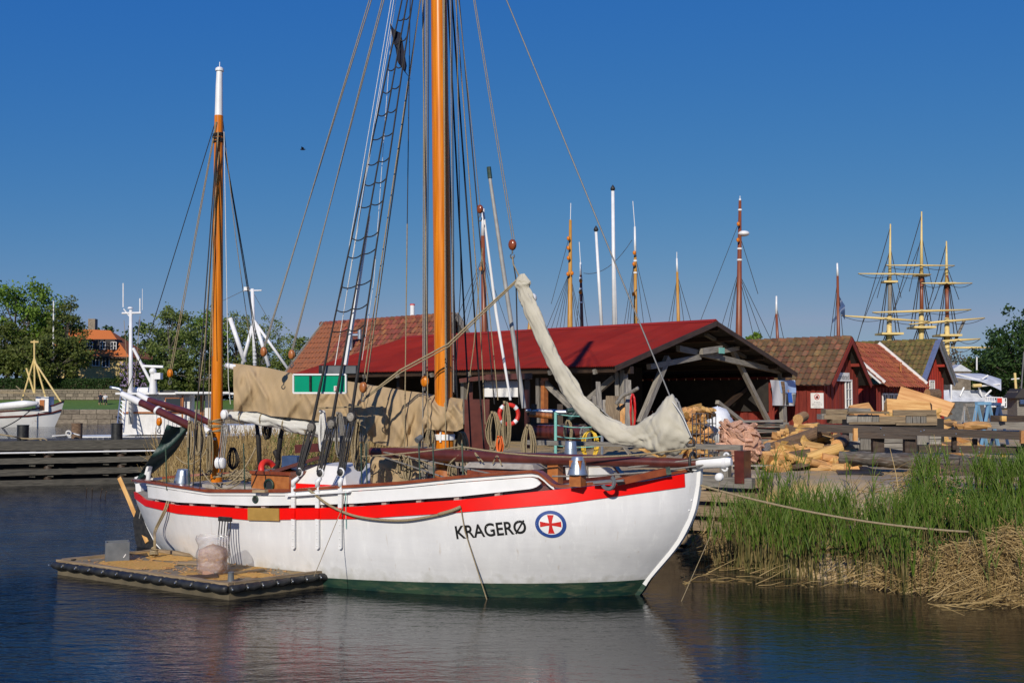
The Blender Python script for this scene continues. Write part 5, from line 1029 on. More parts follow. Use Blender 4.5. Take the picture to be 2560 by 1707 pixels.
for p, q, d0, d1, dia, kd, lab in big: log(yl(*p, d0), yl(*q, d1), dia, kd, lab, 'logs in the yard', roll=rnd.uniform(-.3, .3) if kd != 'half' else (-2.3 if 'flat' in lab else -1.9 if 'huge' in lab else -2.1), mt=(m_bark if 'bark slab' in lab else m_gwood if 'grey weathered' in lab else None))
# the rest of the heap: pieces nothing tells apart
def heap(pts, n, dep, size, label, group, spread=.8):
    for k in range(n):
        px = rnd.uniform(pts[0][0], pts[-1][0]); yt = interp(pts, px); yb = pts_b(px); t = rnd.random() ** .8; py = lerp(yb, yt + 6, t); d = lerp(dep, dep + 2.2, t) + rnd.uniform(-.25, .25)
        c = at(px, py, d); a = rnd.uniform(-1, 1); L = size * rnd.uniform(.6, 1.5); dr = V((cos(a), sin(a) * .8, rnd.uniform(-.35, .35))).normalized() * L
        log(c - dr / 2, c + dr / 2, rnd.uniform(.14, .30) * (size / .5) ** .4, rnd.choice(['split', 'split', 'split', 'split', 'half', 'round']), label, group, roll=rnd.uniform(0, 6.28), bark=rnd.random() < .12)
pts_b = lambda x: 1180
heap([(1905, 1120), (1960, 1075), (2000, 1050), (2050, 1068), (2110, 1095), (2135, 1130)], 170, 23.7, .40, 'yellow split firewood piece lying in the big heap on the gravel', 'firewood pieces in the gravel heap')
pts_b = lambda x: 1062
heap([(2125, 1035), (2200, 1018), (2300, 1035), (2400, 1062), (2440, 1062)], 40, 27.8, .7, 'rough yellow offcut on top of the plank-sided timber stack', 'offcuts on the timber stack')
pts_b = lambda x: 1125
heap([(2330, 1095), (2400, 1090), (2450, 1112)], 16, 25.5, .5, 'split firewood piece between the two dark beams', 'firewood between the dark beams')
pts_b = lambda x: 1165
heap([(2360, 1148), (2500, 1150)], 10, 24.2, .6, 'flat wood chip under the lower dark beam', 'chips under the lower dark beam')
# core mounds so the heaps stand on something
def mound(name, c, rx, ry, h, mt, label):
    b = MB(); rows = []
    for j in range(9):
        t = j / 8 * pi / 2; rows.append([V(c) + V((rx * cos(t) * cos(a) * (1 + .12 * mnoise.noise(V((cos(a) * 2, sin(a) * 2, t)))), ry * cos(t) * sin(a), h * sin(t))) for a in [2 * pi * k / 20 for k in range(21)]])
    b.sheet(rows); return b.build(name, mt, None, smooth=True, label=label, cat='heap', kind='stuff')
m_chips = mat('dark_bark_litter', (.09, .045, .015), (.40, .22, .06), .95, 9, bump=1, bscale=22)
mound('bark_litter', V((yz(2015, 1180).x + .25, 25.5, YARD - .05)), 1.1, .8, .62, m_chips, 'litter of bark and chips inside the firewood heap')
# wire cage with firewood
cg = thing('firewood_cage', at(1742, 1120, 25.0), 'wire cage filled with split yellow firewood beside the jib bag', 'cage')
cc = at(1738, 1150, 25.0); cc.z = YARD; X, Y = V((.93, .37, 0)).normalized(), V((-.37, .93, 0)).normalized(); cw, cdp, chh = .62, .8, 1.25
for i in range(7):
    o = -cw / 2 + cw * i / 6; MB().tube([cc + X * o - Y * cdp / 2, cc + X * o - Y * cdp / 2 + Z * chh], .009, 5).build('wire', m_wire, cg)
    o2 = -cdp / 2 + cdp * i / 6; MB().tube([cc + X * cw / 2 + Y * o2, cc + X * cw / 2 + Y * o2 + Z * chh], .009, 5).build('wire', m_wire, cg)
for j in range(6):
    z = Z * (.1 + (chh - .1) * j / 5); MB().tube([cc - X * cw / 2 - Y * cdp / 2 + z, cc + X * cw / 2 - Y * cdp / 2 + z, cc + X * cw / 2 + Y * cdp / 2 + z], .011, 5).build('wire_hoop', m_wire, cg)
for k in range(60):
    c = cc + X * rnd.uniform(-.24, .24) + Y * rnd.uniform(-.3, .3) + Z * rnd.uniform(.1, chh + .12); a = rnd.uniform(0, 6.28); dr = V((cos(a), sin(a), rnd.uniform(-.6, .6))).normalized() * rnd.uniform(.25, .42)
    inst('firewood_piece', rnd.choice(SPL), frame(c - dr / 2, dr) @ Matrix.Rotation(rnd.uniform(0, 6), 4, 'X') @ Matrix.Diagonal((dr.length, .2, .2, 1)), cg)
# sacks
def sack(name, c, rx, ry, h, mt, label, cat, wr=.18, seed=0):
    rows = []; n = 30
    for j in range(17):
        t = j / 16; r = sin(pi * min(1, t * .93 + .05)) ** .38 if t < .96 else .1
        rows.append([V(c) + V((rx * r * cos(a) * (1 + wr * mnoise.noise(V((cos(a) * 1.8, sin(a) * 1.8, t * 3 + seed))) + wr * .7 * mnoise.noise(V((cos(a) * 4, sin(a) * 4, t * 7 + seed)))), ry * r * sin(a) * (1 + wr * .6 * mnoise.noise(V((cos(a) * 3, sin(a) * 3, t * 5 + seed)))), h * t + .03 * mnoise.noise(V((a, t * 5, seed))))) for a in [2 * pi * (k % n) / n for k in range(n + 1)]])
    b = MB(); b.sheet(rows); return b.build(name, mt, None, smooth=True, label=label, cat=cat)
c = at(1795, 1130, 26.0); c.z = YARD + .45; sack('white_sack', c, .36, .36, .95, m_sack, 'full white plastic sack behind the pink net sack', 'sack', .22, 1)
MB().box(c + V((-.0, 0, -.4)), (.8, .7, .5)).build('wooden_crate', m_gwood, None, label='low wooden crate under the white plastic sack', cat='crate')
c = at(1850, 1165, 24.6); c.z = YARD + .06; ns = sack('net_sack', c, .45, .42, 1.0, m_mesh, 'pink net sack full of firewood leaning on the quay post', 'sack', .34, 5)
for k in range(70):
    a = rnd.uniform(pi - .4, 2 * pi + .4); h_ = rnd.uniform(.05, .97); r = .42 * sin(pi * min(1, h_ / 1.05 * .93 + .05)) ** .38; p = c + V((r * cos(a), .9 * r * sin(a), h_)); dr = V((rnd.uniform(-1, 1), rnd.uniform(-.3, .3), rnd.uniform(-1, 1))).normalized() * .2
    inst('firewood_lump', rnd.choice(SPLP), frame(p - dr / 2, dr) @ Matrix.Diagonal((rnd.uniform(.16, .3), .2, .2, 1)), ns)
pal = thing('pallet', V((c.x + .55, c.y - .2, YARD)), 'small grey pallet under the pink net sack', 'pallet')
for k in range(5): board('slat', m_gwood, V((c.x - .4, c.y - .45 + .22 * k, YARD + .1)), V((c.x + .95, c.y - .45 + .22 * k, YARD + .1)), .12, .03, pal)
for k in range(3): board('bearer', m_gwood, V((c.x - .3 + .58 * k, c.y - .5, YARD + .04)), V((c.x - .3 + .58 * k, c.y + .5, YARD + .04)), .08, .08, pal)
# stacked boards in the shed mouth
for k in range(26):
    z = YARD + .06 + (k // 2) * .075; x0 = rnd.uniform(1835, 1880); x1 = rnd.uniform(1930, 1975); d = 30 + rnd.uniform(-.3, .3)
    p, q = at(x0, 1080, d), at(x1, 1078, d + .6); p.z = q.z = z; board('stacked_board', m_gwood if k % 3 else m_bwood, p, q, rnd.uniform(.12, .3), rnd.uniform(.03, .06), None, jit=.01, seg=3, label='old board in the low stack at the mouth of the open shed', cat='board', group='boards stacked at the shed mouth')
# long dark beams on trestles
bt_ = thing('timber_barrier', at(2300, 1130, 24), 'long dark stained beams bolted on short posts along the bank', 'barrier')
def bm(p, q, d0, d1, w_, t_, m=m_dwood, nm='beam', up=Z): return board(nm, m, at(*p, d0), at(*q, d1), t_, w_, bt_, jit=.004, seg=6, up=up)
bm((2044, 1069), (2640, 1092), 24.6, 23.2, .17, .16); bm((2136, 1086), (2290, 1090), 24.3, 24.0, .14, .12); bm((2296, 1122), (2640, 1126), 24.2, 23.6, .16, .16)
for px, yb, d in ((2194, 1130, 24.35), (2274, 1135, 24.15), (2570, 1160, 23.7)): bm((px, 1090), (px, yb), d, d, .25, .16, nm='post', up=V((1, 0, 0)))
for px, py, d in ((2138, 1086, 24.15), (2556, 1092, 23.3), (2508, 1126, 23.85), (2385, 1108, 23.9), (2437, 1112, 23.9)): bm((px, py - 16), (px, py + 16), d, d, .09, .08, m_log if px in (2138, 2556, 2508) else m_dwood, 'cleat', V((1, 0, 0)))
b = MB()
for px, py in ((2202, 1070), (2302, 1078), (2310, 1075), (2390, 1084), (2470, 1088), (2210, 1087), (2286, 1091), (2350, 1120), (2350, 1127), (2400, 1120), (2400, 1128), (2448, 1121), (2448, 1129), (2500, 1132)): b.lathe([(.016, 0), (.01, .012)], at(px, py, 23.55 if px > 2290 else 24.1), 7, V((0, -1, 0)))
b.build('bolt_heads', m_galv, bt_, kind='stuff')
# plank-sided crate stack behind the beam
ps = thing('plank_crate', at(2230, 1100, 26.5), 'large crate of weathered grey planks behind the long dark beam', 'crate')
def pf(px0, px1, y0, y1, d, m=m_gwood, name='plank', vert=False):
    if vert: board(name, m, at((px0 + px1) / 2, y1, d), at((px0 + px1) / 2, y0, d), abs(at(px1, y0, d).x - at(px0, y0, d).x) - .01, .04, ps, up=V((0, -1, 0)))
    else: board(name, m, at(px0, (y0 + y1) / 2, d), at(px1, (y0 + y1) / 2, d), .04, abs(at(px0, y0, d).z - at(px0, y1, d).z) - .008, ps)
for a in ((2117, 2143, 1037, 1057), (2198, 2263, 1040, 1057), (2316, 2342, 1037, 1057), (2060, 2115, 1036, 1048), (2118, 2222, 1028, 1034), (2232, 2340, 1024, 1040), (2122, 2238, 1054, 1061), (2240, 2342, 1057, 1063)): pf(*a[:4], 26.4 - (.12 if a[3] - a[2] < 8 else 0), m_gwood if a[0] % 2 else m_bwood)
for a in ((2144, 2179, 1036, 1056), (2180, 2198, 1037, 1056), (2264, 2280, 1038, 1057), (2281, 2300, 1038, 1057), (2301, 2316, 1038, 1057)): pf(*a, 26.42, vert=True)
for a in ((2122, 2148, 1080, 1124), (2150, 2178, 1097, 1124), (2292, 2322, 1086, 1111)): pf(*a, 25.6, vert=True)
for a in ((2206, 2256, 1095, 1107), (2206, 2256, 1108, 1118), (2206, 2256, 1119, 1131), (2323, 2352, 1086, 1097), (2323, 2352, 1098, 1110), (2122, 2150, 1100, 1112), (2128, 2200, 1148, 1160), (2128, 2170, 1162, 1176)): pf(*a, 25.2)
MB().box(at(2230, 1085, 27.2), (2.1, 1.3, .8)).build('crate_core', m_under, ps)
for a in ((2058, 2118, 1022, 1036), (2116, 2170, 1020, 1033), (2048, 2110, 1036, 1046), (2074, 2112, 1047, 1056)):
    board('squared_timber', m_bwood if a[0] % 4 else m_gwood, at(a[0], (a[2] + a[3]) / 2, 28.2), at(a[1], (a[2] + a[3]) / 2, 28.3), .3, .13, None, jit=.01, seg=4, label={2058: 'dark weathered timber block atop the stack beside the fire-ban sign', 2116: 'brown squared timber end next to the hut window', 2048: 'grey squared timber below the dark weathered block', 2074: 'short squared timber lowest in the stack by the hut'}[a[0]], cat='timber')
# old grey beams lying on the bank
def oldbeam(p, q, d0, d1, r0, r1, label, m):
    P0, P1 = at(*p, d0), at(*q, d1); rows = []; n = 14; X = (P1 - P0).normalized(); Yv = Z.cross(X).normalized(); U = X.cross(Yv)
    for i in range(26):
        t = i / 25; r = lerp(r0, r1, t); c = lerp(P0, P1, t); rows.append([c + Yv * (r * cos(a) * (1 + .12 * mnoise.noise(V((t * 9, cos(a) * 2, sin(a) * 2))))) + U * (r * sin(a) * .8 * (1 + .3 * mnoise.noise(V((t * 14, cos(a) * 3, sin(a) * 3 + 5))))) for a in [2 * pi * (k % n) / n for k in range(n + 1)]])
    b = MB(); b.sheet(rows); b.add(rows[0][:-1], [tuple(range(n))]); b.add(rows[-1][:-1], [tuple(range(n))]); return b.build('old_beam', m, None, smooth=30, label=label, cat='beam')
m_rot = mat('rotten_grey_log', (.045, .036, .028), (.17, .15, .125), .95, 5, st=(1, 1, 5), bump=1.2, bscale=11, wear=(.10, .055, .03), wlo=.5, whi=.7, wscale=3)
oldbeam((2098, 1142), (2420, 1160), 23.9, 23.0, .17, .24, 'rotten cracked grey log lying above the reeds', m_rot)
oldbeam((2400, 1165), (2620, 1180), 22.9, 22.2, .26, .3, 'thick grey squared log at the right edge above the reeds', m_rot)
MB().beam(at(2300, 1190, 22.9), at(2620, 1205, 22.2), .3, .55).build('bank_timber', m_dwood, None, label='dark retaining timber under the grey logs on the bank', cat='timber')
b = MB(); P = [yz(p[0], p[1], .02) for p in ((2090, 1178), (2130, 1168), (2165, 1168), (2190, 1178), (2210, 1186), (2170, 1186), (2095, 1186))]; b.prism(P, Z * .03); b.build('rubber_mat', m_rubber, None, label='black rubber mat lying on the sand by the reeds', cat='mat')
b = MB(); b.prism([gz(p[0], p[1], YARD - .1) for p in ((2195, 1188), (2270, 1186), (2235, 1202), (2212, 1204))], Z * .08); b.build('torn_sack', m_tan, None, label='small torn tan sack on the bank among green reeds', cat='sack')
# trestles, boat and clutter at the right edge of the yard
for i, (px, m, lab) in enumerate(((2455, m_lblue, 'light blue wooden trestle behind the firewood'), (2480, m_bluep, 'dark blue trestle beside the light blue one'), (2425, m_gwood, 'grey wooden trestle left of the light blue one'))):
    t = thing('trestle', at(px, 1040, 36 + i), lab, 'trestle', 'trestles in the yard'); d = 36.0 + i; tp = at(px, 1008 + i * 2, d)
    MB().beam(tp - X * .25, tp + X * .35, .12, .1).build('top_bar', m, t)
    for sx in (-.2, .3):
        for sy in (-1, 1): f = tp + X * sx + V((sy * .42, sy * .3, 0)); MB().beam(V((f.x, f.y, YARD)), tp + X * sx, .08, .06).build('leg', m, t)
bc_ = thing('plastic_basket', at(2425, 1060, 30), 'small grey plastic basket on the timber by the firewood', 'basket')
MB().box(at(2425, 1062, 30), (.32, .3, .14)).build('tub', m_lblue, bc_)
for k in (-.15, .15): MB().tube([at(2425, 1062, 29.85) + V((k, 0, .05)), at(2425, 1062, 29.85) + V((k, 0, .4))], .012, 6).build('upright', m_galv, bc_)
for k, (y0, m, w_) in enumerate(((1048, m_dwood, .22), (1058, m_gwood, .1), (1064, m_gwood, .16))): board('stacked_beam', m, at(2450 + (30 if k == 0 else 0), y0, 30), at(2640, y0 + 2, 29), .3, w_, None, jit=.01, seg=4, label=('thick dark beam on the stack at the right edge', 'thin pale batten under the thick dark beam', 'grey plank lowest on the stack at the right edge')[k], cat='beam')
MB().box(at(2508, 1046, 29.4), (.13, .12, .14)).build('sawn_block', m_log, None, label='small square sawn yellow block on the dark beam', cat='block')
# ================================================================== inside the open shed: gear by the quay behind the boat
def spars(px0, y0, px1, y1, d0, d1, r, m, lab, nm='stored_spar'):
    MB().tube([at(px0, y0, d0), at((px0 + px1) / 2, (y0 + y1) / 2, (d0 + d1) / 2), at(px1, y1, d1)], [r * .9, r, r], 16).build(nm, m, None, smooth=40, label=lab, cat='spar')
spars(1330, 1078, 1465, 1084, 26.8, 26, .19, m_spar, 'thick dark red mast lying on the rack with a sawn end')
MB().tube([at(1460, 1084, 26.02), at(1466, 1084, 25.98)], [.2, .17], 14).build('spar_end', m_gwood, None, label='weathered sawn end cap of the thick dark red mast', cat='log end')
spars(1325, 1035, 1382, 1040, 26.6, 26.4, .075, m_teak, 'short varnished spar with rope stropped end'); spars(1315, 1026, 1460, 1032, 27, 26.8, .055, m_galv, 'grey pipe lying above the varnished spar')
b = MB()
for k in range(5): c = at(1440, 1036, 26.5); b.tube(spline([c + V((rnd.uniform(-.4, .1), 0, rnd.uniform(-.15, .15))), c + V((.1, .05, rnd.uniform(0, .14))), c + V((rnd.uniform(.3, .6), 0, rnd.uniform(-.2, 0)))], 5), .06, 7)
b.build('tarpaulin_bundle', m_gtarp, None, smooth=True, label='crumpled dark green tarpaulin bundle on the rack', cat='bundle')
rk = thing('spar_rack', at(1400, 1110, 27), 'dark timber rack carrying the stored masts', 'rack')
for px in (1335, 1400, 1470): board('upright', m_dwood, at(px, 1120, 27), at(px, 1010, 27), .14, .14, rk, up=V((1, 0, 0)))
for py in (1062, 1098): board('arm', m_dwood, at(1320, py, 27.1), at(1480, py + 4, 26.9), .14, .12, rk)
# wheelhouse-like red tool stand with white board
ts = thing('red_tool_shelter', at(1190, 1110, 27), 'dark red shelter box with white notice board behind the mast', 'shelter')
dk = m_spar; MB().box(at(1193, 1070, 27.2), (.62, .5, 1.45)).build('cabinet', dk, ts); board('roof_board', dk, at(1150, 952, 27), at(1215, 944, 27.0), .7, .1, ts); board('roof_board', dk, at(1215, 944, 27), at(1330, 940, 27.0), .7, .14, ts)
for px in (1175, 1318): board('post', dk, at(px, 1120, 27.2), at(px, 945, 27.2), .14, .14, ts, up=V((1, 0, 0)))
MB().box(at(1254, 972, 27.05), (.86, .05, .4)).build('notice_board', m_wplank, ts)
lb = thing('lifebuoy', at(1274, 1040, 26.6), 'red and white ring lifebuoy hanging under the white board', 'lifebuoy'); c = at(1272, 1036, 26.6)
for k in range(4):
    a0 = k * pi / 2; MB().torus(c, .24, .055, V((.25, -1, 0)), 7, 9, a0=a0 + .18, a1=a0 + pi / 2 - .18).build('red_segment', m_lifered, lb, smooth=True); MB().torus(c, .24, .058, V((.25, -1, 0)), 4, 9, a0=a0 - .18, a1=a0 + .18).build('white_band', m_white, lb, smooth=True)
rn = thing('turquoise_rope_rail', at(1390, 1110, 25), 'turquoise rope netting rail on pipe posts at the quay', 'rail')
for px, m in ((1389, m_teal), (1505, m_galv)): MB().tube([at(px, 1135, 25), at(px, 1030 if px < 1400 else 1088, 25)], .035, 8).build('post', m, rn)
for y0, y1 in ((1034, 1036), (1062, 1064), (1090, 1090), (1112, 1113)): MB().tube(sagline(at(1389, y0, 25), at(1505, y1, 25), .05), .012, 5).build('rope', m_teal, rn)
def hosecoil(name, px, py, w_, h_, d, m, n, lab, cat='coil', r=.014):
    c = at(px, py, d); s = d / F; b = MB()
    for k in range(n):
        f = rnd.uniform(.4, 1); P = [c + V((w_ * s / 2 * f * cos(t) + rnd.uniform(-.01, .01), rnd.uniform(-.04, .04), h_ * s / 2 * sin(t) * rnd.uniform(.92, 1))) for t in [2 * pi * q / 14 for q in range(15)]]; b.tube(P, r, 5, cap=False)
    b.build(name, m, None, smooth=True, label=lab, cat=cat)
hosecoil('hose_coil', 1475, 1112, 44, 72, 25.2, m_yrope, 7, 'yellow hose coil hanging on the turquoise rope rail'); hosecoil('rope_coil', 1420, 1080, 26, 62, 25.6, m_hemp, 7, 'brown rope coil hanging from the rack')
hosecoil('net_bundle', 1582, 1030, 16, 95, 28, m_cross, 8, 'red rope bundle hanging on the shed post', 'bundle'); 
for k, (px, y0, y1, w_, m) in enumerate(((1500, 955, 1050, .12, m_gwood), (1512, 1000, 1060, .3, m_gwood), (1530, 990, 1060, .36, m_bwood), (1545, 1010, 1070, .25, m_log), (1566, 950, 1060, .14, m_gwood), (1575, 990, 1060, .2, m_bwood), (1490, 990, 1060, .16, m_gwood), (1556, 1010, 1075, .3, m_log))):
    board('leaning_board', m, at(px + 4, y1 + 15, 29), at(px - 6 + 3 * (k % 5), y0, 29.5), w_, .05, None, up=V((0, -1, 0)), jit=.02, seg=4, label=('tall thin grey lath left of the corner post of the open shed', 'grey driftwood board left of the shed corner post', 'broad brownish driftwood board leaning by the corner post', 'fresh yellow board just left of the corner post', 'tall grey board right against the corner post', 'brown board leaning beside the red rope bundle', 'short grey board farthest from the corner post', 'fresh yellow board behind the red rope bundle')[k], cat='board', group='boards leaning on the shed corner')
hbr = thing('crooked_branch', at(1580, 1000, 29), 'crooked grey branch poking out beside the corner post', 'branch'); MB().tube(spline([at(1540, 1010, 29), at(1556, 990, 29), at(1578, 980, 28.8), at(1595, 970, 28.6)], 5), .05, 7).build('limb', m_gwood, hbr, smooth=True)
MB().beam(at(1610, 1105, 25.6), at(1660, 1125, 25.2), .3, .35).build('yellow_block', m_log, None, label='square yellow wood block under the jib bag', cat='block')
for k, (a, c_, w_) in enumerate((((1555, 1105), (1660, 1112), .3), ((1545, 1095), (1575, 1135), .1))): board('bench_plank', m_gwood, at(*a, 25.8), at(*c_, 25.6), w_, .05, None, label=('grey bench seat below the jib bag', 'slanting grey bench leg below the jib bag')[k], cat='bench')
# ================================================================== left: jetty, boats, far shore
jt = thing('timber_jetty', gz(200, 1205, 0), 'weathered timber jetty with horizontal fender planks on the left', 'jetty')
JL, JR = gz(-120, 1218, 0), gz(720, 1196, 0); ja = (JR - JL); ja.z = 0; JN = ja.length; ja.normalize(); jn = V((-ja.y, ja.x, 0)); jn = jn if jn.y > 0 else -jn; JZ = 1.5
k = 0.
while k < JN:                                          # deck planks across
    board('deck_plank', m_jetty, JL + ja * k + Z * (JZ - .04) - jn * .05, JL + ja * k + Z * (JZ - .04) + jn * 5.4, .19, .05, jt); k += .2
board('edge_beam', m_jetty, JL + Z * (JZ - .08) - jn * .14, JR + Z * (JZ - .08) - jn * .14, .16, .34, jt, jit=.006, seg=14)
for (z, h) in ((JZ - .62, .2), (JZ - 1.02, .2), (JZ - 1.4, .22)): board('fender_plank', m_jetty, JL + Z * z - jn * .24, JR + Z * z - jn * .24, .08, h, jt, jit=.008, seg=14)
k = .6
while k < JN:
    for dy in (0, 2.6, 5): MB().tube([JL + ja * (k + rnd.uniform(-.1, .1)) + jn * dy - Z * 1, JL + ja * k + jn * dy + Z * (JZ - .07)], .15, 10).build('pile', m_dwood, jt, smooth=True)
    for z in (JZ - .42, JZ - .82, JZ - 1.2):
        for o in (-.5, .1): board('knee_block', m_jetty, JL + ja * (k + o) - jn * .12 + Z * z, JL + ja * (k + o + .02) - jn * .12 + Z * (z + .2), .14, .2, jt, up=ja)
    k += 2.45
MB().prism([JL + jn * .9 - Z * .3, JR + jn * .9 - Z * .3, JR + jn * .9 + Z * (JZ - .1), JL + jn * .9 + Z * (JZ - .1)], jn * .1).build('shade_backing', m_under, jt)  # added near-black sheet standing in for the shade seen between the fender planks
MB().tube([JL + Z * (JZ - .33) - jn * .25, JR + Z * (JZ - .33) - jn * .25], .03, 6).build('white_pipe', m_white, jt)
for px, py, d, m, hgt, lab in ((57, 1097, 40.6, m_rubber, .62, 'black steel bollard post at the left end of the jetty'), (192, 1090, 43.5, m_bark, .62, 'rusty brown bollard post in the middle of the jetty'), (292, 1093, 41.5, m_rubber, .66, 'black steel bollard post next to the white wheelhouse')):
    MB().lathe([(.21, 0), (.21, hgt - .03), (.22, hgt - .02), (.22, hgt), (0, hgt)], V((at(px, py, d).x, d, JZ - .02)), 18).build('bollard', m, None, smooth=40, label=lab, cat='bollard', group='bollards on the jetty')
b = MB(); b.tube(spline([at(-20, 1083, 40), at(30, 1090, 40), V((at(57, 1095, 40.4).x, 40.4, JZ + .1)), at(100, 1098, 39.6), at(104, 1120, 38.9), at(106, 1135, 38.9)], 6), .03, 6); b.tube(spline([at(70, 1098, 39.8), at(115, 1098, 39.4), at(120, 1130, 38.9)], 5), .025, 6); b.build('jetty_rope', m_hemp, None, smooth=True, label='hemp rope looped over the left bollard and down the jetty', cat='rope')
b = MB(); b.tube(spline([at(130, 1090, 42.5), at(165, 1087, 42.8), at(175, 1082, 42.9), at(200, 1088, 43)], 5), .03, 6); b.torus(at(172, 1083, 42.8), .1, .035, V((0, 1, .4)), 12, 6); b.build('white_mooring_rope', m_wrope, None, smooth=True, label='knotted white mooring rope by the rusty bollard', cat='rope')
# white work boat behind the jetty
wb = thing('white_workboat', at(430, 1085, 52), 'white cabin boat with mast and radar moored behind the jetty', 'boat')
WX = V((.98, .2, 0)).normalized(); WY = V((-.2, .98, 0)).normalized()
def wbx(px0, px1, y0, y1, d, dep, m, name): 
    p, q = at(px0, y1, d), at(px1, y1, d); h = at(px0, y0, d).z - p.z; c = (p + q) / 2 + WY * dep / 2 + Z * h / 2; return MB().box(c, ((q - p).length, dep, h), (WX, WY, Z)).build(name, m, wb)
b = MB(); rows = []
for z, f in ((0, .8), (.5, .95), (1.3, 1)):
    c = at(450, 1085, 53); rows.append([V((c.x, c.y, z)) + WX * (5.2 * f * cos(a)) + WY * (1.7 * f * sin(a)) for a in [2 * pi * k / 28 for k in range(29)]])
b.sheet(rows); b.add(rows[-1][:-1], [tuple(range(28))]); b.build('hull', m_white, wb, smooth=40)
cb = wbx(308, 470, 985, 1086, 51.5, 2.6, m_wplank, 'wheelhouse'); wbx(296, 580, 981, 986, 51.2, 3.2, m_white, 'wheelhouse_roof')
for px in (362, 455, 325): wbx(px - 2, px + 2, 988, 1086, 51.44, .05, m_teak, 'corner_trim')
wbx(312, 468, 1029, 1033, 51.42, .05, m_teak, 'waist_trim')
for px in range(318, 470, 9): wbx(px, px + .8, 1034, 1085, 51.47, .03, m_lgrey, 'board_seam')
for a in ((313, 322, 1000, 1026), (330, 356, 999, 1026), (415, 450, 996, 1024)):
    f = wbx(a[0] - 2, a[1] + 2, a[2] - 2, a[3] + 2, 51.40, .04, m_teak, 'window_frame'); wbx(*a, 51.38, .03, m_glass, 'window_pane')
wbx(512, 525, 988, 1060, 52.5, .5, m_wplank, 'aft_post'); wbx(500, 508, 988, 1050, 52.8, .2, m_teak, 'aft_trim'); wbx(400, 440, 975, 987, 51.6, .6, m_rubber, 'roof_box'); wbx(440, 570, 979, 984, 51.3, .3, m_white, 'roof_rail')
MB().tube([at(322, 976, 51.5), at(372, 976, 51.5)], .16, 12).build('life_raft_canister', m_white, wb, smooth=40)
b = MB(); b.tube([at(327, 1060, 51), at(327, 775, 51)], [.11, .075], 12); b.build('mast', m_white, wb, smooth=True)
b = MB(); b.tube([at(305, 783, 51), at(353, 782, 51)], .05, 8); b.tube([at(309, 772, 51), at(327, 795, 51)], .03, 6); b.lathe([(.14, 0), (.1, .08), (.02, .1)], at(326, 772, 51), 10); b.build('cross_tree', m_white, wb)
for px, y0, y1, r in ((308, 768, 708, .03), (350, 782, 746, .035), (356, 775, 722, .012)): MB().tube([at(px, y0, 51), at(px, y1, 51)], r, 6).build('antenna', m_white, wb)
MB().tube([at(333, 870, 51), at(392, 985, 51)], .07, 10).build('mast_strut', m_white, wb); MB().tube([at(310, 800, 51), at(322, 975, 51)], .012, 5).build('stay', m_hemp, wb); MB().tube([at(350, 790, 51), at(335, 975, 51)], .012, 5).build('stay', m_hemp, wb)
b = MB(); b.tube([at(383, 985, 51), at(383, 935, 51)], [.2, .13], 12); b.ball(at(382, 928, 51), .17, 12, 8); b.box(at(396, 940, 51), (.3, .4, .3)); b.build('radar_pedestal', m_white, wb, smooth=40); MB().tube([at(354, 915, 51), at(408, 917, 51)], .065, 10).build('radar_scanner', m_white, wb)
MB().sheet([[at(346, 800 + 3 * i, 51), at(351, 798 + 3 * i, 51)] for i in range(6)]).build('small_flag', m_bluep, wb)
ld = thing('boarding_ladder', at(300, 1090, 49), 'aluminium ladder leaning on the wheelhouse of the white boat', 'ladder')
for a, c in (((303, 975), (293, 1060)), ((317, 985), (309, 1080))): MB().tube([at(*a, 50.6), at(*c, 49.5)], .03, 6).build('rail', m_galv, ld)
for k in range(9): t = k / 8; MB().tube([lerp(at(303, 982, 50.6), at(294, 1055, 49.5), t), lerp(at(317, 990, 50.6), at(309, 1073, 49.5), t)], .02, 5).build('rung', m_galv, ld)
b = MB(); b.tube(spline([at(275, 968, 51), at(300, 973, 51), at(306, 985, 51)], 4), .07, 8); b.build('exhaust_pipe', m_galv, wb, smooth=True)
# second white boat: only its tripod mast shows above the sail cover
sb = thing('white_crane_boat', at(640, 1000, 62), 'boat with white tripod mast and crane arms beyond the sail cover', 'boat')
b = MB(); rows = []; c = at(640, 1000, 62)
for z, f in ((0, .8), (1.6, 1)): rows.append([V((c.x, c.y, z)) + V((4 * f * cos(a), 1.6 * f * sin(a), 0)) for a in [2 * pi * k / 20 for k in range(21)]])
b.sheet(rows); b.add(rows[-1][:-1], [tuple(range(20))]); b.build('hull', m_white, sb, smooth=True)
for a, c_, r in (((637, 920), (631, 722), .10), ((575, 795), (612, 905), .13), ((640, 810), (672, 915), .11), ((634, 800), (722, 925), .08), ((631, 815), (606, 910), .1)): MB().tube([at(*a, 62), at(*c_, 62)], r, 10).build('white_spar', m_white, sb, smooth=True)
for k in range(9): MB().tube([at(632, 825 + 10 * k, 61.9), at(641, 825 + 10 * k, 61.9)], .025, 5).build('mast_step', m_white, sb)
b = MB(); b.tube([at(608, 727, 62), at(654, 726, 62)], .04, 6); b.box(at(617, 722, 62), (.3, .2, .2)); b.build('cross_tree', m_white, sb)
for a, c_ in (((632, 730), (700, 850)), ((575, 795), (631, 800)), ((608, 727), (540, 760))): MB().tube([at(*a, 62), at(*c_, 62)], .015, 5).build('wire_stay', m_wire, sb)
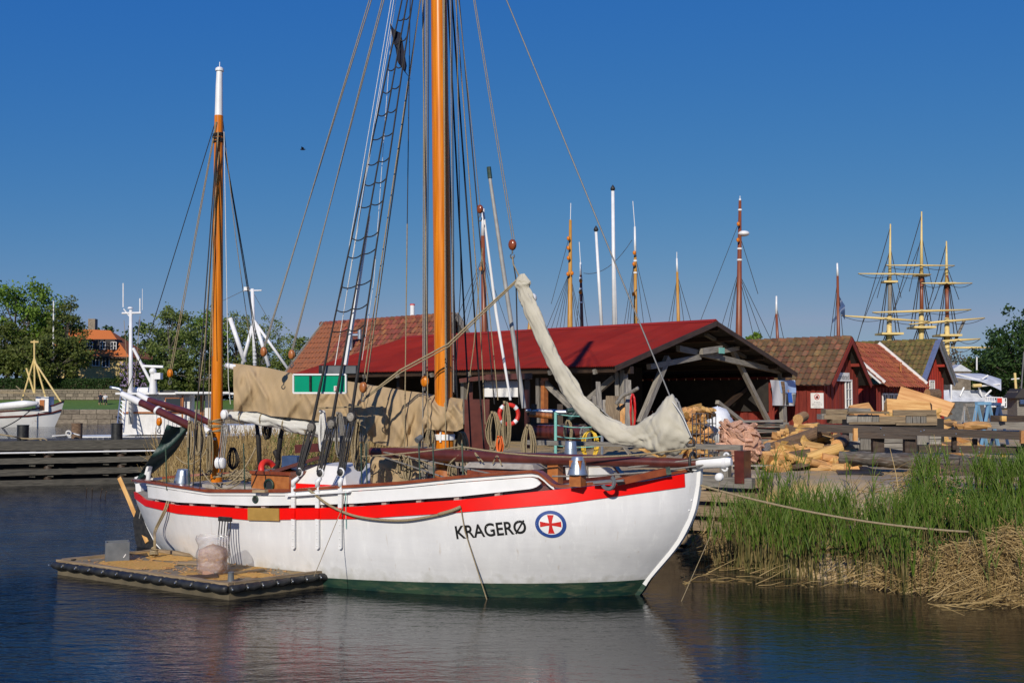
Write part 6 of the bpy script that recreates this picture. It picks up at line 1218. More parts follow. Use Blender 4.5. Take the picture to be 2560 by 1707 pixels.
# fishing boat at the far quay
fb_ = thing('white_fishing_boat', at(60, 1064, 118), 'white fishing boat with pale tripod derrick by the far quay', 'boat'); D_ = 118.
def fP(px, py, dy=0): return at(px, py, D_ + dy)
top_ = [(-160, 1036), (0, 1030), (90, 1024), (140, 1013), (161, 1002)]; bot_ = [(-160, 1062), (0, 1062), (100, 1066), (150, 1060), (160, 1050)]
def bowx(px, k): return px - 26 * max(0, (px - 60) / 100) ** 2 * k
b = MB(); r1, r2, r3 = [], [], []
for k in range(31):
    px = lerp(-160, 161, k / 30); wv = 2.0 * (1 - (max(0, px - 20) / 142) ** 2.2); T0, B0 = fP(px, interp(top_, px)), fP(bowx(px, 1), 1062); B0.z = 0; Mx = fP(bowx(px, .35), 1040)
    r1.append(B0 - V((0, wv * .62, .3))); r2.append(V((Mx.x, D_ - wv * .95, lerp(B0.z, T0.z, .5)))); r3.append(T0 - V((0, wv, 0)))
b.sheet([r1, r2, r3]); b.sheet([r3, [V((p.x, 2 * D_ - p.y, p.z)) for p in r3]]); m_fh = mat('weathered_white_hull', (.55, .55, .53), (.66, .66, .65), .4, .5, wear=(.25, .12, .04), wlo=.6, whi=.75, wscale=.8); b.build('hull', m_fh, fb_, smooth=30)
MB().tube([lerp(p, q, .30) - V((0, .06, 0)) for p, q in zip(r2, r3)], .1, 6).build('rubbing_strake', m_spar, fb_); MB().tube(r3, .08, 6).build('gunwale', m_spar, fb_)
for a, c_ in (((86, 895), (54, 1004)), ((86, 895), (122, 1020)), ((84, 900), (152, 1004)), ((86, 850), (86, 900)), ((66, 920), (86, 985)), ((86, 900), (87, 985))): MB().tube([fP(*a, -1), fP(*c_, -1)], .10, 8).build('derrick_leg', m_yellow, fb_)
MB().tube([fP(77, 855, -1), fP(97, 855, -1)], .1, 6).build('derrick_crosstree', m_yellow, fb_)
MB().tube([fP(-40, 1020, -2.2), fP(60, 1010, -2.2), fP(95, 1008, -2.2)], [.35, .42, .2], 10).build('furled_sail', m_white, fb_, smooth=True)
MB().box(fP(112, 1010, -.5), (1.4, 1.4, 1.6)).build('wheelhouse', m_wplank, fb_); MB().box(fP(105, 1012, -1.25), (.5, .1, 1.1)).build('orange_door', m_teak, fb_)
for a, c_ in (((0, 978), (118, 985)), ((0, 982), (90, 985)), ((40, 965), (95, 1010))): MB().tube([fP(*a, -2), fP(*c_, -2)], .05, 5).build('rig_line', m_hemp, fb_)
MB().tube(sagline(fP(82, 1020, -2.2), fP(-10, 1075, -6), .3), .06, 5).build('anchor_chain', m_black, fb_)
# house
hs_ = thing('yellow_house', at(230, 950, 178), 'yellow house with orange hipped roof, dormers and chimney across the water', 'house'); HD = 178.
def hP(px, py, dy=0): return at(px, py, HD + dy)
e0_, e1_ = hP(60, 886, -4), hP(325, 893, -4); r0_, r1_ = hP(110, 818), hP(276, 826); bk = V((0, 14, 0))
rf = MB(); rf.add([e0_, e1_, r1_, r0_, e0_ + bk, e1_ + bk], [(0, 1, 2, 3), (1, 5, 2), (5, 4, 3, 2), (4, 0, 3)]); roof_ = rf.build('roof', m_orange_roof, hs_)
MB().box((e0_ + e1_) / 2 + V((0, 7, -4.2)), ((e1_ - e0_).length - 1, 13, 8)).build('wall', m_yrend, hs_)
MB().beam(e0_ - Z * .1, e1_ - Z * .1, .4, .3).build('eave_board', m_dwood, hs_)
MB().box(hP(232, 817, 1), (1.15, 1.15, 2.6)).build('chimney', m_stone, roof_)
m_dorm = mat('dark_dormer', (.035, .03, .028), rough=.8)
for px in (225, 257, 284): 
    d_ = MB().box(hP(px, 862, -1.5), (1.6, 3.2, 1.7)).build('dormer', m_dorm, hs_); w_ = MB(); c = hP(px, 864, -3.2)
    w_.box(c, (.95, .1, 1.25)); w_.build('dormer_window', m_wplank, d_)
    for s in (-.22, .22):
        for z in (-.3, .3): MB().box(c + V((s, -.06, z)), (.32, .05, .5)).build('pane', m_glass, d_)
for px, py in ((265, 905), (240, 902), (120, 905), (90, 880), (150, 905)):
    c = hP(px, py, -4 + .6 - .2); c.y = e0_.y + .35; f = MB().box(c, (1.2, .12, 1.7)).build('window', m_wplank, hs_)
    for s in (-.27, .27): MB().box(c + V((s, -.07, 0)), (.42, .05, 1.45)).build('pane', m_glass, f)
MB().tube([at(133, 980, 156), at(134, 752, 156)], [.16, .09], 8).build('flagpole', m_white, None, label='tall white flagpole in front of the yellow house', cat='flagpole')
# closed parasol, flower tubs
pr = thing('closed_parasol', at(173, 950, 158), 'folded white parasol standing above the hedge', 'parasol'); MB().lathe([(.55, 0), (.4, .8), (.12, 1.7), (.02, 1.9)], at(173, 950, 158), 10).build('folded_canopy', m_cream, pr, smooth=True); MB().tube([at(173, 965, 158), at(173, 948, 158)], .05, 6).build('pole', m_white, pr)
# the two walkers on the lawn
def person(px, yf, yh, d, top_m, label, hair):
    f = at(px, yf, d); hgt = at(px, yh, d).z - f.z; s = hgt / 1.75; X = V((1, 0, 0)); p = thing('person', f, label, 'person', 'walkers on the lawn')
    def P(x, y, z): return f + V((x * s, y * s, z * s))
    vs_ = [P(0, 0, .95), P(0, 0, 1.15), P(0, 0, 1.38), P(0, .01, 1.5), P(0, 0, 1.62), P(0, 0, 1.72), P(-.19, 0, 1.4), P(-.27, -.03, 1.15), P(-.22, -.14, .95), P(.19, 0, 1.4), P(.27, .03, 1.15), P(.24, -.06, .92), P(-.1, 0, .9), P(-.12, -.14, .5), P(-.12, -.02, .08), P(-.12, -.16, .04), P(.1, 0, .9), P(.12, .12, .5), P(.11, .3, .12), P(.11, .2, .03)]
    ed = [(0, 1), (1, 2), (2, 3), (3, 4), (4, 5), (2, 6), (6, 7), (7, 8), (2, 9), (9, 10), (10, 11), (0, 12), (12, 13), (13, 14), (14, 15), (0, 16), (16, 17), (17, 18), (18, 19)]
    ra = [.16, .15, .16, .06, .1, .07, .075, .05, .035, .075, .05, .035, .1, .065, .045, .04, .1, .065, .045, .04]
    me = bpy.data.meshes.new('body'); o0 = V(f); me.from_pydata([tuple(v - o0) for v in vs_], ed, []); o = bpy.data.objects.new('body', me); COL.objects.link(o); o.parent = p
    sk_ = o.modifiers.new('skin', 'SKIN'); 
    for i, r in enumerate(ra): me.skin_vertices[0].data[i].radius = (r * s, r * s * .8)
    me.skin_vertices[0].data[0].use_root = True; o.modifiers.new('sub', 'SUBSURF').levels = 1; o.modifiers['sub'].render_levels = 2; me.materials.append(m_skin); WORLD[o.name] = o0
    b = MB(); b.lathe([(.17 * s, 0), (.185 * s, .2 * s), (.2 * s, .45 * s), (.08 * s, .56 * s)], P(0, 0, .94), 14); b.tube([P(-.17, 0, 1.42), P(-.26, -.02, 1.2)], [.09 * s, .08 * s], 8); b.tube([P(.17, 0, 1.42), P(.26, .02, 1.2)], [.09 * s, .08 * s], 8); b.build('shirt', top_m, p, smooth=True)
    b = MB(); b.lathe([(.18 * s, 0), (.19 * s, .14 * s)], P(0, 0, .84), 12); b.tube([P(-.1, 0, .9), P(-.12, -.12, .52)], [.115 * s, .1 * s], 8); b.tube([P(.1, 0, .9), P(.12, .11, .52)], [.115 * s, .1 * s], 8); b.build('shorts', m_navy, p, smooth=True)
    b = MB(); b.ball(P(0, .03, 1.68), (.105 * s, .12 * s, .1 * s)); b.build('hair', hair, p, smooth=True)
    for sx, sy, sz in ((-.12, -.1, .05), (.11, .24, .06)): MB().ball(P(sx, sy, sz), (.06 * s, .14 * s, .05 * s), 8, 6).build('shoe', m_white, p, smooth=True)
person(251, 1017, 981, 143, m_navy, 'walker in dark shirt and shorts on the far lawn', m_bark); person(263, 1017, 983, 143, m_lgrey, 'walker in pale shirt and dark shorts on the far lawn', m_grey)
# rocks and reed stubs by the stern
MB().ball(gz(322, 1222, 0) - Z * .04, (.38, .3, .13), 12, 6).build('water_rock', m_earth, None, smooth=True, label='flat rock breaking the surface behind the rudder', cat='rock')
# ================================================================== masts beyond the sheds, flagpoles, tall ship
def bg_mast(label, d, base, top, w0, w1, m, white=None, ant=None, stays=(), radar=None, bands=(), blocks=()):
    t = thing('ship_mast', at(base[0], base[1] + 40, d), label, 'mast', 'masts of ships beyond the sheds'); s = d / F
    lo = at(base[0], base[1] + 60, d); ms = MB().tube([lo, at(*base, d), at(*top, d)], [w0 * s / 2, w0 * s / 2, w1 * s / 2], 14).build('pole', m, t, smooth=True)
    if white: MB().tube([at(*top, d), at(*white, d)], [w1 * s / 2 * .95, w1 * s / 2 * .7], 12).build('white_masthead', m_white, t, smooth=True)
    tp = white or top
    if ant: MB().tube([at(*tp, d), at(*ant, d)], .02 * d / 60, 5).build('antenna', m_white, t)
    for (a, c_) in stays: MB().tube([at(*a, d), at(*c_, d)], .016 * d / 50, 4).build('stay', m_tar, t)
    if radar: MB().ball(at(*radar, d), (.32, .32, .16)).build('radar_dome', m_white, t, smooth=True)
    for by in bands: px = lerp(base[0], top[0], (by - base[1]) / (top[1] - base[1])); MB().tube([at(px, by - 2, d), at(px, by + 2, d)], (lerp(w0, w1, (by - base[1]) / (top[1] - base[1])) / 2 + 1.2) * s, 10).build('mast_band', m_white, t)
    for (bx_, by) in blocks: MB().ball(at(bx_, by, d - .3), (4.5 * s, 3 * s, 5.5 * s), 8, 6).build('pulley_block', m_varn, t, smooth=True)
def fan(a, xs_, y): return [(a, (x, y)) for x in xs_]
m_pine = mat('yellow_pine_mast', (.42, .20, .03), (.52, .27, .05), .45, 4, st=(4, 4, .5))
m_brn = mat('brown_mast', (.17, .045, .018), (.24, .07, .025), .4, 4, st=(4, 4, .5))
bg_mast('brown mast with white conical head close behind the main mast', 46, (1211, 840), (1207, 590), 15, 10, m_brn, (1208, 522), None, fan((1208, 640), (1125, 1145, 1160, 1250, 1275), 835), blocks=((1202, 672),))
bg_mast('yellow pine mast with many shrouds left of the flagpoles', 62, (1425, 832), (1426, 550), 14, 7, m_pine, None, (1427, 508), fan((1424, 680), (1362, 1375, 1388, 1398, 1408, 1442, 1450, 1458), 832) + [((1421, 600), (1378, 760))], blocks=((1421, 596), (1421, 620), (1421, 645), (1420, 685), (1430, 683)))
bg_mast('thin brown mast with white bands beside the yellow pine mast', 66, (1455, 825), (1452, 688), 9, 6, m_brn, (1451, 656), (1448, 605), fan((1452, 700), (1440, 1470), 825), bands=(695, 722, 756), blocks=((1452, 702), (1451, 730)))
bg_mast('pine mast with white head right of the tall white flagpole', 64, (1589, 815), (1588, 640), 10, 7, m_pine, (1587, 567), (1582, 503), fan((1588, 640), (1560, 1568, 1575, 1610, 1630), 815), bands=(652, 682), blocks=((1586, 632), (1585, 660), (1584, 735)))
bg_mast('small pine mast with white head above the red roof middle', 70, (1696, 808), (1693, 680), 9, 6, m_pine, (1692, 646), (1692, 630), fan((1694, 690), (1672, 1680, 1710, 1728), 806))
bg_mast('tall dark brown mast with radar dome beside the red roof end', 58, (1847, 850), (1850, 502), 17, 7, m_brn, (1850, 497), (1850, 490), fan((1846, 680), (1795, 1815, 1822, 1885, 1905, 1925), 845) + [((1846, 560), (1752, 800)), ((1853, 600), (1895, 735))], (1859, 584), bands=(525, 622, 650), blocks=((1846, 560), (1845, 600)))
bg_mast('short brown mast with white head over the weathered hut roof', 72, (1944, 852), (1941, 785), 8, 6, m_brn, (1941, 740), None, fan((1942, 770), (1925, 1960), 850))
bg_mast('slim red-brown mast with blue flag beside the yellow yards', 75, (2096, 850), (2094, 690), 9, 6, m_brn, (2093, 658), None, fan((2094, 700), (2075, 2085, 2108), 848))
t = bpy.data.objects['ship_mast.007']
MB().sheet([[at(2098 + i * 3.6, 740 + i * 6 + j * 9, 75 + .3 * sin(i + j)) for j in (0, 1, 2, 3, 4)] for i in range(5)]).build('blue_flag', m_bluep, t, smooth=True)
MB().sheet([[at(2080 + i * 3, 800 - i * 3 + j * 3, 75) for j in (0, 1, 2, 3)] for i in range(5)]).build('blue_pennant', m_bluep, t)
for (a, c_, w_, lab) in (((1506, 850), (1490, 580), 9, 'shorter white flagpole with dark finial behind the red roof'), ((1536, 850), (1532, 478), 11, 'tallest white flagpole with dark finial behind the red roof'), ((1541, 850), (1534, 600), 8, 'slanting white pole touching the tallest flagpole')):
    f = thing('flagpole', at(*a, 55), lab, 'flagpole', 'flagpoles behind the red roof'); s = 55 / F; MB().tube([at(*a, 55), at(*c_, 55)], [w_ * s / 2, w_ * s / 2 * .75], 12).build('pole', m_white, f, smooth=True)
    if c_[1] != 600: MB().lathe([(.04, 0), (.13, .08), (.11, .18), (.03, .3), (0, .34)], at(*c_, 55), 12).build('finial', m_black, f, smooth=True)
MB().tube(sagline(at(1459, 683, 60), at(1580, 600, 60), .6), .02, 4).build('signal_line', m_tar, None, label='slack dark line strung between two masts behind the flagpoles', cat='line')
# tall ship
TD = 150.; ts_ = thing('tall_ship', at(2304, 1000, TD), 'three-masted tall ship with pale yellow masts and yards', 'ship'); k_ = TD / F
def tP(px, py, dy=0): return at(px, py, TD + dy)
for nm, x0, yb, x1, yt, ytop, xc in (('fore', 2222, 900, 2226, 560, 835, 760), ('main', 2303, 900, 2304, 529, 819, 720), ('mizzen', 2368, 960, 2366, 603, 839, 745)):
    lowt = ytop - 45; MB().tube([tP(x0, yb), tP(lerp(x0, x1, .3), lowt)], [7 * k_, 6 * k_], 12).build('lower_mast', m_yellow, ts_, smooth=True)
    MB().tube([tP(lerp(x0, x1, .3) + 1, ytop), tP(lerp(x0, x1, .6), lowt - 105)], [5 * k_, 4.2 * k_], 10).build('topmast', m_gwood if nm == 'fore' else m_brn, ts_, smooth=True)
    MB().tube([tP(lerp(x0, x1, .6), lowt - 85), tP(x1, yt)], [4.6 * k_, 1.6 * k_], 10).build('topgallant_mast', m_yellow, ts_, smooth=True)
    b = MB(); cx_ = lerp(x0, x1, .2); b.beam(tP(cx_ - 27, ytop), tP(cx_ + 27, ytop), 3, .28); b.build('fighting_top', m_yellow, ts_); MB().beam(tP(cx_ - 17, lowt - 85), tP(cx_ + 17, lowt - 85), 1.5, .25).build('crosstree', m_yellow, ts_)
    for dx in (-27, -18, 18, 27): MB().tube([tP(cx_ + dx, ytop), tP(cx_ + dx * .12, lowt - 100)], .07, 4).build('topmast_shroud', m_tar, ts_); MB().tube([tP(cx_ + dx * 1.5, ytop + 90), tP(cx_ + dx * .15, ytop - 12)], .08, 4).build('lower_shroud', m_tar, ts_)
    for dx in (-30, 30): MB().tube([tP(x1, yt + 60), tP(cx_ + dx, lowt - 85 + (0 if abs(dx) < 20 else 40))], .05, 4).build('backstay', m_tar, ts_)
    MB().tube([tP(x1, yt + 8), tP(x1 - 85, yt + 300)], .06, 4).build('forestay', m_tar, ts_); MB().tube([tP(x1, yt + 70), tP(x1 - 70, yt + 250)], .05, 4).build('forestay', m_tar, ts_)
for a, c_, r in (((2145, 684), (2328, 686), 3), ((2104, 789), (2325, 804), 4), ((2215, 663), (2387, 664), 3), ((2181, 781), (2428, 774), 4), ((2303, 708), (2431, 708), 3), ((2272, 811), (2462, 795), 4), ((2340, 853), (2451, 847), 4), ((2376, 869), (2483, 869), 4)):
    MB().tube([tP(*a, -1), tP((a[0] + c_[0]) / 2, (a[1] + c_[1]) / 2, -1), tP(*c_, -1)], [r * .4 * k_, r * .85 * k_, r * .4 * k_], 8).build('yard', m_yellow, ts_, smooth=True)
    MB().tube(sagline(tP(*a, -1.2), tP((a[0] + c_[0]) / 2, (a[1] + c_[1]) / 2, -1.2), .6), .05, 4).build('foot_rope', m_tar, ts_); MB().tube(sagline(tP((a[0] + c_[0]) / 2, (a[1] + c_[1]) / 2, -1.2), tP(*c_, -1.2), .6), .05, 4).build('foot_rope', m_tar, ts_)
MB().tube([tP(2380, 870), tP(2411, 800)], .2, 6).build('spanker_gaff', m_gwood, ts_)
b = MB(); b.box(tP(2290, 985, 2), (22, 6, 5)); b.build('hull', m_black, ts_)
# covered boats and clutter at the right edge
cb_ = thing('covered_motor_boat', at(2390, 1030, 62), 'motor boat under silver tarpaulins with a grey canopy roof', 'boat'); CD = 62.
b = MB(); rows = []
for j, (y_, f) in enumerate(((1050, .75), (1010, .95), (1003, 1.0))):
    c = at(2395, y_, CD); rows.append([V((c.x, c.y, c.z)) + V((2.2 * f * cos(a), 1.2 * f * sin(a), 0)) for a in [2 * pi * k / 24 for k in range(25)]])
b.sheet(rows); b.build('hull', m_grey, cb_, smooth=40)
b = MB(); c = at(2395, 1004, CD); rows = []
for j in range(6): t = j / 5; rows.append([c + V((2.25 * (1 - .35 * t) * cos(a), 1.25 * (1 - .5 * t) * sin(a), .65 * t + .08 * mnoise.noise(V((cos(a) * 3, sin(a) * 3, t * 3))))) for a in [2 * pi * (k % 24) / 24 for k in range(25)]])
b.sheet(rows); b.add(rows[-1][:-1], [tuple(range(24))]); b.build('boat_cover', m_gcover, cb_, smooth=True)
b = MB(); rows = []
for i in range(13):
    u = i / 12; px = lerp(2378, 2503, u); rows.append([at(px, 933 + 26 * max(0, u - .55) ** 1.4 * 1.7 + 34 * (abs(v) ** 2) * (.25 + .6 * u) * (1 if v > 0 else .2), CD - 1.2 * v) for v in (-1, -.6, -.2, .2, .6, 1)])
b.sheet(rows); b.build('canopy_roof', m_gcover, cb_, smooth=True)
for a, c_ in (((2400, 990), (2410, 968)), ((2447, 968), (2455, 990)), ((2462, 990), (2478, 975)), ((2390, 935), (2450, 950)), ((2455, 948), (2470, 938)), ((2378, 955), (2378, 1000)), ((2500, 960), (2440, 966))): MB().tube([at(*a, CD - 1), at(*c_, CD - 1)], .05, 6).build('canopy_strut', m_white, cb_)
MB().tube([at(2432, 964, CD - 1.3), at(2453, 963, CD - 1.3)], .1, 8).build('yellow_roller', m_yellow, cb_)
gw = thing('gangway', at(2490, 1020, 56), 'white railing gangway with a red and white poster at the right', 'gangway')
for y_ in (992, 1003, 1015): MB().tube([at(2462, y_, 56), at(2516, y_ + 3, 56)], .035, 6).build('rail', m_white, gw)
for px in range(2462, 2520, 6): MB().tube([at(px, 992, 56), at(px, 1018, 56)], .025, 5).build('baluster', m_white, gw)
pm = MB().box(at(2502, 1004, 55.8), (.42, .03, .42)).build('poster', m_white, gw); MB().box(at(2499, 1001, 55.75), (.24, .03, .26)).build('red_print', m_lifered, pm)
bh = thing('brown_shed', at(2550, 1030, 50), 'small brown shed with dark roof at the right edge', 'shed'); MB().box(at(2560, 1010, 50), (1.1, 1, 1.2)).build('wall', m_gwood, bh); b = MB(); c = at(2562, 992, 49.9); b.prism([c + V((-.75, -.6, -.05)), c + V((-.4, -.6, .38)), c + V((.9, -.6, .38)), c + V((.9, -.6, -.05))], V((0, 1.2, 0))); b.build('roof', m_dorm, bh); MB().box(at(2558, 1004, 49.3), (.3, .1, .2)).build('blue_box', m_bluep, bh)
ym = thing('yellow_mast', at(2540, 985, 52), 'short pale yellow mast with cross arm above the brown shed', 'mast'); MB().tube([at(2541, 985, 52), at(2537, 932, 52)], .06, 8).build('pole', m_yellow, ym); MB().tube([at(2528, 948, 52), at(2548, 946, 52)], .03, 6).build('cross_arm', m_white, ym)
MB().tube([at(2551, 1000, 54), at(2560, 880, 54)], .04, 6).build('grey_stay', m_wire, None, label='slanting grey wire mast at the right picture edge', cat='mast')
MB().tube([at(2442, 925, 90), at(2442, 892, 90)], .06, 6).build('white_pole', m_white, None, label='thin white pole in front of the bare shrubs', cat='pole')
rfb = thing('grey_roof_house', at(2405, 935, 85), 'small grey-roofed house gable beyond the covered boat', 'house'); c = at(2402, 928, 85); MB().prism([c + V((-.9, 0, 0)), c + V((.9, 0, 0)), c + V((0, 0, .55))], V((0, 3, 0))).build('roof', m_gcover, rfb); MB().box(c + V((0, 1.5, .6)), (.25, .25, .3)).build('chimney', m_stone, rfb); MB().box(c + V((0, 1.5, -.9)), (1.6, 2.8, 1.8)).build('wall', m_stone, rfb)
bg_mast('pine mast with white satellite dome half hidden behind the jib bag', 57, (1322, 840), (1329, 760), 12, 5, m_pine); MB().ball(at(1331, 745, 57), (.24, .24, .26)).build('satellite_dome', m_white, bpy.data.objects['ship_mast.008'], smooth=True)
bd = MB(); c = at(757, 374, 60); bd.ball(c, (.16, .05, .045), 10, 6); bd.add([c, c + V((.1, -.1, .06)), c + V((-.02, -.32, .1)), c + V((-.08, -.05, .02))], [(0, 1, 2, 3)]); bd.add([c, c + V((.1, .1, .06)), c + V((-.02, .32, .1)), c + V((-.08, .05, .02))], [(0, 1, 2, 3)]); bd.build('bird', m_black, None, smooth=True, label='small dark bird gliding in the blue sky', cat='bird')
# ================================================================== vegetation
def ribbon(b, P, w0, w1, sd):
    n = len(P); base = len(b.v)
    for i, p in enumerate(P):
        w_ = lerp(w0, w1, i / (n - 1)); q = sd * (w_ / 2); b.v.append((p.x - q.x, p.y - q.y, p.z - q.z)); b.v.append((p.x + q.x, p.y + q.y, p.z + q.z))
    for i in range(n - 1): k = base + 2 * i; b.f.append((k, k + 1, k + 3, k + 2)); b.m.append(0)
def leaf(b, c, s, r):
    n = V((r.gauss(0, 1), r.gauss(0, 1), r.gauss(0, .8) + .35)).normalized(); u = n.orthogonal().normalized(); v = n.cross(u); a = r.uniform(0, 6.28); e = u * cos(a) + v * sin(a); f = n.cross(e); k = len(b.v); s2 = s * r.uniform(.6, 1.25)
    for p in (c - e * s2 * .5, c + f * s2 * .28 + n * s2 * .06, c + e * s2 * .5, c - f * s2 * .28 + n * s2 * .06): b.v.append((p.x, p.y, p.z))
    b.f.append((k, k + 1, k + 2, k + 3)); b.m.append(0)
m_leafA = leafmat('leaf_fresh', (.085, .15, .016), (.135, .23, .026), (.19, .29, .04)); m_leafB = leafmat('leaf_dark', (.018, .045, .012), (.035, .075, .018), (.055, .105, .024)); m_leafC = leafmat('leaf_olive', (.06, .085, .017), (.105, .135, .027), (.155, .175, .045)); m_leafD = leafmat('leaf_grey_green', (.10, .14, .032), (.15, .20, .048), (.21, .25, .075))
m_trunk = mat('tree_bark', (.06, .05, .04), (.14, .12, .10), .95, 4, st=(3, 3, .6), bump=.8)
def tree(label, px, yb, yt, wpx, d, m, n=5200, ls=.42, nc=70, fill=.55, low=.25, group='trees across the water', tw=.3, name='tree', seed=0, cat='tree', irregular=.35):
    r = random.Random(seed * 77 + 5); s = d / F; B = at(px, yb, d); T = at(px, yt, d); hgt = T.z - B.z; rx = wpx * s / 2; t = thing(name, B, label, cat, group)
    cz = B.z + hgt * (low + 1) / 2; rz = hgt * (1 - low) / 2; b = MB(); tb = MB(); C = V((B.x, B.y, cz)); cl = []
    while len(cl) < nc:
        q = V((r.uniform(-1, 1), r.uniform(-1, 1), r.uniform(-1, 1))); L = q.length
        if L > 1 or L < r.random() ** fill * .9: continue
        f = 1 + irregular * mnoise.noise(q * 2.1 + V((seed, 0, 0))); cl.append((C + V((q.x * rx * f, q.y * rx * .8 * f, q.z * rz * f)), r.uniform(.55, 1.2)))
    per = n // nc; cr = min(rx, rz) * .26
    for c, k in cl:
        for _ in range(int(per * k)): g = V((r.gauss(0, .55), r.gauss(0, .55), r.gauss(0, .42))); leaf(b, c + g * cr * k, ls, r)
    b.build('crown', m, t, kind='stuff')
    top = V((B.x + r.uniform(-.1, .1) * rx, B.y, B.z + hgt * .85)); st_ = V((B.x, B.y, B.z - 1)); tb.tube([st_, lerp(st_, top, .35) + V((r.uniform(-.2, .2), 0, 0)), lerp(st_, top, .7), top], [tw, tw * .8, tw * .45, tw * .12], 9)
    for c, k in r.sample(cl, min(len(cl), 16)):
        h0 = lerp(st_, top, r.uniform(.3, .7)); tb.tube([h0, lerp(h0, c, .5) + Z * .3, c], [tw * .35, tw * .22, tw * .06], 5)
    tb.build('trunk', m_trunk, t, smooth=True); return t
T_L = [('tall fresh green tree at the left picture edge', 40, 985, 700, 190, 160, m_leafA, 7000, .55, 95), ('dark leafy tree behind the fishing boat derrick', 20, 985, 800, 150, 156, m_leafC, 5000, .5, 70), ('broad green tree left of the white flagpole', 105, 985, 770, 130, 162, m_leafA, 5000, .5, 70), ('drooping dark birch behind the white flagpole', 160, 985, 750, 110, 158, m_leafC, 4500, .42, 60), ('wide spreading dark tree in front of the yellow house', 125, 990, 835, 190, 154, m_leafC, 7000, .5, 100), ('dark round wood behind the orange roof', 370, 985, 815, 190, 215, m_leafB, 6000, .75, 80), ('dark wood edge above the chimney', 200, 985, 808, 170, 218, m_leafB, 4000, .75, 60),
       ('light green loose tree left of the mizzen mast', 425, 990, 768, 130, 150, m_leafD, 5200, .42, 80), ('light green tree directly behind the mizzen mast', 500, 990, 778, 130, 155, m_leafA, 5200, .45, 80), ('green tree just right of the mizzen mast', 590, 995, 780, 110, 158, m_leafD, 4500, .42, 70), ('loose pale tree between the white crane arms', 655, 995, 790, 110, 152, m_leafD, 3600, .36, 70), ('low pale tree beside the tiled shed roof', 740, 995, 838, 110, 150, m_leafD, 4200, .38, 70), ('lilac bush with mauve blossom by the house wall', 335, 985, 905, 90, 155, m_leafC, 3500, .45, 50), ('dense dark bush right of the lilac', 410, 990, 890, 110, 152, m_leafB, 4000, .45, 60), ('dense bush low behind the mizzen mast foot', 500, 998, 900, 200, 150, m_leafC, 5000, .45, 70), ('dark bush low behind the sail cover', 640, 998, 890, 200, 150, m_leafC, 5000, .45, 70)]
for i, a in enumerate(T_L): tree(*a[:5], a[5], a[6], a[7], a[8], a[9], seed=i, low=.12 if a[2] - a[1] and a[3] > 860 else .22, fill=.6 if a[6] is m_leafD else .45)
b = MB(); r = random.Random(3)
for k in range(260): leaf(b, at(r.uniform(300, 365), r.uniform(905, 965), 151.5 + r.uniform(-.5, 1)), .4, r)
b.build('blossom', mat('lilac_blossom', (.30, .22, .38), rough=.8), bpy.data.objects['tree.012'], kind='stuff')
for i, a in enumerate([('tall dark tree at the right picture edge', 2552, 1010, 770, 170, 92, m_leafB, 7500, .34, 110), ('dark green tree beside the right edge tree', 2490, 1010, 865, 130, 98, m_leafB, 5000, .34, 80), ('leafy green bush behind the covered boat canopy', 2440, 1015, 895, 110, 100, m_leafC, 4200, .32, 70), ('round green treetop peeping above the weathered hut roof', 1885, 900, 838, 70, 130, m_leafA, 1500, .5, 26), ('brownish bare shrub under the yellow yards', 2390, 1010, 880, 110, 105, leafmat('bare_twigs', (.10, .07, .045), (.16, .11, .07), (.12, .12, .06)), 2200, .3, 60), ('brown shrub behind the covered boat', 2340, 1010, 900, 120, 108, m_leafC, 3000, .32, 60)]): tree(*a[:5], a[5], a[6], a[7], a[8], a[9], seed=40 + i, low=.1, group='trees beyond the yard')
# far wood along the skyline
b = MB(); r = random.Random(9)
for k in range(16000):
    x = r.uniform(-190, 210); z = 2 + r.random() * (6.5 + 2.5 * mnoise.noise(V((x * .05, 0, 0))) + 1.5 * mnoise.noise(V((x * .2, 0, 4)))); leaf(b, V((x, 300 + r.uniform(-4, 4), z)), 1.6, r)
b.build('distant_wood', m_leafB, None, kind='stuff', label='low dark band of woodland on the skyline', cat='wood')
# hedge on the terrace
b = MB(); r = random.Random(5)
for k in range(15000):
    x = r.uniform(-78, -36); y = r.choice((153.6, 153.6, r.uniform(153.6, 156))); z = r.uniform(4.2, 5.75) if y == 153.6 else 5.75; leaf(b, V((x, y + r.gauss(0, .12), z + r.gauss(0, .08))), .3, r)
hg = thing('hedge', V((-57, 155, 4.2)), 'long clipped dark hedge above the granite terrace wall', 'hedge'); b.build('foliage', m_leafB, hg, kind='stuff'); MB().box((-57, 155, 4.95), (41.5, 2.4, 1.4)).build('core', m_earth, hg)
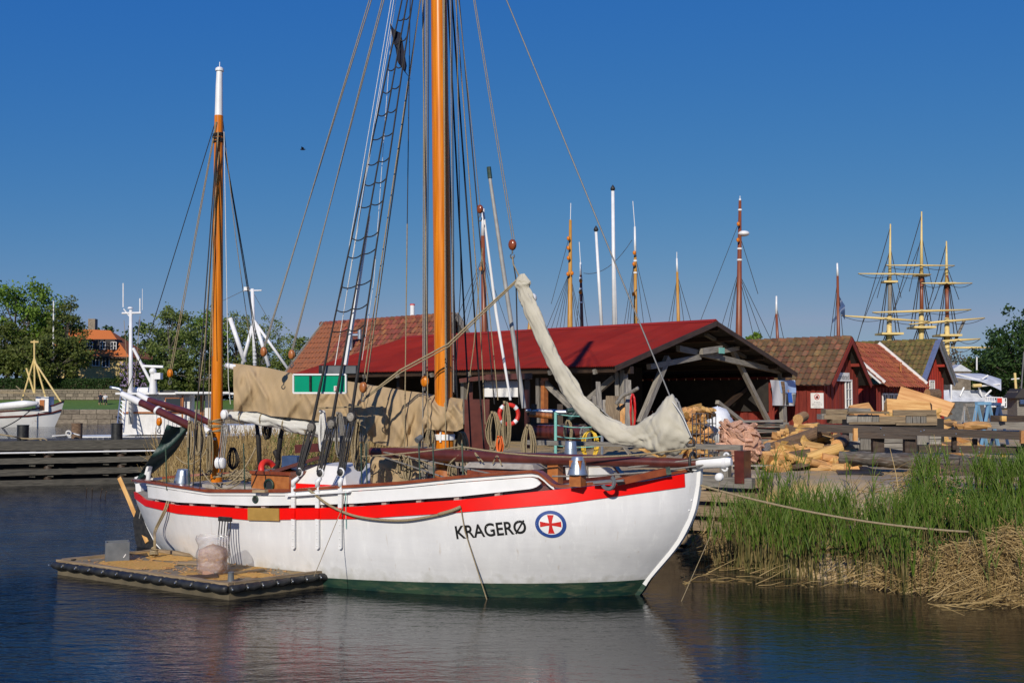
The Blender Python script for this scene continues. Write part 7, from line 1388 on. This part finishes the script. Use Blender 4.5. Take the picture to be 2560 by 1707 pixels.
# green reeds on the bank
m_reed = leafmat('reed_green', (.045, .095, .008), (.085, .155, .014), (.15, .21, .04)); m_stalk = leafmat('reed_stalk', (.07, .075, .02), (.15, .13, .04), (.28, .21, .09)); m_straw = leafmat('straw', (.15, .095, .035), (.34, .235, .095), (.52, .38, .17))
r = random.Random(11); st_b, lf_b = MB(), MB(); o_ = V((3.3, 20.7, 0)); al = V((.70, -.71, 0)).normalized(); inl = V((.71, .70, 0)).normalized()
for k in range(9000):
    s = r.uniform(.25, 13); w_ = r.uniform(-.3, 2.5); P = o_ + al * s + inl * w_
    cl_ = mnoise.noise(V((s * 1.1, w_ * 1.3, 7)))
    if .6 < s < 3.6 and w_ > 1.0 + .25 * sin(s * 3): 
        if r.random() < .93: continue
    if cl_ < -.05 and r.random() < .85: continue
    if s < 1.0 and r.random() < .45: continue
    if 5.2 < s < 9 and w_ < .5 and r.random() < .8: continue
    if s < 3.6 and w_ > 1.0 and r.random() < .3: continue
    if 4.5 < s < 8 and w_ < 1.15 and r.random() < .78: continue
    P.z = max(hz(P.x, P.y), -.1) - .05; h = r.uniform(.75, 1.25) * (1.15 if s < 2 and w_ < .8 else 1) * (1.1 if w_ < .4 else 1)
    if w_ > 1.3: h *= .62
    ln = V((r.gauss(0, .09), r.gauss(0, .09), 0)); sd = V((1, r.uniform(-.6, .6), 0)).normalized(); tp = P + Z * h + ln * h
    ribbon(st_b, [P, lerp(P, tp, .5), lerp(P, tp, .9)], .014, .006, sd)
    for q in range(r.choice((3, 4, 4, 5))):
        f = r.uniform(.5, .93); A = lerp(P, tp, f); dr = V((r.gauss(0, 1), r.gauss(0, .6), 0)).normalized(); L = r.uniform(.22, .45); up = r.uniform(.75, 1.0); E = A + dr * L * (1 - up * .72) + Z * L * up; Mi = lerp(A, E, .55) - dr * L * .06
        ribbon(lf_b, [A, Mi, E], r.uniform(.013, .022), .002, sd)
st_b.build('reed_stems', m_stalk, None, kind='stuff', label='olive reed stems rising from the bank on the right', cat='reeds'); lf_b.build('green_reeds', m_reed, None, kind='stuff', label='fresh green reed leaves along the right bank', cat='reeds')
# dry straw: heaps and fallen stalks
b = MB()
def straw(n, pxr, pyr, zf, tilt, ln=(.4, 1.1), dirx=None, dr=(0, .3)):
    for k in range(n):
        px, py = r.uniform(*pxr), r.uniform(*pyr); P = gz(px, py, 0) + inl * r.uniform(*dr); P.z = max(0, hz(P.x, P.y)) + zf * r.random(); L = r.uniform(*ln); a = (dirx + r.gauss(0, .45)) if dirx is not None else r.uniform(0, 6.28); d = V((cos(a), sin(a) * .7, r.gauss(tilt, .25))).normalized(); sd = d.cross(V((r.gauss(0, .4), -1, r.gauss(0, .3)))).normalized(); M = P + d * L * .5 + Z * r.uniform(-.04, .05)
        ribbon(b, [P, M, P + d * L], .013, .006, sd)
straw(260, (1690, 1790), (1388, 1404), .14, .12, (.3, .7), .2); straw(260, (1720, 1800), (1372, 1396), .3, .35, (.3, .7), .5)
straw(520, (2040, 2320), (1412, 1465), .22, .22, (.4, .9), .35); straw(800, (2300, 3000), (1440, 1530), .12, .1, (.4, 1.0), .3)
straw(220, (1690, 2500), (1400, 1470), .03, .0, (.3, .7), .1, (-.1, .15))
for (cx_, cy_, rx_, h_, n) in ((7.75, 17.2, 1.15, .72, 2300), (6.7, 17.9, .8, .4, 900), (8.9, 16.4, 1.1, .9, 1400), (7.2, 17.5, .7, .6, 700)):
    for k in range(n):
        a = r.uniform(0, 6.28); t = r.random() ** .6; P = V((cx_ + rx_ * t * cos(a), cy_ + rx_ * .75 * t * sin(a), 0)); P.z = max(0, hz(P.x, P.y)) * .6 + h_ * (1 - t * t) * r.uniform(.35, 1.0) * (1 + .5 * mnoise.noise(V((P.x * 2.2, P.y * 2.2, 3)))); d = V((cos(a) * .5 + r.gauss(.35, .8), sin(a) * .3 + r.gauss(0, .5), -.15 + r.gauss(0, .5))).normalized(); L = r.uniform(.3, .8); sd = d.cross(V((0, -1, .3))).normalized(); ribbon(b, [P - d * L * .4, P + Z * .04, P + d * L * .6 - Z * .03], .013, .007, sd)
for px, y0, y1 in ((2335, 1250, 1085), (2322, 1240, 1110), (2225, 1250, 1120), (2380, 1300, 1180), (2360, 1290, 1165), (2350, 1300, 1190), (2400, 1300, 1170), (2440, 1330, 1190)):
    P, T0 = at(px + 25, y1 + (y0 - y1), 19.5), at(px, y1, 19.8); ribbon(b, [P, lerp(P, T0, .5) + V((.02, 0, 0)), T0], .02, .008, V((1, 0, 0)))
b.build('dry_straw', m_straw, None, kind='stuff', label='heaps and fallen stalks of dry straw along the water edge', cat='straw')
# leafy herbs on the slope
b = MB()
for k in range(22000):
    s = r.uniform(2.2, 13); w_ = r.uniform(.45, 2.3) if s > 3.6 else r.uniform(.5, 1.25); P = o_ + al * s + inl * w_
    if mnoise.noise(V((s * 1.4, w_ * 1.6, 21))) < -.12: continue
    P.z = hz(P.x, P.y) + r.random() ** 1.5 * .42; leaf(b, P, r.uniform(.05, .1), r)
b.build('undergrowth', leafmat('herb_leaf', (.02, .075, .010), (.04, .12, .014), (.07, .17, .02)), None, kind='stuff', label='leafy green herbs covering the slope among the reeds', cat='herbs')
# small stones on the bank
for k, (px, py, d) in enumerate(((2000, 1385, 19.6), (2075, 1365, 19.6), (2440, 1350, 18.3), (2430, 1365, 18.1), (1985, 1370, 19.9))): P = at(px, py, d); MB().ball(P, (.2, .16, .15), 10, 6).build('bank_stone', m_stone, None, smooth=True, label=('grey stone at the waterline among green reeds', 'pale boulder half hidden in the reed stems', 'whitish stone beside the straw heap', 'pale concrete lump at the straw heap foot', 'second grey stone just left of the waterline stone')[k], cat='stone', group='stones on the bank')
# tall dry reeds behind the boat
b, g2 = MB(), MB(); r = random.Random(23)
for k in range(5200):
    px, d = r.uniform(405, 935), r.uniform(26.5, 34); P = at(px, 1150, d); P.z = max(hz(P.x, P.y), -.1) - .05; h = r.uniform(1.5, 2.45) * lerp(.85, 1.05, (d - 26) / 8) * (1.0 if px > 560 else .9) * (1 + .16 * mnoise.noise(V((px * .02, d * .4, 0)))); ln = V((r.gauss(.1, .22), r.gauss(0, .15), 0)); tp = P + Z * h + ln * h; sd = V((1, r.uniform(-.5, .5), 0)).normalized(); tgt = g2 if (690 < px < 800 and r.random() < .45) else b
    ribbon(tgt, [P, lerp(P, tp, .55) - ln * .1, tp], .026, .01, sd)
    for q in range(2): A = lerp(P, tp, r.uniform(.3, .95)); e = V((r.gauss(0, .5), r.gauss(0, .3), r.uniform(-.3, .6))).normalized() * r.uniform(.25, .5); ribbon(tgt, [A, A + e * .6 + Z * .03, A + e], .02, .004, sd)
b.build('dry_reeds', m_straw, None, kind='stuff', label='tall dry straw-coloured reed bed behind the boat', cat='reeds'); g2.build('young_reeds', m_reed, None, kind='stuff', label='patch of green shoots in the dry reed bed behind the boat', cat='reeds')
for k, (x0, y0, x1, y1) in enumerate(((230, 1228, 236, 1245), (215, 1236, 210, 1244), (262, 1226, 261, 1252), (250, 1238, 243, 1246))): MB().tube([gz(x0, y1, -.05), gz(x0, y1, 0) + V((.02 * k, 0, .3))], .012, 5).build('reed_stub', m_bark, None, label='single dead reed stub in the open water behind the raft', cat='reed stub', group='reed stubs in the water')
